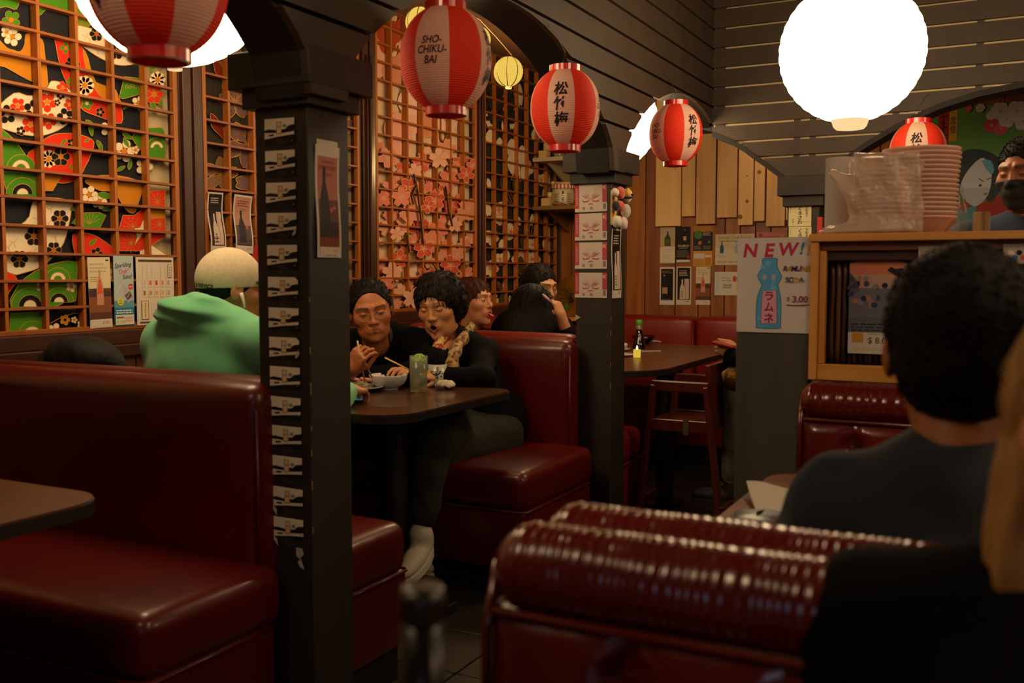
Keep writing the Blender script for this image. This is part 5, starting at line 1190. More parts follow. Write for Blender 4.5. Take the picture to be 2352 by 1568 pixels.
def make_hand(wrist, direction, normal, curl=.5, side=1, spread=.12, thumb_in=.5, L_=.175, pinch=False):
    """direction wrist->knuckles, normal = back of the hand. side +1: thumb towards +right of (direction, normal)"""
    d = unit(direction); n = unit(np.array(normal, float) - d * (np.array(normal) @ d)); r = np.cross(d, n); w = np.array(wrist, float); k = L_ / .185
    kn = w + d * .088 * k; F = []
    for i, (off, ln) in enumerate(((.030, .068), (.010, .076), (-.011, .071), (-.030, .056))):
        b = kn + r * off * side * k + d * (-.004 * abs(i - 1.2)); c = curl[i] if hasattr(curl, '__len__') else curl; P = [b - d * .02, b]; a = .15 + c * .9; q = b
        dd = d + r * side * off * spread * 8
        for sg in (.45, .31, .24):
            v = unit(dd) * math.cos(a) - n * math.sin(a); q = q + v * ln * k * sg * 1.0; P.append(q); a += c * 1.25
        F.append(P)
    b = w + d * .026 * k + r * .026 * side * k - n * .004; v1 = unit(d * .65 + r * side * (.75 - .5 * thumb_in) - n * (.35 + .4 * thumb_in)); v2 = unit(d * (.8) + r * side * (.25 - .6 * thumb_in) - n * (.3 + .3 * thumb_in))
    T = [b - v1 * .012, b + v1 * .034 * k, b + v1 * .034 * k + v2 * .032 * k, b + v1 * .034 * k + v2 * .056 * k]
    return (w, kn, n), F, T
def fields(fs, k=.03):
    def f(P):
        d = fs[0](P)
        for g in fs[1:]: d = smin(d, g(P), k)
        return d
    return f
def cap_(a, b, ra, rb): return lambda P: sC(P, a, b, ra, rb)
def ell_(c, r, M=None): return lambda P: sE(P, c, r, M)
def torso(hip, neck, shL, shR, scale=1., inflate=0., depth=1.):
    hip, neck, shL, shR = [np.array(q, float) for q in (hip, neck, shL, shR)]; up = unit(neck - hip); rt = unit(shR - shL); fw = unit(np.cross(up, rt)); M = np.stack([rt, fw, unit(np.cross(rt, fw))], 1)
    L_ = np.linalg.norm(neck - hip); hw = np.linalg.norm(shR - shL) / 2; i = inflate
    mid = (shL + shR) / 2
    return [ell_(hip + up * L_ * .70 + M[:, 1] * .0, (hw * .92 + i, .115 * depth + i, L_ * .33 + i), M), ell_(hip + up * L_ * .35, (hw * .78 * scale + i, .11 * depth * scale + i, L_ * .33 + i), M), ell_(hip + up * .03, (.165 * scale + i, .125 * depth * scale + i, .13 + i), M),
            cap_(shL * .97 + shR * .03, neck - up * .07 * 0 + (mid - neck) * .45, .054 + i, .062 + i), cap_(shR * .97 + shL * .03, neck + (mid - neck) * .45, .054 + i, .062 + i)]
def limb(a, b, c, r1, r2, r3, i=0.): return [cap_(a, b, r1 + i, r2 + i), cap_(b, c, r2 * .98 + i, r3 + i)]
def bbox(pts, pad): P = np.array(pts); return P.min(0) - pad, P.max(0) + pad
def to_world(V, pos, M): return V @ M.T + np.array(pos)
def hair_obj(f, lo, hi, pos, M, parent, col, name='hair', h=.004, rough=.42, tufts=None):
    V, F = surf(f, lo, hi, h)
    if tufts:                                    # (count, length, radius, kind of fall): loose locks that break up the outline
        n, L_, r_, fall = tufts; rs = np.random.RandomState(4); c = np.array((0, -.02, .03)); nv = len(V); VV = [V]; FF = [F]
        for i in rs.choice(nv, n):
            p = V[i]; nn = unit(p - c); j = rs.normal(size=3) * .35
            if fall == 'down': d = np.array((p[0] * 2, (p[1] + .02) * 2, -1.)) + j * .3
            elif fall == 'back': d = np.array((p[0] * 2, -1., -.35 if p[2] < .06 else .25)) + j
            else: d = nn + j
            d = unit(d - nn * (d @ nn) * (fall != 'out')); l = L_ * rs.uniform(.5, 1.2)
            pts = [p - nn * .004, p + d * l * .4 + nn * .0015, p + d * l * .8 + nn * .001, p + d * l - nn * .0015]; m = MB(); m.tube(pts, [r_, r_, r_ * .6, r_ * .15], 4, cap=False)
            q = m.v[0]; FF.append(np.array(m.f) + nv); VV.append(q); nv += len(q)
        V = np.concatenate(VV); F = np.concatenate(FF)
    m = mat('hair_' + col.lstrip('#'), col, max(rough, .58), spec=.18, bump=((260, 260, 16), .6, .003))
    return vmesh(to_world(V, pos, M), F, name, m, parent)
def strands(P, s=230, a=.0035, ang=0, seed=1): return a * (np.sin(P[:, 0] * s + 9 * P[:, 2] + 2 * np.sin(P[:, 2] * 20 + P[:, 1] * 30)) * .5 + np.sin(P[:, 1] * s * .8 + 12 * P[:, 2]) * .3 + .8 * noise3(P, 70, seed))
def person(label, pos, fwd, o, hands=(), limbs=(), trunk=(), roll=0, headres=.0027, group=None):
    """one continuous skin body: head, neck, trunk, arms, legs and hands. returns object, head matrix"""
    M = frame(fwd, roll=roll); base = lc(o.get('skin', '#b8784c'))
    V, F = surf(face_field(o), (-.105, -.125, -.17), (.105, .13, .13), headres); C = face_colour(V, o); VV = [to_world(V, pos, M)]; FF = [F]; CC = [C]; n = len(V)
    fs = list(trunk) + list(limbs)
    if fs:
        neck_b = np.array(pos) + M @ np.array((0, -.035, -.15)); f = fields(fs + [cap_(neck_b + (np.array(pos) - neck_b) * .35, neck_b, .05, .055)], .03)
        lo, hi = o['box']; V, F = surf(f, lo, hi, .011); VV.append(V); FF.append(F + n); CC.append(np.tile(base, (len(V), 1))); n += len(V)
    for hd in hands:
        f = hand_field(*hd); pts = [q for L_ in hd[1] + [hd[2]] for q in L_] + [hd[0][0], hd[0][1]]; lo, hi = bbox(pts, .035)
        V, F = surf(f, lo, hi, .0034); C = np.tile(base, (len(V), 1)) * (1 + .06 * noise3(V, 80, 5))[:, None]; VV.append(V); FF.append(F + n); CC.append(C); n += len(V)
    ob = vmesh(np.concatenate(VV), np.concatenate(FF), 'person', M_skin, None, np.concatenate(CC))
    return tag(ob, label, 'person', group), M
def cloth(fs, name, col, parent, box, k=.035, h=.009, fold=.005, fs_=26, cut=None, rough=.85, post=None, seed=2, m=None, sheen=.2):
    base = fields(fs, k)
    def f(P):
        d = base(P)
        if fold: d = d + fold * (noise3(P, fs_, seed) + .5 * noise3(P, fs_ * 2.2, seed + 5))
        if post: d = post(P, d)
        if cut: d = np.maximum(d, cut(P))
        return d
    V, F = surf(f, box[0], box[1], h); return vmesh(V, F, name, m or mat('cloth_' + col.lstrip('#'), col, rough, spec=(.1 if col[1] in '012' else .4), sheen=(0 if col[1] in '01' else sheen), bump=(500, .25, .001)), parent)
def halfspace(p, n): p = np.array(p, float); n = unit(n); return lambda P: (P - p) @ n       # keeps the side where (P-p).n < 0
A_ = np.array

# ---- man in green with the cream cap (back towards the camera)
hp = A_(at(533, 664, d=3.18)); fw = A_((.50, .86, -.10)); hip = A_((-2.26, 2.26, .52)); nk = A_((-2.225, 2.27, 1.045)); sL = A_((-2.40, 2.25, .985)); sR = A_((-1.975, 2.27, .985))
elL = A_((-2.46, 2.47, .76)); elR = A_((-1.94, 2.48, .755)); wL = A_((-2.36, 2.66, .80)); wR = A_((-2.02, 2.70, .80)); kL = A_((-2.38, 2.62, .52)); kR = A_((-2.08, 2.62, .52))
o = dict(skin='#b8794e', box=(A_((-2.65, 2.05, .0)), A_((-1.80, 3.0, 1.2))))
hl = [make_hand(wL, (.25, 1, -.1), (0, .1, 1), .55, 1), make_hand(wR, (-.2, 1, -.1), (0, .1, 1), .55, -1)]
legs = limb(hip + (-.09, 0, -.02), kL, kL + (0, .02, -.44), .085, .06, .045) + limb(hip + (.09, 0, -.02), kR, kR + (0, .02, -.44), .085, .06, .045)
arms = limb(sL, elL, wL, .05, .04, .028) + limb(sR, elR, wR, .05, .04, .028)
man1, M1 = person('man in a cream baseball cap and green hoodie, back turned, left of the near pillar', hp, fw, o, hl, legs + arms, torso(hip, nk, sL, sR, 1, -.012))
tr = torso(hip, nk, sL, sR, 1.08, .02, 1.1); slv = limb(sL, elL, wL + (elL - wL) * .1, .058, .05, .038) + limb(sR, elR, wR + (elR - wR) * .1, .058, .05, .038)
def hood(P): 
    q = P - (nk + A_((-.015, -.03, .035))); d = sE(P, nk + A_((-.03, -.045, .035)), (.125, .085, .062)); d = smin(d, sE(P, nk + A_((.02, .02, .0)), (.11, .10, .06)), .03)
    return d + .006 * np.sin(P[:, 2] * 130 + P[:, 0] * 25)
cut = lambda P: -(sE(P, hp + M1 @ A_((0, .0, -.13)), (.062, .066, .12)))
cloth(tr + slv + [hood], 'hoodie', '#57a878', man1, (A_((-2.7, 2.0, .48)), A_((-1.8, 2.8, 1.19))), fold=.009, fs_=20, cut=lambda P: np.maximum(cut(P), .5 - P[:, 2]), h=.0085, m=mat('green_fleece', '#6ec48c', .9, sheen=.3, noise=(14, 3, '#66ba84', .3, .7), bump=(350, .3, .001)))
cloth([cap_(hip + (-.09, 0, 0), kL, .1, .075), cap_(kL, kL + (0, .02, -.42), .075, .06), cap_(hip + (.09, 0, 0), kR, .1, .075), cap_(kR, kR + (0, .02, -.42), .075, .06)], 'trousers', '#22242c', man1, (A_((-2.7, 2.1, .02)), A_((-1.8, 2.85, .68))), h=.014)
hair_obj(lambda P: np.maximum(np.maximum(sE(P, (0, -.014, .028), (.081, .101, .090)) + strands(P, a=.0015), P[:, 1] - .045 - .25 * (P[:, 2] + .02)), -P[:, 2] - .066 + .35 * (P[:, 1] + .06)), (-.1, -.13, -.09), (.1, .1, .13), hp, M1, man1, '#110c0a', h=.0035)
# cap: crown panels, band, brim
def capf(P):
    d = sE(P, (0, -.012, .030), (.090, .108, .104)); a = np.arctan2(P[:, 0], P[:, 1] + .012); d = d - .0018 * np.exp(-(np.sin(a * 3) / .06) ** 2) * (P[:, 2] > .04)
    d = np.maximum(d, -(sE(P, (0, -.012, .030), (.084, .102, .098)))); return np.maximum(d, -(P[:, 2] - .006 - .12 * (P[:, 1] + .0) * 1.0))
V, F = surf(capf, (-.11, -.14, -.05), (.11, .12, .15), .0034)
capo = vmesh(to_world(V, hp, M1), F, 'cap', mat('cap_linen', '#cfc0a0', .9, sheen=.2, noise=(90, 2, '#c2b394', .35, .7), bump=(400, .4, .001)), man1)
def brim(P):
    Q = P - A_((0, .085, .018)); d = sE(Q, (0, .0, .0), (.080, .085, 1)); z = Q[:, 2] - (.02 - 2.2 * P[:, 0] ** 2 - .12 * (P[:, 1] - .08)); return np.maximum(np.maximum(d, np.abs(z) - .0028), .055 - P[:, 1])
V, F = surf(brim, (-.1, .04, -.03), (.1, .19, .06), .0025); vmesh(to_world(V, hp, M1), F, 'brim', mat('brim_brown', '#3c342e', .8), capo)
def capfn(th0):
    def fn(a, z, l):
        th = th0 + a / .10; zz = z; k = math.sqrt(max(0, 1 - ((zz - .030) / .104) ** 2)); return tuple(to_world(A_([[.0905 * k * math.sin(th), -.012 - .1085 * k * math.cos(th), zz]]) * 1, hp, M1)[0] + unit(A_(M1 @ A_((math.sin(th), -math.cos(th), 0)))) * (.001 + l))
    return fn
p = Print(capfn(0), 0.0006); p.text('WIT & SERVICE', .03, .003, .017, '#1c1a1c', .03, rot=-3); p.build(capo, 'embroidery')
b = MB(); e = hp + M1 @ A_((.088, .004, -.022)); b.tube([e + M1 @ A_(q) for q in ((-.002, .0, .012), (0, .004, 0), (.002, .010, -.016), (.002, .014, -.034))], [.006, .0058, .0038, .0034], 10); b.build('earbud', mat('white_plastic', '#e6e0d8', .3), man1, smooth=True)

# ---- man with glasses, black jacket, chopsticks
hp = A_(at(852, 714, d=4.0)); fw = A_((.62, -.76, -.18)); hip = A_((-2.52, 3.62, .54)); nk = hp + A_((-.05, .15, -.12)); sL = nk + A_((.185, .10, -.045)); sR = nk + A_((-.19, -.02, -.045))
elR = A_((-2.62, 3.14, .80)); wR = A_(at(808, 850, d=3.66)); elL = A_((-2.14, 3.30, .79)); wL = A_((-2.36, 3.16, .79))
o = dict(skin='#b06c42', blush='#a04a2c', lips='#8a4836', eyes='open', open=.0010, bw=.75, w=1.07, jaw=.053, box=(A_((-2.9, 2.95, .0)), A_((-1.95, 3.82, 1.12))))
tipR = A_(at(824, 818, d=3.62)); hR = make_hand(wR, tipR - wR, (.35, -.7, .5), (.55, .7, .85, .95), 1, thumb_in=.7, L_=.18)
hL = make_hand(wL, (-.6, -.6, 0), (0, 0, 1), .4, -1)
kk = [A_((-2.42, 3.12, .54)), A_((-2.62, 3.12, .54))]
legs = limb(hip + (.09, 0, -.02), kk[0], kk[0] + (0, -.02, -.46), .085, .06, .045) + limb(hip + (-.09, 0, -.02), kk[1], kk[1] + (0, -.02, -.46), .085, .06, .045)
man2, M2 = person('older man with wire glasses and black jacket eating with chopsticks', hp, fw, o, [hR, hL], legs + limb(sR, elR, wR, .05, .04, .028) + limb(sL, elL, wL, .05, .04, .028), torso(hip, nk, sL, sR, 1, -.012), roll=-9, headres=.0022)
cut2 = lambda P: np.maximum(-(sE(P, hp + M2 @ A_((0, .01, -.12)), (.066, .07, .11))), -(sE(P, nk + A_((.05, -.12, -.02)), (.045, .08, .13))))
cloth(torso(hip, nk, sL, sR, 1.05, .022, 1.1) + limb(sR, elR, wR + (elR - wR) * .22, .062, .052, .040) + limb(sL, elL, wL + (elL - wL) * .1, .062, .052, .04), 'jacket', '#070606', man2, (A_((-2.95, 2.9, .5)), A_((-1.95, 3.85, 1.12))), fold=.008, cut=cut2, h=.009)
cloth(torso(hip, nk, sL, sR, 1, .006, 1.0) + [cap_(nk, hp + M2 @ A_((0, -.03, -.12)), .062, .058)], 'sweater', '#2a221e', man2, (A_((-2.8, 3.1, .7)), A_((-2.05, 3.75, 1.02))), cut=lambda P: -(sE(P, hp + M2 @ A_((0, .01, -.11)), (.064, .068, .10))), h=.009)
cloth([cap_(hip + (.09, 0, 0), kk[0], .1, .075), cap_(kk[0], kk[0] + (0, -.02, -.44), .075, .06), cap_(hip + (-.09, 0, 0), kk[1], .1, .075), cap_(kk[1], kk[1] + (0, -.02, -.44), .075, .06)], 'trousers', '#15151a', man2, (A_((-2.85, 2.95, .02)), A_((-2.15, 3.8, .72))), h=.014)
def hair2(P):
    d = sE(P, (0, -.022, .036), (.090, .106, .094)) + .3 * strands(P, a=.004) + .008 * noise3(P, 60, 4) + .005 * noise3(P, 150, 9)
    Q = P.copy(); Q[:, 0] = np.abs(Q[:, 0]); d = smax(d, -sE(P, (0, .118, .012), (.084, .100, .090)), .014); d = smax(d, -sE(Q, (.05, .10, .0), (.03, .075, .06)), .008)
    return np.maximum(d, -.045 - .5 * np.maximum(0, P[:, 1]) * 0 - P[:, 2] + .9 * np.maximum(0, P[:, 1] + .03))
hair_obj(hair2, (-.1, -.14, -.08), (.1, .13, .15), hp, M2, man2, '#0f0b0a', h=.0032, tufts=(900, .028, .0016, 'back'))
def glasses(parent, hp, M, col='#b08a60', rw=.0225, rh=.0165, z0=.002, w=1.):
    mg = mat('gold_wire', col, .3, metal=.9); fr = MB(); W = lambda q: hp + M @ A_(q)
    for s in (-1, 1): fr.tube([W((s * .0315 * w + rw * math.cos(a), .1035 - .0022 * abs(math.cos(a)) - .010 * max(0, s * math.cos(a)), z0 + rh * math.sin(a))) for a in np.linspace(0, 2 * math.pi, 25)], .0009, 6)
    fr.tube([W((-.0095, .1035, z0 + .005)), W((0, .1065, z0 + .008)), W((.0095, .1035, z0 + .005))], .0009, 6)
    for s in (-1, 1): fr.tube([W((s * .054 * w, .095, z0 + .006)), W((s * .076 * w, .07, z0 + .007)), W((s * .083 * w, .0, z0 + .006)), W((s * .084 * w, -.015, z0 - .012))], .0009, 6)
    return fr.build('glasses', mg, parent, smooth=True)
glasses(man2, hp, M2, w=1.07)
CHOP = mat('chopstick_wood', '#e0bc84', .5)

# ---- woman with short dark hair, black cardigan and scarf
hp = A_(at(1008, 702, d=4.08)); fw = A_((.16, -.93, -.26)); nk = A_(at(1050, 776, d=4.2)); hip = A_((-2.0, 3.66, .54)); sL = A_(at(1112, 812, d=4.14)); sR = A_(at(985, 826, d=3.98))
elL = A_(at(1105, 872, d=3.92)); wL = A_(at(1002, 862, d=3.93)); elR = A_(at(985, 890, d=4.0)); wR = A_(at(946, 862, d=3.96))
o = dict(skin='#c48a5c', blush='#b0644a', lips='#8c4034', eyes='closed', mouth=1.2, brow=.003, bw=.3, browc='#5a3a26', w=1.03, jaw=.052, box=(A_((-2.45, 2.85, .1)), A_((-1.6, 3.9, 1.1))))
hR = make_hand(wR, A_(at(912, 842, d=3.86)) - wR, (.1, -.6, .8), (.35, .5, .65, .75), 1, thumb_in=.7, L_=.17); hLw = make_hand(wL, A_(at(948, 862, d=3.86)) - wL, (.2, -.3, .9), (.5, .6, .7, .8), -1, thumb_in=.5, L_=.16)
kR, aR = A_((-1.90, 3.08, .60)), A_((-1.90, 2.97, .30)); kL_, aL = A_((-1.97, 3.2, .52)), A_((-2.02, 3.34, .10))
legs = limb(hip + (-.07, -.05, 0), kR, aR, .08, .056, .036) + limb(hip + (.08, -.05, -.03), kL_, aL, .08, .056, .036)
wom, M3 = person('older woman with short dark hair, black cardigan and patterned scarf, mouth open', hp, fw, o, [hR, hLw], legs + limb(sL, elL, wL, .042, .034, .025) + limb(sR, elR, wR, .042, .034, .025), torso(hip, nk, sL, sR, .95, -.014), roll=-4, headres=.0022)
box3 = (A_((-2.5, 3.1, .48)), A_((-1.6, 3.92, 1.06)))
vn = A_(at(1022, 802, d=4.06)); neckhole = lambda P: -(sE(P, vn, (.05, .12, .105)))
cloth(torso(hip, nk, sL, sR, 1.05, .014, 1.0) + limb(sL, elL, wL + (elL - wL) * .18, .056, .050, .042) + limb(sR, elR, wR + (elR - wR) * .25, .052, .046, .038), 'cardigan', '#060608', wom, box3, fold=.008, h=.0085, cut=lambda P: np.maximum(neckhole(P), -(sE(P, hp + M3 @ A_((0, .0, -.10)), (.06, .066, .09)))))
# scarf: two hanging bands
msc = mat('scarf_pattern', '#9c2c14', .7, noise=(38, 3, '#c8b070', .45, .6)); msl = mat('scarf_pattern_light', '#b89a60', .7, noise=(45, 3, '#5a3018', .42, .6))
for pts, cc in (([(1040, 760, 4.15), (1012, 785, 4.05), (1002, 808, 3.99), (998, 835, 3.96)], msc), ([(1080, 752, 4.2), (1062, 778, 4.05), (1046, 808, 3.98), (1038, 838, 3.95), (1040, 880, 3.95)], msl)):
    Q = [A_(at(x, y, d=d)) for x, y, d in pts]
    cloth([cap_(Q[i], Q[i + 1], .020 + .002 * i, .022 + .002 * i) for i in range(len(Q) - 1)], 'scarf', '#8c2a14', wom, bbox(Q, .06), fold=.006, fs_=60, h=.005, m=cc, k=.01)
cloth([cap_(hip + (-.07, -.05, 0), kR, .105, .078), cap_(kR, aR + (kR - aR) * .08, .072, .052), cap_(hip + (.08, -.05, -.02), kL_, .1, .075), cap_(kL_, aL, .07, .05)], 'trousers', '#2c2c1a', wom, (A_((-2.25, 2.84, .08)), A_((-1.7, 3.82, .72))), fold=.01, h=.009, m=mat('olive_twill', '#24240f', .9, noise=(12, 3, '#1a1a0e', .3, .7), bump=(300, .2, .001)))
def shoe(a, d, parent, col='#cfc4b0'):
    d = unit(d); up = A_((0, 0, 1.)); up = unit(up - d * (up @ d)); M = frame(d, up)
    f = lambda P: smin(smin(sE(P, a + d * .07 - up * .045, (.042, .125, .035), M), sE(P, a - d * .01 - up * .02, (.038, .055, .055), M), .02), sC(P, a, a + up * .01, .04, .042), .02)
    V, F = surf(f, *bbox([a - .14, a + .24], .05), .006); s = vmesh(V, F, 'shoe', mat('shoe_' + col.lstrip('#'), col, .7, bump=(60, .3, .002)), parent)
    b = MB(); b.prism([(math.cos(t_) * .046, math.sin(t_) * .13 + .065) for t_ in np.linspace(0, 2 * math.pi, 21)[:-1]], lambda x, y, z: a + M[:, 0] * x + d * y + up * z, -.088, -.062); b.build('sole', mat('sole_white', '#d8d0c0', .6) if col > '#8' else mat('sole_dark', '#141210', .7), s, smooth=False)
shoe(aR + A_((0, -.01, -.05)), (.15, -.8, -.25), wom); shoe(aL + A_((0, 0, .0)), (0, -1, 0), wom)
sock = MB(); sock.tube([aR + (kR - aR) * .1, aR + A_((0, -.01, -.04))], .034, 12); sock.build('sock', mat('sock_black', '#0c0c0e', .9), wom, smooth=True)
def bob(P):
    s = strands(P, 240, .003, seed=4) + .009 * noise3(P, 45, 6) + .004 * noise3(P, 120, 2); cr = sE(P, (0, -.028, .044), (.101, .118, .098)); lo_ = sE(P, (0, -.05, -.012), (.108, .088, .086)); d = smin(cr, lo_, .03) + s
    face = sE(P, (.006, .096, -.030), (.068, .088, .094)); return np.maximum(smax(d, -face, .01), -P[:, 2] - .088)
hair_obj(bob, (-.125, -.16, -.1), (.125, .12, .16), hp, M3, wom, '#1c1310', h=.0035, tufts=(1100, .038, .0017, 'down'))

# ---- woman poking out her tongue (booth behind)
hp = A_(at(1090, 692, d=5.15)); fw = A_((.985, -.12, .03)); nk = hp + A_((-.05, .02, -.175)); hip = A_((nk[0] - .06, nk[1] + .02, .54)); sL = nk + A_((.02, .17, -.05)); sR = nk + A_((.02, -.16, -.05))
o = dict(skin='#bd8058', lips='#b0483c', mouth=1.0, bw=.6, open=.0028, box=(nk - A_((.3, .35, .62)), nk + A_((.3, .5, .15))))
w4, M4 = person('woman with tied brown hair poking out her tongue, behind the older woman', hp, fw, o, [], [], torso(hip, nk, sL, sR, .95, -.012), headres=.003)
cloth(torso(hip, nk, sL, sR, 1, .018) + [cap_(sR, sR + A_((.05, -.03, -.25)), .055, .045), cap_(sL, sL + A_((.05, .03, -.25)), .055, .045)], 'top', '#15110f', w4, (nk - A_((.35, .4, .47)), nk + A_((.35, .6, .06))), cut=lambda P: -(sE(P, nk + A_((.03, 0, .09)), (.06, .06, .1))), h=.011)
V, F = surf(lambda P: smin(sE(P, (0, .100, -.069), (.0105, .020, .005), rotm(-25, 0, 0)), sE(P, (0, .112, -.077), (.010, .010, .0055)), .005), (-.02, .07, -.095), (.02, .13, -.05), .0022); vmesh(to_world(V, hp, M4), F, 'tongue', mat('tongue', '#c05a50', .4), w4)
hair_obj(lambda P: np.maximum(smin(smax(sE(P, (0, -.022, .036), (.086, .106, .094)), -sE(P, (0, .10, -.04), (.062, .075, .10)), .01), sC(P, (0, -.115, .0), (.02, -.13, -.12), .03, .018), .02) + strands(P), -P[:, 2] - .13), (-.11, -.17, -.15), (.11, .12, .15), hp, M4, w4, '#3a1c10', h=.004, tufts=(500, .035, .0016, 'down'))

# ---- woman with long straight black hair, back turned
hp = A_(at(1222, 714, d=4.72)); fw = A_((-.25, .9, -.35)); nk = hp + A_((.02, -.05, -.15)); hip = A_((nk[0], nk[1] - .0, .50)); sL = nk + A_((-.155, 0, -.04)); sR = nk + A_((.155, .02, -.04))
o = dict(skin='#c08a62', box=(nk - A_((.3, .3, .5)), nk + A_((.3, .35, .15))))
w5, M5 = person('woman with long straight black hair seen from behind over the red bench', hp, fw, o, [], [], torso(hip, nk, sL, sR, .9, -.012), headres=.0035)
cloth(torso(hip, nk, sL, sR, .95, .012), 'blouse', '#b8b0a8', w5, (nk - A_((.3, .3, .4)), nk + A_((.3, .3, .04))), h=.012)
def longhair(P):
    d = sE(P, (0, -.018, .034), (.088, .104, .094)); W_ = hp[2] + 0 * P[:, 0]
    d = smin(d, sE(P, (0, -.062, -.12), (.125, .052, .20)), .05) + strands(P, 330, .0013, seed=8); return smax(d, -sE(P, (0, .10, -.06), (.07, .07, .16)), .01)
hw = hair_obj(longhair, (-.15, -.14, -.33), (.15, .11, .15), hp, M5, w5, '#080607', h=.0045, rough=.3, tufts=(700, .06, .0016, 'down'))
b = MB(); q = [at(x, y, d=4.60) for x, y in ((1246, 675), (1257, 685), (1268, 696))]; b.tube(q, [.004, .007, .005], 8); b.build('hair_clip', mat('clip_pink', '#d8a8a0', .3), w5, smooth=True)

# ---- woman with her hand at her face
hp = A_(at(1240, 661, d=5.25)); d0 = unit(A_((0, 0, 1.2)) - hp); fw = A_((d0[0] * .75 + .55, d0[1] * .75 + .30, -.15)); nk = hp + A_((-.05, .03, -.17)); hip = A_((-2.66, nk[1] + .02, .54)); sL = nk + A_((.13, .08, -.05)); sR = nk + A_((-.15, -.03, -.05))
el = A_(at(1312, 795, d=5.1)); wr = A_(at(1290, 728, d=5.08)); o = dict(skin='#c08a64', eyes='open', open=.003, bw=.8, box=(nk - A_((.35, .4, .55)), nk + A_((.5, .5, .15))))
hd = make_hand(wr, A_(at(1277, 690, d=5.08)) - wr, (.75, -.1, .2), (.5, .7, .85, .9), -1, thumb_in=.6, L_=.165)
w6, M6 = person('dark haired woman resting her face on her hand beside the second pillar', hp, fw, o, [hd], [cap_(el, wr, .036, .027)], torso(hip, nk, sL, sR, .95, -.012), headres=.003)
cloth(torso(hip, nk, sL, sR, 1, .016) + [cap_(sL, el, .055, .05), cap_(el, el + (wr - el) * .45, .05, .042), cap_(sR, sR + A_((0, -.1, -.25)), .055, .045)], 'sweater', '#0d0c0e', w6, (nk - A_((.4, .45, .45)), nk + A_((.55, .5, .06))), cut=lambda P: -(sE(P, nk + A_((0, -.02, .09)), (.058, .06, .1))), h=.010)
hair_obj(lambda P: smax(smin(sE(P, (0, -.022, .036), (.086, .106, .094)), sE(P, (0, -.09, -.03), (.06, .05, .06)), .03), -sE(P, (.0, .105, -.035), (.063, .078, .100)), .01) + strands(P, a=.002), (-.11, -.17, -.12), (.11, .12, .15), hp, M6, w6, '#120c0a', h=.004, tufts=(500, .035, .0016, 'back'))

# ---- person looking at a red phone (mostly behind the partition)
hp = A_(at(1742, 660, d=4.62)); fw = A_((-.9, -.2, -.45)); nk = hp + A_((.04, .01, -.16)); hip = A_((nk[0] + .06, nk[1], .50)); sL = nk + A_((0, -.18, -.05)); sR = nk + A_((0, .18, -.05))
ph = A_(at(1668, 785, d=4.45)); wR = A_(at(1683, 812, d=4.45)); el = A_(at(1690, 835, d=4.5)); kn = A_(at(1702, 900, d=4.5)); kn2 = A_(at(1705, 900, d=4.75))
o = dict(skin='#a8704a', box=(A_((nk[0] - .6, nk[1] - .4, .0)), nk + A_((.4, .4, .15))))
h1 = make_hand(A_(at(1690, 805, d=4.45)), A_((-1, 0, .25)), (.1, -.9, .2), .75, 1, thumb_in=.8, L_=.17)
p7, M7 = person('seated person in black jacket holding a red phone, half behind the partition', hp, fw, o, [h1], limb(hip + (0, -.09, 0), kn, kn + (-.03, 0, -.42), .08, .058, .04) + limb(hip + (0, .09, 0), kn2, kn2 + (0, 0, -.42), .08, .058, .04) + [cap_(sL, el, .045, .036), cap_(el, wR, .036, .028)], torso(hip, nk, sL, sR, 1, -.01), headres=.004)
cloth(torso(hip, nk, sL, sR, 1.1, .03) + [cap_(sL, el + A_((.02, 0, 0)), .065, .058), cap_(el, wR + (el - wR) * .2, .056, .045)], 'jacket', '#101012', p7, (A_((nk[0] - .5, nk[1] - .4, .46)), nk + A_((.35, .4, .05))), h=.012, cut=lambda P: -(sE(P, nk + A_((0, 0, .09)), (.06, .06, .1))))
cloth([cap_(hip + (0, -.09, 0), kn, .1, .072), cap_(kn, kn + (-.03, 0, -.38), .072, .055), cap_(hip + (0, .09, 0), kn2, .1, .072), cap_(kn2, kn2 + (0, 0, -.38), .072, .055)], 'trousers', '#5a5042', p7, (A_((nk[0] - .6, nk[1] - .45, .03)), A_((nk[0] + .3, nk[1] + .5, .80))), h=.012)
shoe(kn + A_((-.03, 0, -.44)), (-1, -.1, 0), p7, '#1a1816'); shoe(kn2 + A_((0, 0, -.44)), (-1, .1, 0), p7, '#1a1816')
hair_obj(lambda P: smax(sE(P, (0, -.022, .036), (.086, .106, .094)), -sE(P, (0, .105, -.035), (.063, .078, .1)), .01) + strands(P), (-.11, -.15, -.1), (.11, .12, .15), hp, M7, p7, '#120c0a', h=.005)
b = MB(); b.bar(ph + A_((-.055, -.01, -.0)), ph + A_((.045, -.01, -.022)), .072, .011, up=(0, 0, 1)); ht = b.build('phone', mat('phone_red', '#8c1a14', .35), bevel=.004, smooth=False); tag(ht, 'red cased phone held by the seated person', 'phone')
q = A_(at(1686, 868, d=4.42)); 
def bagf(P): return sE(P, q, (.06, .05, .05)) + .006 * noise3(P, 90, 3)
V, F = surf(bagf, q - .08, q + .08, .005); tag(vmesh(V, F, 'handbag', mat('gold_sequin', '#6a4c1c', .3, metal=.7, bump=(120, .9, .006))), 'small gold and black bag on the lap of the seated person', 'bag')

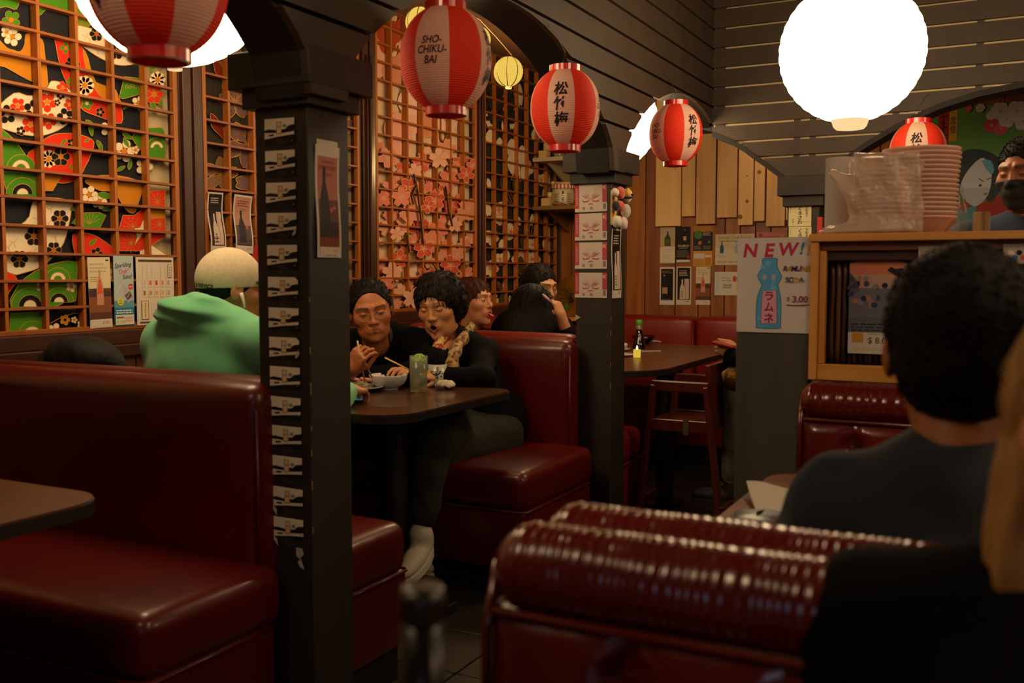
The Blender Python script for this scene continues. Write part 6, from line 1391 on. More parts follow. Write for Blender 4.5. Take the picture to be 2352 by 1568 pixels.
# ---- man in the kitchen with a face mask
hp = A_(at(2352, 400, d=3.42)); d0 = unit(A_((0, 0, 1.2)) - hp); fw = A_((d0[0] - .45, d0[1], -.15)); nk = hp + A_((.02, .02, -.17)); hip = A_((nk[0], nk[1] + .02, .92)); sL = nk + A_((.20, .02, -.06)); sR = nk + A_((-.20, .02, -.06))
eR = sR + A_((-.04, -.03, -.28)); eL = sL + A_((.04, -.03, -.28)); o = dict(skin='#94552e', eyes='closed', bw=1.2, box=(A_((nk[0] - .4, nk[1] - .35, .05)), nk + A_((.4, .3, .15))))
legs = [cap_(hip + (-.09, 0, 0), hip + A_((-.1, 0, -.44)), .085, .06), cap_(hip + A_((-.1, 0, -.44)), hip + A_((-.1, .02, -.84)), .06, .045), cap_(hip + (.09, 0, 0), hip + A_((.1, 0, -.44)), .085, .06), cap_(hip + A_((.1, 0, -.44)), hip + A_((.1, .02, -.84)), .06, .045)]
p8, M8 = person('kitchen worker in dark blue shirt and black face mask behind the glass', hp, fw, o, [make_hand(eR + A_((.08, -.22, .0)), (.3, -1, -.2), (0, 0, 1), .5, 1), make_hand(eL + A_((-.08, -.22, .0)), (-.3, -1, -.2), (0, 0, 1), .5, -1)], legs + [cap_(sR, eR, .05, .04), cap_(eR, eR + A_((.08, -.22, 0)), .04, .028), cap_(sL, eL, .05, .04), cap_(eL, eL + A_((-.08, -.22, 0)), .04, .028)], torso(hip, nk, sL, sR, 1, -.01), headres=.0028)
cloth(torso(hip, nk, sL, sR, 1.05, .02) + [cap_(sR, eR, .064, .055), cap_(sL, eL, .064, .055)], 'shirt', '#23344c', p8, (A_((nk[0] - .4, nk[1] - .3, .88)), nk + A_((.4, .3, .04))), cut=lambda P: -(sE(P, nk + A_((0, -.02, .09)), (.06, .06, .1))), h=.010)
cloth(legs, 'trousers', '#16161a', p8, (hip - A_((.3, .2, .86)), hip + A_((.3, .2, .1))), h=.014, k=.02)
V, F = surf(lambda P: np.maximum(np.maximum(face_field(dict())(P) - .004, np.abs(P[:, 2] + .064) - .054 + .12 * np.abs(P[:, 0])), .02 - P[:, 1]), (-.1, 0, -.13), (.1, .14, 0), .003); vmesh(to_world(V, hp, M8), F, 'face_mask', mat('mask_black', '#0a0a0b', .8), p8)
hair_obj(lambda P: smax(sE(P, (0, -.018, .038), (.081, .099, .092)), -sE(P, (0, .105, -.03), (.068, .075, .102)), .01) + .002 * noise3(P, 120, 3), (-.11, -.14, -.08), (.11, .12, .16), hp, M8, p8, '#0c0908', h=.0035, rough=.8, tufts=(1500, .007, .0016, 'out'))

# ---- man in grey blue, foreground right, back turned
hp = A_(at(2205, 806, d=1.22)); fw = A_((-.10, 1, -.12)); nk = hp + A_((.0, -.035, -.15)); hip = A_((nk[0] + .01, nk[1] + .02, .50)); sL = nk + A_((-.128, .0, -.062)); sR = nk + A_((.15, .0, -.06))
eL = A_((-.285, 1.40, .76)); wL = A_((-.20, 1.62, .79)); eR = A_((.20, 1.40, .76)); wR = A_((.10, 1.62, .79)); kL_ = A_((-.16, 1.58, .52)); kR = A_((.06, 1.58, .52))
o = dict(skin='#a8683e', box=(A_((-.5, 1.0, 0)), A_((.35, 1.9, 1.1))))
legs = limb(hip + (-.09, .0, -.02), kL_, kL_ + (0, .02, -.44), .085, .06, .045) + limb(hip + (.09, 0, -.02), kR, kR + (0, .02, -.44), .085, .06, .045)
p9, M9 = person('man with short black hair and grey blue shirt, back turned, at the right table', hp, fw, o, [make_hand(wL, (.3, 1, -.1), (0, .1, 1), .5, 1), make_hand(wR, (-.3, 1, -.1), (0, .1, 1), .5, -1)], legs + limb(sL, eL, wL, .05, .04, .028) + limb(sR, eR, wR, .05, .04, .028), torso(hip, nk, sL, sR, 1, -.012))
cloth(torso(hip, nk, sL, sR, 1.05, .02, 1.0) + [cap_(sL, eL, .066, .058), cap_(eL, wL + (eL - wL) * .2, .055, .045), cap_(sR, eR, .066, .058), cap_(eR, wR + (eR - wR) * .2, .055, .045), lambda P: sE(P, nk + A_((0, .0, .0)), (.075, .075, .05))], 'shirt', '#2e3640', p9, (A_((-.5, 1.0, .48)), A_((.4, 1.75, 1.06))), cut=lambda P: -(sE(P, hp + A_((0, .02, -.12)), (.062, .068, .105))), h=.009, fold=.007)
cloth([cap_(hip + (-.09, 0, 0), kL_, .1, .075), cap_(kL_, kL_ + (0, .02, -.42), .075, .06), cap_(hip + (.09, 0, 0), kR, .1, .075), cap_(kR, kR + (0, .02, -.42), .075, .06)], 'trousers', '#1c1e26', p9, (A_((-.35, 1.05, .03)), A_((.3, 1.75, .68))), h=.014)
hair_obj(lambda P: np.maximum(smax(smin(sE(P, (0, -.018, .034), (.089, .112, .097)), sE(P, (0, -.045, -.03), (.07, .075, .06)), .03), -sE(P, (0, .112, -.04), (.066, .085, .1)), .01) + .003 * noise3(P, 60, 3), -P[:, 2] - .088 + .0 * P[:, 1]), (-.11, -.15, -.11), (.11, .13, .15), hp, M9, p9, '#0e0a09', h=.004, rough=.7, tufts=(1500, .016, .0015, 'back'))

# ---- fair haired person in a black jacket at the right edge, very near
hp = A_(at(2650, 965, d=.74)); fw = A_((-.45, -.85, .0)); nk = hp + A_((.01, .04, -.165)); hip = A_((nk[0] + .04, .70, .50)); sL = nk + A_((.17, -.06, -.055)); sR = nk + A_((-.215, .03, -.055))
o = dict(skin='#c88a5c', lips='#b0584a', box=(A_((nk[0] - .4, .3, 0)), A_((nk[0] + .45, 1.0, 1.08))))
eR = sR + A_((-.04, -.06, -.26)); eL = sL + A_((.04, -.06, -.26)); wR = eR + A_((.06, -.22, .03)); wL = eL + A_((-.06, -.22, .03)); kL_ = A_((nk[0] + .16, .34, .5)); kR = A_((nk[0] - .06, .34, .5))
legs = limb(hip + (.09, -.02, -.02), kL_, kL_ + (0, 0, -.43), .085, .06, .045) + limb(hip + (-.09, -.02, -.02), kR, kR + (0, 0, -.43), .085, .06, .045)
p10, M10 = person('fair haired person in black jacket at the right edge, nearest the camera', hp, fw, o, [make_hand(wR, (.3, -1, -.1), (0, 0, 1), .5, 1), make_hand(wL, (-.3, -1, -.1), (0, 0, 1), .5, -1)], legs + limb(sR, eR, wR, .05, .04, .028) + limb(sL, eL, wL, .05, .04, .028), torso(hip, nk, sL, sR, .95, -.012), headres=.004)
cloth(torso(hip, nk, sL, sR, 1.05, .024) + [cap_(sR, eR, .066, .056), cap_(eR, wR + (eR - wR) * .2, .055, .045), cap_(sL, eL, .066, .056), cap_(eL, wL + (eL - wL) * .2, .055, .045)], 'jacket', '#060506', p10, (A_((nk[0] - .4, .3, .46)), A_((nk[0] + .45, 1.0, 1.06))), cut=lambda P: -(sE(P, nk + A_((-.01, -.03, .1)), (.06, .06, .11))), h=.010)
cloth([cap_(hip + (.09, 0, 0), kL_, .1, .075), cap_(kL_, kL_ + (0, 0, -.42), .075, .06), cap_(hip + (-.09, 0, 0), kR, .1, .075), cap_(kR, kR + (0, 0, -.42), .075, .06)], 'trousers', '#16161a', p10, (A_((nk[0] - .25, .22, .03)), A_((nk[0] + .35, .9, .68))), h=.016)
def blond(P):
    d = sE(P, (0, -.022, .034), (.092, .110, .097)); d = smin(d, sE(P, (-.075, .0, -.12), (.040, .060, .17)), .05); d = smin(d, sE(P, (.075, .0, -.12), (.040, .060, .17)), .05); d = smin(d, sE(P, (0, -.08, -.10), (.09, .045, .17)), .04)
    return smax(d, -sE(P, (0, .115, -.04), (.058, .085, .12)), .01) + strands(P, 240, .0035, seed=9)
hair_obj(blond, (-.15, -.16, -.32), (.15, .13, .16), hp, M10, p10, '#a87c48', h=.0045, tufts=(900, .06, .0016, 'down'))
# ================================================================ table ware
M_china = mat('white_china', '#cfcbd0', .22, spec=.6, coat=.3); M_chinat = mat('tan_china', '#a08850', .35)
def film(name, tint, mixf, col, rough):
    m = bpy.data.materials.new(name); m.use_nodes = True; N = m.node_tree.nodes; L = m.node_tree.links; b = N['Principled BSDF']; b.inputs['Base Color'].default_value = lin(col); b.inputs['Roughness'].default_value = rough; b.inputs['Specular IOR Level'].default_value = .8
    t = N.new('ShaderNodeBsdfTransparent'); t.inputs[0].default_value = lin(tint); x = N.new('ShaderNodeMixShader'); x.inputs[0].default_value = mixf
    L.new(t.outputs[0], x.inputs[1]); L.new(b.outputs[0], x.inputs[2]); L.new(x.outputs[0], N['Material Output'].inputs[0]); return m
M_gl = film('drinking_glass', '#f4f6f0', .16, '#c8ccb8', .05); M_wat = film('water', '#e8ecd8', .30, '#8a9468', .2)
def lathe_thing(name, label, cat, pos, parts, group=None):
    t = thing(name, label, cat, tuple(pos), group)
    for (nm, m, prof) in parts:
        g = MB(); g.lathe(prof, pos, 40); g.build(nm, m, t, smooth=True)
    return t
T = .7505
def tp(px, py, z=T): return A_(at(px, py, z=z))
c = tp(892, 893); R_ = 44 / CAM_F * np.dot(c - A_((0, 0, 1.2)), CF)
lathe_thing('rice_bowl', 'white footed bowl at the table edge beside the water glass', 'bowl', c, [('bowl', M_china, [(.0005, .004), (R_ * .5, .004), (R_ * .5, 0), (R_ * .45, 0), (R_ * .55, .006), (R_ * .85, .022), (R_ * .97, .042), (R_, .054), (R_ * 1.0, .057), (R_ * .95, .056), (R_ * .9, .042), (R_ * .6, .014), (.0005, .010)])])
c = tp(962, 900); gr = 21.5 / CAM_F * np.dot(c - A_((0, 0, 1.2)), CF); gh = .138
gt = lathe_thing('water_glass', 'tall glass of iced water with a lime slice', 'glass', c, [('glass', M_gl, [(.0005, 0), (gr * .9, 0), (gr * .94, .004), (gr, gh), (gr * .94, gh), (gr * .88, .018), (.0005, .014)]), ('water', M_wat, [(.0005, .0155), (gr * .87, .019), (gr * .925, gh * .86), (.0005, gh * .86)])])
b = MB(); b.lathe([(.0005, -.002), (gr * .8, -.002), (gr * .82, 0), (gr * .8, .002), (.0005, .002)], c + A_((0, .002, gh * .86)), 24, 0, rotm(70, 0, 20)); b.build('lime_slice', mat('lime', '#5a8c14', .4, noise=(150, 2, '#9ab83a', .4, .6)), gt, smooth=True)
for k, (dx, dy, dz) in enumerate(((.006, .004, .085), (-.008, -.004, .07), (.004, -.008, .1), (-.004, .008, .098), (.0, .0, .055))):
    b = MB(); M_ = rotm(30 * k, 20 * k, 50 * k); s_ = .0095; b.add([c + A_((dx, dy, dz)) + M_ @ A_((i, j, q)) * s_ for i in (-1, 1) for j in (-1, 1) for q in (-1, 1)], [(0, 1, 3, 2), (4, 6, 7, 5), (0, 4, 5, 1), (2, 3, 7, 6), (0, 2, 6, 4), (1, 5, 7, 3)]); b.build('ice_cube', M_gl, gt, bevel=.002, seg=2)
c = tp(1005, 886); cr = 22 / CAM_F * np.dot(c - A_((0, 0, 1.2)), CF); ch = .088
ct = lathe_thing('tea_cup', 'pale tea cup with blue black characters', 'cup', c, [('cup', mat('celadon', '#aeb0a0', .3, coat=.2), [(.0005, .006), (cr * .8, .006), (cr * .8, 0), (cr * .9, .003), (cr * 1.0, .02), (cr, ch), (cr * .93, ch), (cr * .9, .02), (.0005, .012)])])
th0 = math.atan2(-c[1], -c[0])
p = Print(lambda a, z, l, c=c, cr=cr: (c[0] + (cr + .0006 + l) * math.cos(th0 + a / cr), c[1] + (cr + .0006 + l) * math.sin(th0 + a / cr), c[2] + z), .0002)
p.rect(-.004, .014, .004, .08, '#8a948c')
p.text('萬', -.014, .045, .038, '#16202c', .02); p.text('年', .018, .045, .038, '#16202c', .02)
p.build(ct, 'lettering')
def crumple(name, label, cat, c, r, m, seed=1, h=.003):
    c = A_(c)
    def f(P):
        q = P.copy(); q += .010 * np.stack([noise3(P, 50, seed), noise3(P, 50, seed + 1), noise3(P, 50, seed + 2)], 1); d = sE(q, c + A_((0, 0, r[2] * .9)), r); a = np.abs(noise3(P, 90, seed + 3)) * .012; return np.maximum(d + a, c[2] + .0008 - P[:, 2])
    V, F = surf(f, c - A_(r) * 1.5, c + A_(r) * 1.5 + A_((0, 0, r[2])), h); o = vmesh(V, F, name, m); tag(o, label, cat); return o
M_tis = mat('tissue', '#c8beb0', .8, sss=.0)
crumple('napkin', 'crumpled white napkin at the foot of the tea cup', 'napkin', tp(1022, 893), (.045, .03, .018), M_tis, 4)
c = tp(826, 897); lathe_thing('plate', 'oval plate of shredded radish and pink sashimi at the near pillar', 'plate', c, [('plate', M_china, [(.0005, .003), (.055, .003), (.085, .014), (.092, .016), (.09, .019), (.05, .008), (.0005, .008)])])
b = MB(); rnd = random.Random(2)
for k in range(70):
    a = rnd.uniform(0, 6.28); r = rnd.uniform(0, .045); q = c + A_((r * math.cos(a), r * math.sin(a), .012 + rnd.random() * .022)); v = A_((rnd.gauss(0, 1), rnd.gauss(0, 1), rnd.gauss(0, .3))) * .013; b.tube([q - v, q + A_((0, 0, .003)), q + v], .0011, 4)
tag(b.build('shredded_radish', mat('radish', '#b8ac88', .5)), 'heap of shredded white radish on the plate', 'food', kind='stuff')
for k, (dx, dy) in enumerate(((-.03, .02), (.0, .035), (.03, .025))):
    V, F = surf(lambda P, q=c + A_((dx, dy, .040)): sE(P, q, (.022, .011, .007), rotm(10, 15, 30 + 20 * k)) + .002 * noise3(P, 120, k), c + A_((dx - .03, dy - .03, .02)), c + A_((dx + .03, dy + .03, .06)), .003)
    tag(vmesh(V, F, 'sashimi_slice', mat('sashimi', '#c0705a', .35, noise=(90, 2, '#d09a84', .4, .6))), ('left', 'middle', 'right')[k] + ' pink sashimi slice on the heap of radish', 'food')
c = tp(816, 868); lathe_thing('soup_bowl', 'tan glazed bowl half hidden by the near pillar', 'bowl', c, [('bowl', M_chinat, [(.0005, 0), (.03, 0), (.052, .02), (.06, .052), (.057, .052), (.045, .02), (.0005, .008)]), ('rice', mat('rice', '#b8a878', .7, bump=(300, .8, .003)), [(.0005, .05), (.03, .048), (.054, .04)])])
c = tp(848, 878); lathe_thing('sauce_dish', 'shallow tan dish behind the white bowl with a spoon in it', 'dish', c, [('dish', M_chinat, [(.0005, 0), (.03, 0), (.052, .014), (.05, .016), (.03, .006), (.0005, .005)])])
b = MB(); a0 = tp(862, 876) + A_((0, 0, .016)); a1 = A_(at(881, 863, d=3.78)); b.tube([a0, a0 * .5 + a1 * .5 + A_((0, 0, .004)), a1], [.012, .006, .005], 10); tag(b.build('soup_spoon', M_china, smooth=True), 'white porcelain spoon leaning out of the tan dish', 'spoon')
c = tp(940, 884); lathe_thing('side_plate', 'small white dish behind the water glass', 'dish', c, [('dish', M_china, [(.0005, 0), (.035, 0), (.05, .012), (.048, .014), (.03, .005), (.0005, .004)])])
def stick(a, b_, label, r0=.0036, r1=.0024, m=None):
    g = MB(); g.tube([a, b_], [r0, r1], 8); o = g.build('chopstick', m or CHOP, smooth=True); return tag(o, label, 'chopsticks', 'chopsticks of the older couple')
stick(at(821, 783, d=3.58), at(838, 878, d=3.66), 'left chopstick held by the man with glasses'); stick(at(829, 812, d=3.58), at(855, 868, d=3.68), 'right chopstick held by the man with glasses')
stick(at(884, 821, d=3.80), at(938, 848, d=3.78), 'chopstick held in the hand of the older woman')
c = tp(818, 919); g = MB(); g.add([], []); M_ = rotm(0, 0, 25)
g.prism([(c[0] + (M_ @ A_((x, y, 0)))[0], c[1] + (M_ @ A_((x, y, 0)))[1]) for x, y in rrect(-.035, .035, -.07, .07, (.01,) * 4, 4)], lambda a, b_, z: (a, b_, z), T, T + .009)
ph_ = g.build('phone', mat('phone_black', '#0c0d10', .2)); tag(ph_, 'black phone lying on the couple\'s table beside the near pillar', 'phone')
g = MB(); g.prism([(c[0] + (M_ @ A_((x, y, 0)))[0], c[1] + (M_ @ A_((x, y, 0)))[1]) for x, y in rrect(-.032, .032, -.066, .066, (.006,) * 4, 4)], lambda a, b_, z: (a, b_, z), T + .009, T + .0094); g.build('screen', mat('screen_blue', '#1c3a50', .2, emit=('#4a8ab0', .25)), ph_)

# far table
c = tp(1468, 800); s = np.dot(c - A_((0, 0, 1.2)), CF) / CAM_F
t = lathe_thing('soy_sauce_bottle', 'soy sauce bottle with green cap on the far table', 'bottle', c, [('bottle', mat('soy_glass', '#0c0807', .08, spec=.8, coat=.6), [(.0005, 0), (15 * s, 0), (15.5 * s, 4 * s), (13 * s, 14 * s), (9 * s, 30 * s), (8 * s, 44 * s), (.0005, 44 * s)]), ('neck', mat('neck_clear', '#7a5a4c', .15), [(8 * s, 44 * s), (7.5 * s, 55 * s), (.0005, 55 * s)]), ('cap', mat('cap_green', '#4c8c18', .4), [(8 * s, 54 * s), (8.5 * s, 60 * s), (7.5 * s, 66 * s), (.0005, 66.5 * s)])])
c = tp(1466, 792) + A_((0, .1, 0)); lathe_thing('black_bowl', 'black lacquer bowl with red rim behind the soy bottle', 'bowl', c, [('bowl', mat('lacquer_black', '#100b0a', .2, coat=.5), [(.0005, 0), (.03, 0), (.05, .02), (.078, .05), (.074, .05), (.05, .024), (.0005, .01)]), ('rim', mat('lacquer_red', '#6a1a12', .25), [(.078, .050), (.079, .053), (.075, .053)])])
c = tp(1463, 820); t = thing('tea_light', 'glowing yellow tea light candle on the far table', 'candle', tuple(c)); g = MB(); g.lathe([(.0005, 0), (7.5 * s, 0), (7.5 * s, 16 * s), (.0005, 15.5 * s)], c, 20); g.build('cup', emitter('candle_wax_glow', '#f0c840', .8), t, smooth=False); g = MB(); g.lathe([(.0005, 15 * s), (2.5 * s, 17 * s), (1.8 * s, 21 * s), (.0005, 25 * s)], c, 10); g.build('flame', emitter('flame', '#fff0a0', 3), t, smooth=True)
for k, (x, y, r, lb) in enumerate(((1440, 819, .085, 'white plate at the near edge of the far table'), (1436, 806, .075, 'white plate behind the candle on the far table'))):
    c = tp(x, y) + A_((-.05, 0, 0)); lathe_thing('plate', lb, 'plate', c, [('plate', M_china, [(.0005, .002), (r * .6, .002), (r, .012), (r, .015), (r * .6, .006), (.0005, .006)])])
crumple('napkin', 'crumpled tissue on the plate at the left of the far table', 'napkin', tp(1437, 806) + A_((-.03, 0, .012)), (.05, .035, .018), M_tis, 9, .004)
crumple('napkin', 'white napkin lying behind the soy bottle on the far table', 'napkin', tp(1500, 787), (.06, .04, .008), M_tis, 12, .004)
g = MB(); g.tube([tp(1466, 807.5) + A_((0, 0, .003)), tp(1518, 807) + A_((0, 0, .003))], .0025, 6); tag(g.build('straw', M_china), 'white straw lying on the far table', 'straw')
g = MB(); q = tp(1440, 772) + A_((0, .15, 0)); g.box(q[0] - .06, q[0] + .05, q[1] - .003, q[1] + .003, .751, .80); tag(g.build('table_card', paper('#c8bca8')), 'white folded card standing at the left of the far table', 'card')
# napkin and dark dish on the right table
P0 = [tp(1714, 1135), tp(1812, 1143), tp(1805, 1178), tp(1738, 1186)]
g = MB(); n = 8; G = []
for i in range(n + 1):
    row = []
    for j in range(n + 1):
        u, v = i / n, j / n; q = P0[0] * (1 - u) * (1 - v) + P0[1] * u * (1 - v) + P0[2] * u * v + P0[3] * (1 - u) * v; row.append(q + A_((0, 0, .004 + .018 * (1 - v) ** 2 + .006 * (1 - u) + .003 * math.sin(5 * u))))
    G.append(row)
g.grid(G); g.grid([[q - A_((0, 0, .002)) for q in r] for r in G]); tag(g.build('napkin', M_tis, smooth=True), 'white paper napkin curling up on the corner of the right table', 'napkin')
c = tp(1735, 1180) + A_((.03, -.06, 0)); lathe_thing('dark_dish', 'small dark dish beside the napkin on the right table', 'dish', c, [('dish', mat('dark_dish', '#14161c', .3), [(.0005, 0), (.04, 0), (.06, .010), (.058, .012), (.04, .004), (.0005, .003)])])

# black bag on the bench behind the near one
q = A_(at(85, 850, y=2.28))
def bagf(P):
    d = sE(P, (-2.80, 2.26, .72), (.25, .13, .27)); d = smin(d, sE(P, (-2.74, 2.22, .93), (.13, .07, .06)), .05); return np.maximum(d + .016 * noise3(P, 22, 6) + .010 * np.abs(noise3(P, 55, 7)), .478 - P[:, 2])
V, F = surf(bagf, (-3.04, 2.06, .46), (-2.48, 2.5, 1.08), .008); bg = vmesh(V, F, 'backpack', mat('bag_nylon', '#0c0c0c', .75, bump=(60, .5, .006))); tag(bg, 'black backpack slumped on the bench against the left wall', 'bag')
g = MB(); g.tube([(-2.74, 2.14, .86), (-2.70, 2.11, .78), (-2.67, 2.13, .70)], .010, 8); g.build('strap', mat('bag_strap', '#121212', .6), bg, smooth=True); g = MB(); g.box(-2.73, -2.68, 2.095, 2.108, .79, .81); g.build('buckle', mat('buckle', '#1c1c1c', .3), bg, bevel=.003)

# ================================================================ corner shelves, jar, gold fan
M_shelf = wood('shelf_wood', '#8a6534', '#6f4d26', 'x', 1, .5)
def shelf(label, py, m):
    q = A_(at(1226, py, x=-3.03)); y0 = q[1]; g = MB(); g.box(-3.04, -2.62, y0, EY, q[2] - .014, q[2] + .014); t = thing('shelf', label, 'shelf', (-2.83, (y0 + EY) / 2, q[2] - .014)); g.build('board', m, t, bevel=.002, seg=1)
    for xx in (-2.98, -2.68): b_ = MB(); b_.prism([(EY, q[2] - .014), (EY, q[2] - .15), (EY - .02, q[2] - .15), (y0 + .12, q[2] - .02), (y0 + .12, q[2] - .014)], lambda a, c_, x_: (x_, a, c_), xx, xx + .015); b_.build('bracket', m, t)
    return q[2] + .0145, y0
zs, ys_ = shelf('upper corner shelf, painted pale, left of the second pillar', 367, mat('shelf_pale', '#b8a47c', .6)); zl, yl = shelf('lower corner shelf of brown wood carrying the jar', 478, M_shelf)
def boxy(px, w, h, z, y, label, m, name='wooden_cup', cat='cup', hollow=True):
    x = at(px, 450, y=y)[0]; g = MB(); g.box(x - w / 2, x + w / 2, y - w / 2, y + w / 2, z, z + h); t = thing(name, label, cat, (x, y, z)); g.build('body', m, t, bevel=.002, seg=1)
    if hollow: g = MB(); g.box(x - w / 2 + .006, x + w / 2 - .006, y - w / 2 + .006, y + w / 2 - .006, z + h, z + h + .001); g.build('inside', mat('cup_inside', '#6a4c24', .7), t)
    return t
M_masu = wood('masu_wood', '#d2b070', '#c09a5a', 'x', 1.5, .6)
boxy(1250, .062, .05, zs, ys_ + .06, 'square wooden cup on the upper shelf, lower one', M_masu); boxy(1258, .045, .05, zs + .052, ys_ + .07, 'square wooden cup stacked on another on the upper shelf', M_masu)
boxy(1256, .062, .055, zl, yl + .06, 'square wooden cup beside the jar on the lower shelf', M_masu)
c = A_((at(1262, 440, y=yl + .07)[0], yl + .07, zl + .057)); lathe_thing('round_cup', 'small round wooden cup standing on the square one', 'cup', c, [('body', M_masu, [(.0005, 0), (.016, 0), (.018, .04), (.015, .04), (.014, .006), (.0005, .006)])])
c = A_((at(1284, 350, y=ys_ + .1)[0], ys_ + .1, zs)); lathe_thing('glass_jar', 'small glass jar on the upper shelf', 'jar', c, [('jar', M_gl, [(.0005, 0), (.035, 0), (.038, .01), (.038, .06), (.03, .07), (.03, .08), (.026, .08), (.026, .07), (.034, .058), (.034, .006), (.0005, .004)])])
# barrel jar with striped band
c = A_((at(1293, 440, y=yl + .12)[0], yl + .12, zl)); Rj = 27.5 * (np.dot(c - A_((0, 0, 1.2)), CF)) / CAM_F
t = thing('barrel_jar', 'round jar with red striped rim and written label on the lower shelf', 'jar', tuple(c)); k = Rj / 27.5
g = MB(); g.lathe([(.0005, 0), (20 * k, 0), (25 * k, 6 * k), (27 * k, 18 * k), (26 * k, 34 * k), (24.5 * k, 38 * k)], c, 40, 0, mf=lambda i, j: 1 if i < 2 else 0); g.build('body', [mat('jar_cream', '#bfae84', .35, coat=.3), mat('jar_orange', '#b0682c', .4)], t, smooth=True)
g = MB(); g.lathe([(24.5 * k, 38 * k), (28 * k, 40 * k), (28.5 * k, 46 * k), (26 * k, 49 * k), (.0005, 49 * k)], c, 40, 0, mf=lambda i, j: (j // 1) % 2); g.build('striped_rim', [mat('rim_white', '#d8ccb4', .6), mat('rim_red', '#b04034', .6)], t)
th = math.atan2(-c[1], -c[0]); p = Print(lambda a, z, l, c=c: (c[0] + (26.9 * k + .001 + l) * math.cos(th + a / Rj), c[1] + (26.9 * k + .001 + l) * math.sin(th + a / Rj), c[2] + z), .0002)
p.rect(-8 * k, 8 * k, 8 * k, 34 * k, '#c8c0ac'); p.text('ま\nつ\nり', 0, 21 * k, 8.5 * k, '#14201c', .03); p.lines(-22 * k, 8 * k, -10 * k, 30 * k, 5, '#5a4a34'); p.lines(10 * k, 8 * k, 22 * k, 30 * k, 5, '#5a4a34'); p.build(t, 'lettering')
g = MB(); g.tube([c + A_((-26 * k, -.01, 54 * k)), c + A_((28 * k, .0, 52 * k))], [.010, .007], 10); g.ell(c + A_((-24 * k, -.01, 54 * k)), (.016, .014, .013), 12); tag(g.build('wooden_ladle', M_masu, smooth=True), 'wooden ladle lying across the striped jar', 'ladle')
g = MB(); g.tube([c + A_((-26 * k, -.03, 18 * k)), c + A_((-4 * k, -27 * k - .012, 12 * k)), c + A_((24 * k, -.06, 2 * k))], .0025, 6); tag(g.build('cord_loop', mat('straw_cord', '#c8b080', .8)), 'straw cord hanging across the front of the jar', 'cord')
# gold painted disc on the bench ledge
gc = A_(at(1322, 680, y=6.36)); Rg = 50 * np.dot(gc - A_((0, 0, 1.2)), CF) / CAM_F; t = thing('gold_disc', 'round gold painted tray standing on the red bench, left of the second pillar', 'decoration', (gc[0], gc[1], gc[2] - Rg))
g = MB(); g.lathe([(.0005, .010), (Rg * .93, .006), (Rg * .95, -.004), (Rg, -.004), (Rg, .008), (.0005, .014)], gc, 56, 0, rotm(90, 0, 0), mf=lambda i, j: 1 if i in (1, 2, 3) else 0); g.build('disc', [mat('gold_leaf', '#b8841c', .3, metal=.7, noise=(6, 2, '#8a6014', .3, .7)), mat('disc_rim', '#1c120c', .4)], t, smooth=False)
p = Print(lambda a, b_, l: (gc[0] + a, gc[1] - .0115 - l, gc[2] + b_), .001); ink = '#2a1c14'
for a0, L_ in ((110, .8), (130, .75), (95, .7), (150, .6), (75, .6), (200, .5), (230, .6)): P = [(-Rg * .2 + Rg * L_ * t_ * math.cos(math.radians(a0 + 25 * t_)), -Rg * .2 + Rg * L_ * t_ * math.sin(math.radians(a0 + 25 * t_))) for t_ in (.1, .4, .7, 1)]; p.line(P, .004, ink)
p.circ(-Rg * .18, -Rg * .15, Rg * .14, ink, Rg * .2); p.circ(-Rg * .1, Rg * .1, Rg * .08, '#4a3020'); p.poly([(-Rg * .6, -Rg * .6), (-Rg * .4, -Rg * .3), (-Rg * .3, -Rg * .6)], '#4a6a2a', 2); p.build(t, 'painting')
g = MB(); g.box(gc[0] - .1, gc[0] + .1, gc[1] - .04, gc[1] + .04, gc[2] - Rg - .02, gc[2] - Rg + .005); g.build('stand', M_oak, t, bevel=.003)
# sushi ornament on the second pillar
oy = P2Y + .04; ox = PX; t = thing('sushi_ornament', 'hanging ornament of small cloth sushi pieces on the second pillar', 'ornament', tuple(at(1412, 520, x=ox + .01)))
A0 = A_(at(1404, 436, x=ox + .004)); A1 = A_(at(1418, 518, x=ox + .004)); g = MB(); g.box(ox, ox + .010, A0[1], A1[1] + .01, A1[2], A0[2]); g.build('board', M_masu, t, bevel=.003)
SU = [(1413, 442, (.018, .022, .018), '#cfc6bc', 'rice_ball'), (1425, 443, (.02, .022, .026), '#c85a48', 'red_prawn'), (1441, 449, (.022, .026, .030), '#d8cab0', 'egg_sushi'), (1424, 473, (.020, .024, .022), '#c8584a', 'salmon_roll'), (1414, 473, (.016, .02, .022), '#16141c', 'seaweed'), (1437, 485, (.022, .026, .032), '#b8a89c', 'bean_sushi'), (1443, 483, (.016, .022, .030), '#3a1824', 'bean_top'), (1417, 509, (.020, .024, .026), '#cfc6c0', 'rice_piece'), (1424, 507, (.010, .016, .024), '#d8705c', 'prawn'), (1432, 512, (.018, .022, .026), '#c8bcb8', 'rice_piece'), (1437, 515, (.009, .012, .022), '#d88a3c', 'orange_tail')]
for k, (x, y, r, col, nm) in enumerate(SU):
    q = A_(at(x, y, x=ox + .032 + .010 * (k % 2))); V, F = surf(lambda P: sE(P, q, r) + .0025 * noise3(P, 120, k), q - .045, q + .045, .0032); vmesh(V, F, nm, mat('felt_' + col.lstrip('#'), col, .9, sheen=.3, bump=(400, .3, .001)), t)
q = A_(at(1441, 450, x=ox + .045)); g = MB(); g.lathe([(.0265, -.005), (.0275, 0), (.0265, .005)], q, 20, 0, rotm(20, 10, 0)); g.build('seaweed_band', mat('felt_16141c', '#16141c', .9), t, smooth=True)
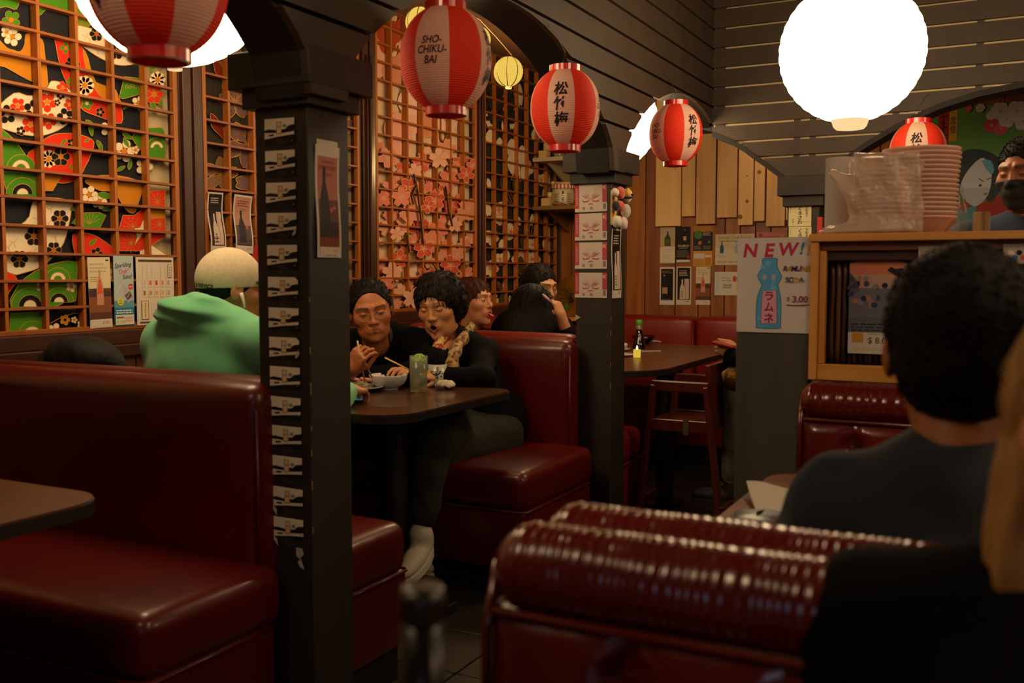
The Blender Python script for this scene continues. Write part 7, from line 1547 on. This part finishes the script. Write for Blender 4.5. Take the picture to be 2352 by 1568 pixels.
q = A_(at(1443, 443, x=ox + .05)); V, F = surf(lambda P: sE(P, q, (.012, .018, .02)), q - .03, q + .03, .003); vmesh(V, F, 'egg_top', mat('felt_yellow', '#d8ac4c', .9), t)

ords = ['topmost', 'second', 'third', 'fourth', 'fifth', 'sixth', 'seventh', 'eighth', 'ninth', 'tenth', 'eleventh', 'twelfth', 'thirteenth', 'fourteenth', 'fifteenth', 'sixteenth']
# ================================================================ counter: stacked bowls, plastic wrap, roll, block
CT = 1.3095; M_bowl = translucent('takeout_plastic', '#f0cdbc', .3, .5)
def stack(px, wpx, py_top, y, n, lb, grp, taper=.93):
    c = A_(at(px, 530, y=y)); s_ = np.dot(c - A_((0, 0, 1.2)), CF) / CAM_F; R_ = wpx * s_; zt_ = at(px, py_top, y=y)[2]; dz = (zt_ - CT - .05) / max(n - 1, 1); first = None
    for k in range(n):
        z = CT + dz * k + .002
        if first is None:
            first = thing('takeout_bowl', lb % 'lowest', 'bowl', (c[0], c[1], z), grp); g = MB(); g.lathe([(R_ * .55, 0), (R_ * .62, .002), (R_ * .86, .038), (R_ * .95, .043), (R_, .046), (R_ * 1.0, .050), (R_ * .93, .050), (R_ * .84, .042), (R_ * .6, .006), (.0005, .004)], (c[0], c[1], z), 48); g.build('shell', M_bowl, first, smooth=True); o = first
        else:
            o = first.copy(); COL.objects.link(o); ch = first.children[0].copy(); COL.objects.link(ch); ch.parent = o; o.location = (c[0] + random.uniform(-.0015, .0015), c[1], z); o['label'] = lb % ((ords[n - 1 - k] ) + ' from the top' if n - 1 - k else 'topmost')
        f_ = .93 + .07 * k / max(n - 1, 1); o.scale = (f_, f_, 1)
    return c, R_
stack(2112, 84, 345, 3.07, 16, '%s pinkish takeout bowl in the bare stack on the counter', 'bare stack of takeout bowls on the counter')
c2, R2 = stack(2032, 64, 392, 2.955, 11, '%s takeout bowl in the plastic wrapped stack on the counter', 'wrapped stack of takeout bowls on the counter')
top2 = at(2032, 372, y=2.955)[2]
def wrapf(P):
    q = P - c2; h = np.clip((P[:, 2] - CT) / (top2 - CT), 0, 1); a = np.arctan2(q[:, 1], q[:, 0]); rr = np.hypot(q[:, 0], q[:, 1]); R_ = R2 * (1.17 - .03 * h) + .006 * np.sin(a * 7 + h * 6) * (.4 + h) + .006 * noise3(P, 40, 2) + .010 * np.abs(noise3(P, 55, 4)) + .006 * np.abs(noise3(P, 110, 6)); d = np.maximum(rr - R_, P[:, 2] - top2 + .02 * noise3(P, 30, 5) - .02); k0 = A_(at(1918, 400, y=2.92)); k1 = A_(at(1975, 455, y=2.92))
    d = smin(d, sC(P, k0, k1, .016, .035) + .006 * noise3(P, 90, 7), .03); d = smin(d, sE(P, A_((c2[0] - .05, c2[1] - .02, CT + .006)), (R2 * 1.6, R2 * 1.2, .028)) + .006 * noise3(P, 60, 8), .02); return np.maximum(d, CT + .002 - P[:, 2])
V, F = surf(wrapf, c2 - A_((R2 * 2.3, R2 * 1.5, .05)), c2 + A_((R2 * 1.9, R2 * 1.5, top2 - c2[2] + .06)), .006)
M_wrap = bpy.data.materials.new('plastic_film'); M_wrap.use_nodes = True; _N = M_wrap.node_tree.nodes; _L = M_wrap.node_tree.links; _b = _N['Principled BSDF']; _b.inputs['Base Color'].default_value = lin('#e8d4c2'); _b.inputs['Roughness'].default_value = .16
_t = _N.new('ShaderNodeBsdfTransparent'); _t.inputs[0].default_value = (.95, .9, .86, 1); _m = _N.new('ShaderNodeMixShader'); _m.inputs[0].default_value = .42; _L.new(_t.outputs[0], _m.inputs[1]); _L.new(_b.outputs[0], _m.inputs[2]); _L.new(_m.outputs[0], _N['Material Output'].inputs[0])
_tc = _N.new('ShaderNodeTexCoord'); _nz = _N.new('ShaderNodeTexNoise'); _nz.inputs['Scale'].default_value = 35; _nz.inputs['Detail'].default_value = 4; _bp = _N.new('ShaderNodeBump'); _bp.inputs['Strength'].default_value = .8; _bp.inputs['Distance'].default_value = .01; _L.new(_tc.outputs['Object'], _nz.inputs['Vector']); _L.new(_nz.outputs[0], _bp.inputs['Height']); _L.new(_bp.outputs[0], _b.inputs['Normal'])
tag(vmesh(V, F, 'plastic_bag', M_wrap), 'crumpled clear plastic bag wrapped round the front stack of bowls', 'bag')
q0 = A_(at(1891, 362, y=3.08)); q1_ = A_(at(1962, 535, y=3.08)); g = MB(); g.lathe([(.0005, 0), (.045, 0), (.046, .004), (.046, q0[2] - CT - .004), (.045, q0[2] - CT), (.02, q0[2] - CT), (.0005, q0[2] - CT - .001)], ((q0[0] + q1_[0]) / 2, 3.12, CT), 40)
tag(g.build('paper_towel_roll', mat('paper_roll', '#b8aea8', .85, bump=(200, .3, .001)), smooth=False), 'pale paper roll standing behind the wrapped bowls', 'roll')
q0 = A_(at(2235, 487, y=3.10)); q1_ = A_(at(2273, 530, y=3.10)); g = MB(); g.box(q0[0], q1_[0], 3.09, 3.13, CT, q0[2]); tag(g.build('wooden_block', wood('block_wood', '#c0a06c', '#6a4828', 'z', 1.5, .6), bevel=.003), 'small pale wooden block on the counter behind the glass', 'block')
q0 = A_(at(2200, 470, y=3.2)); lathe_thing('bottle', 'dim clear bottle behind the bare stack of bowls', 'bottle', A_((q0[0], 3.2, CT)), [('body', M_gl, [(.0005, 0), (.028, 0), (.03, .01), (.03, .08), (.015, .12), (.013, .15), (.0005, .15)])])

# ================================================================ dark bottle right in front of the camera
c = A_(at(970, 1345, d=.70)); z0 = .7505; hh = c[2] - z0; s_ = .70 / CAM_F
lathe_thing('sauce_bottle', 'dark sauce bottle with a worn cap, blurred, nearest the camera', 'bottle', A_((c[0], c[1], z0)), [('bottle', mat('bottle_dark', '#120907', .3), [(.0005, 0), (.026, 0), (.028, .006), (.028, hh * .25), (.020, hh * .42), (50 * s_, hh * .55), (49 * s_, hh - .022), (.0005, hh - .022)]), ('cap', mat('cap_worn', '#20150f', .35, spec=.6), [(52 * s_, hh - .024), (54 * s_, hh - .008), (46 * s_, hh), (.0005, hh - .002)])])
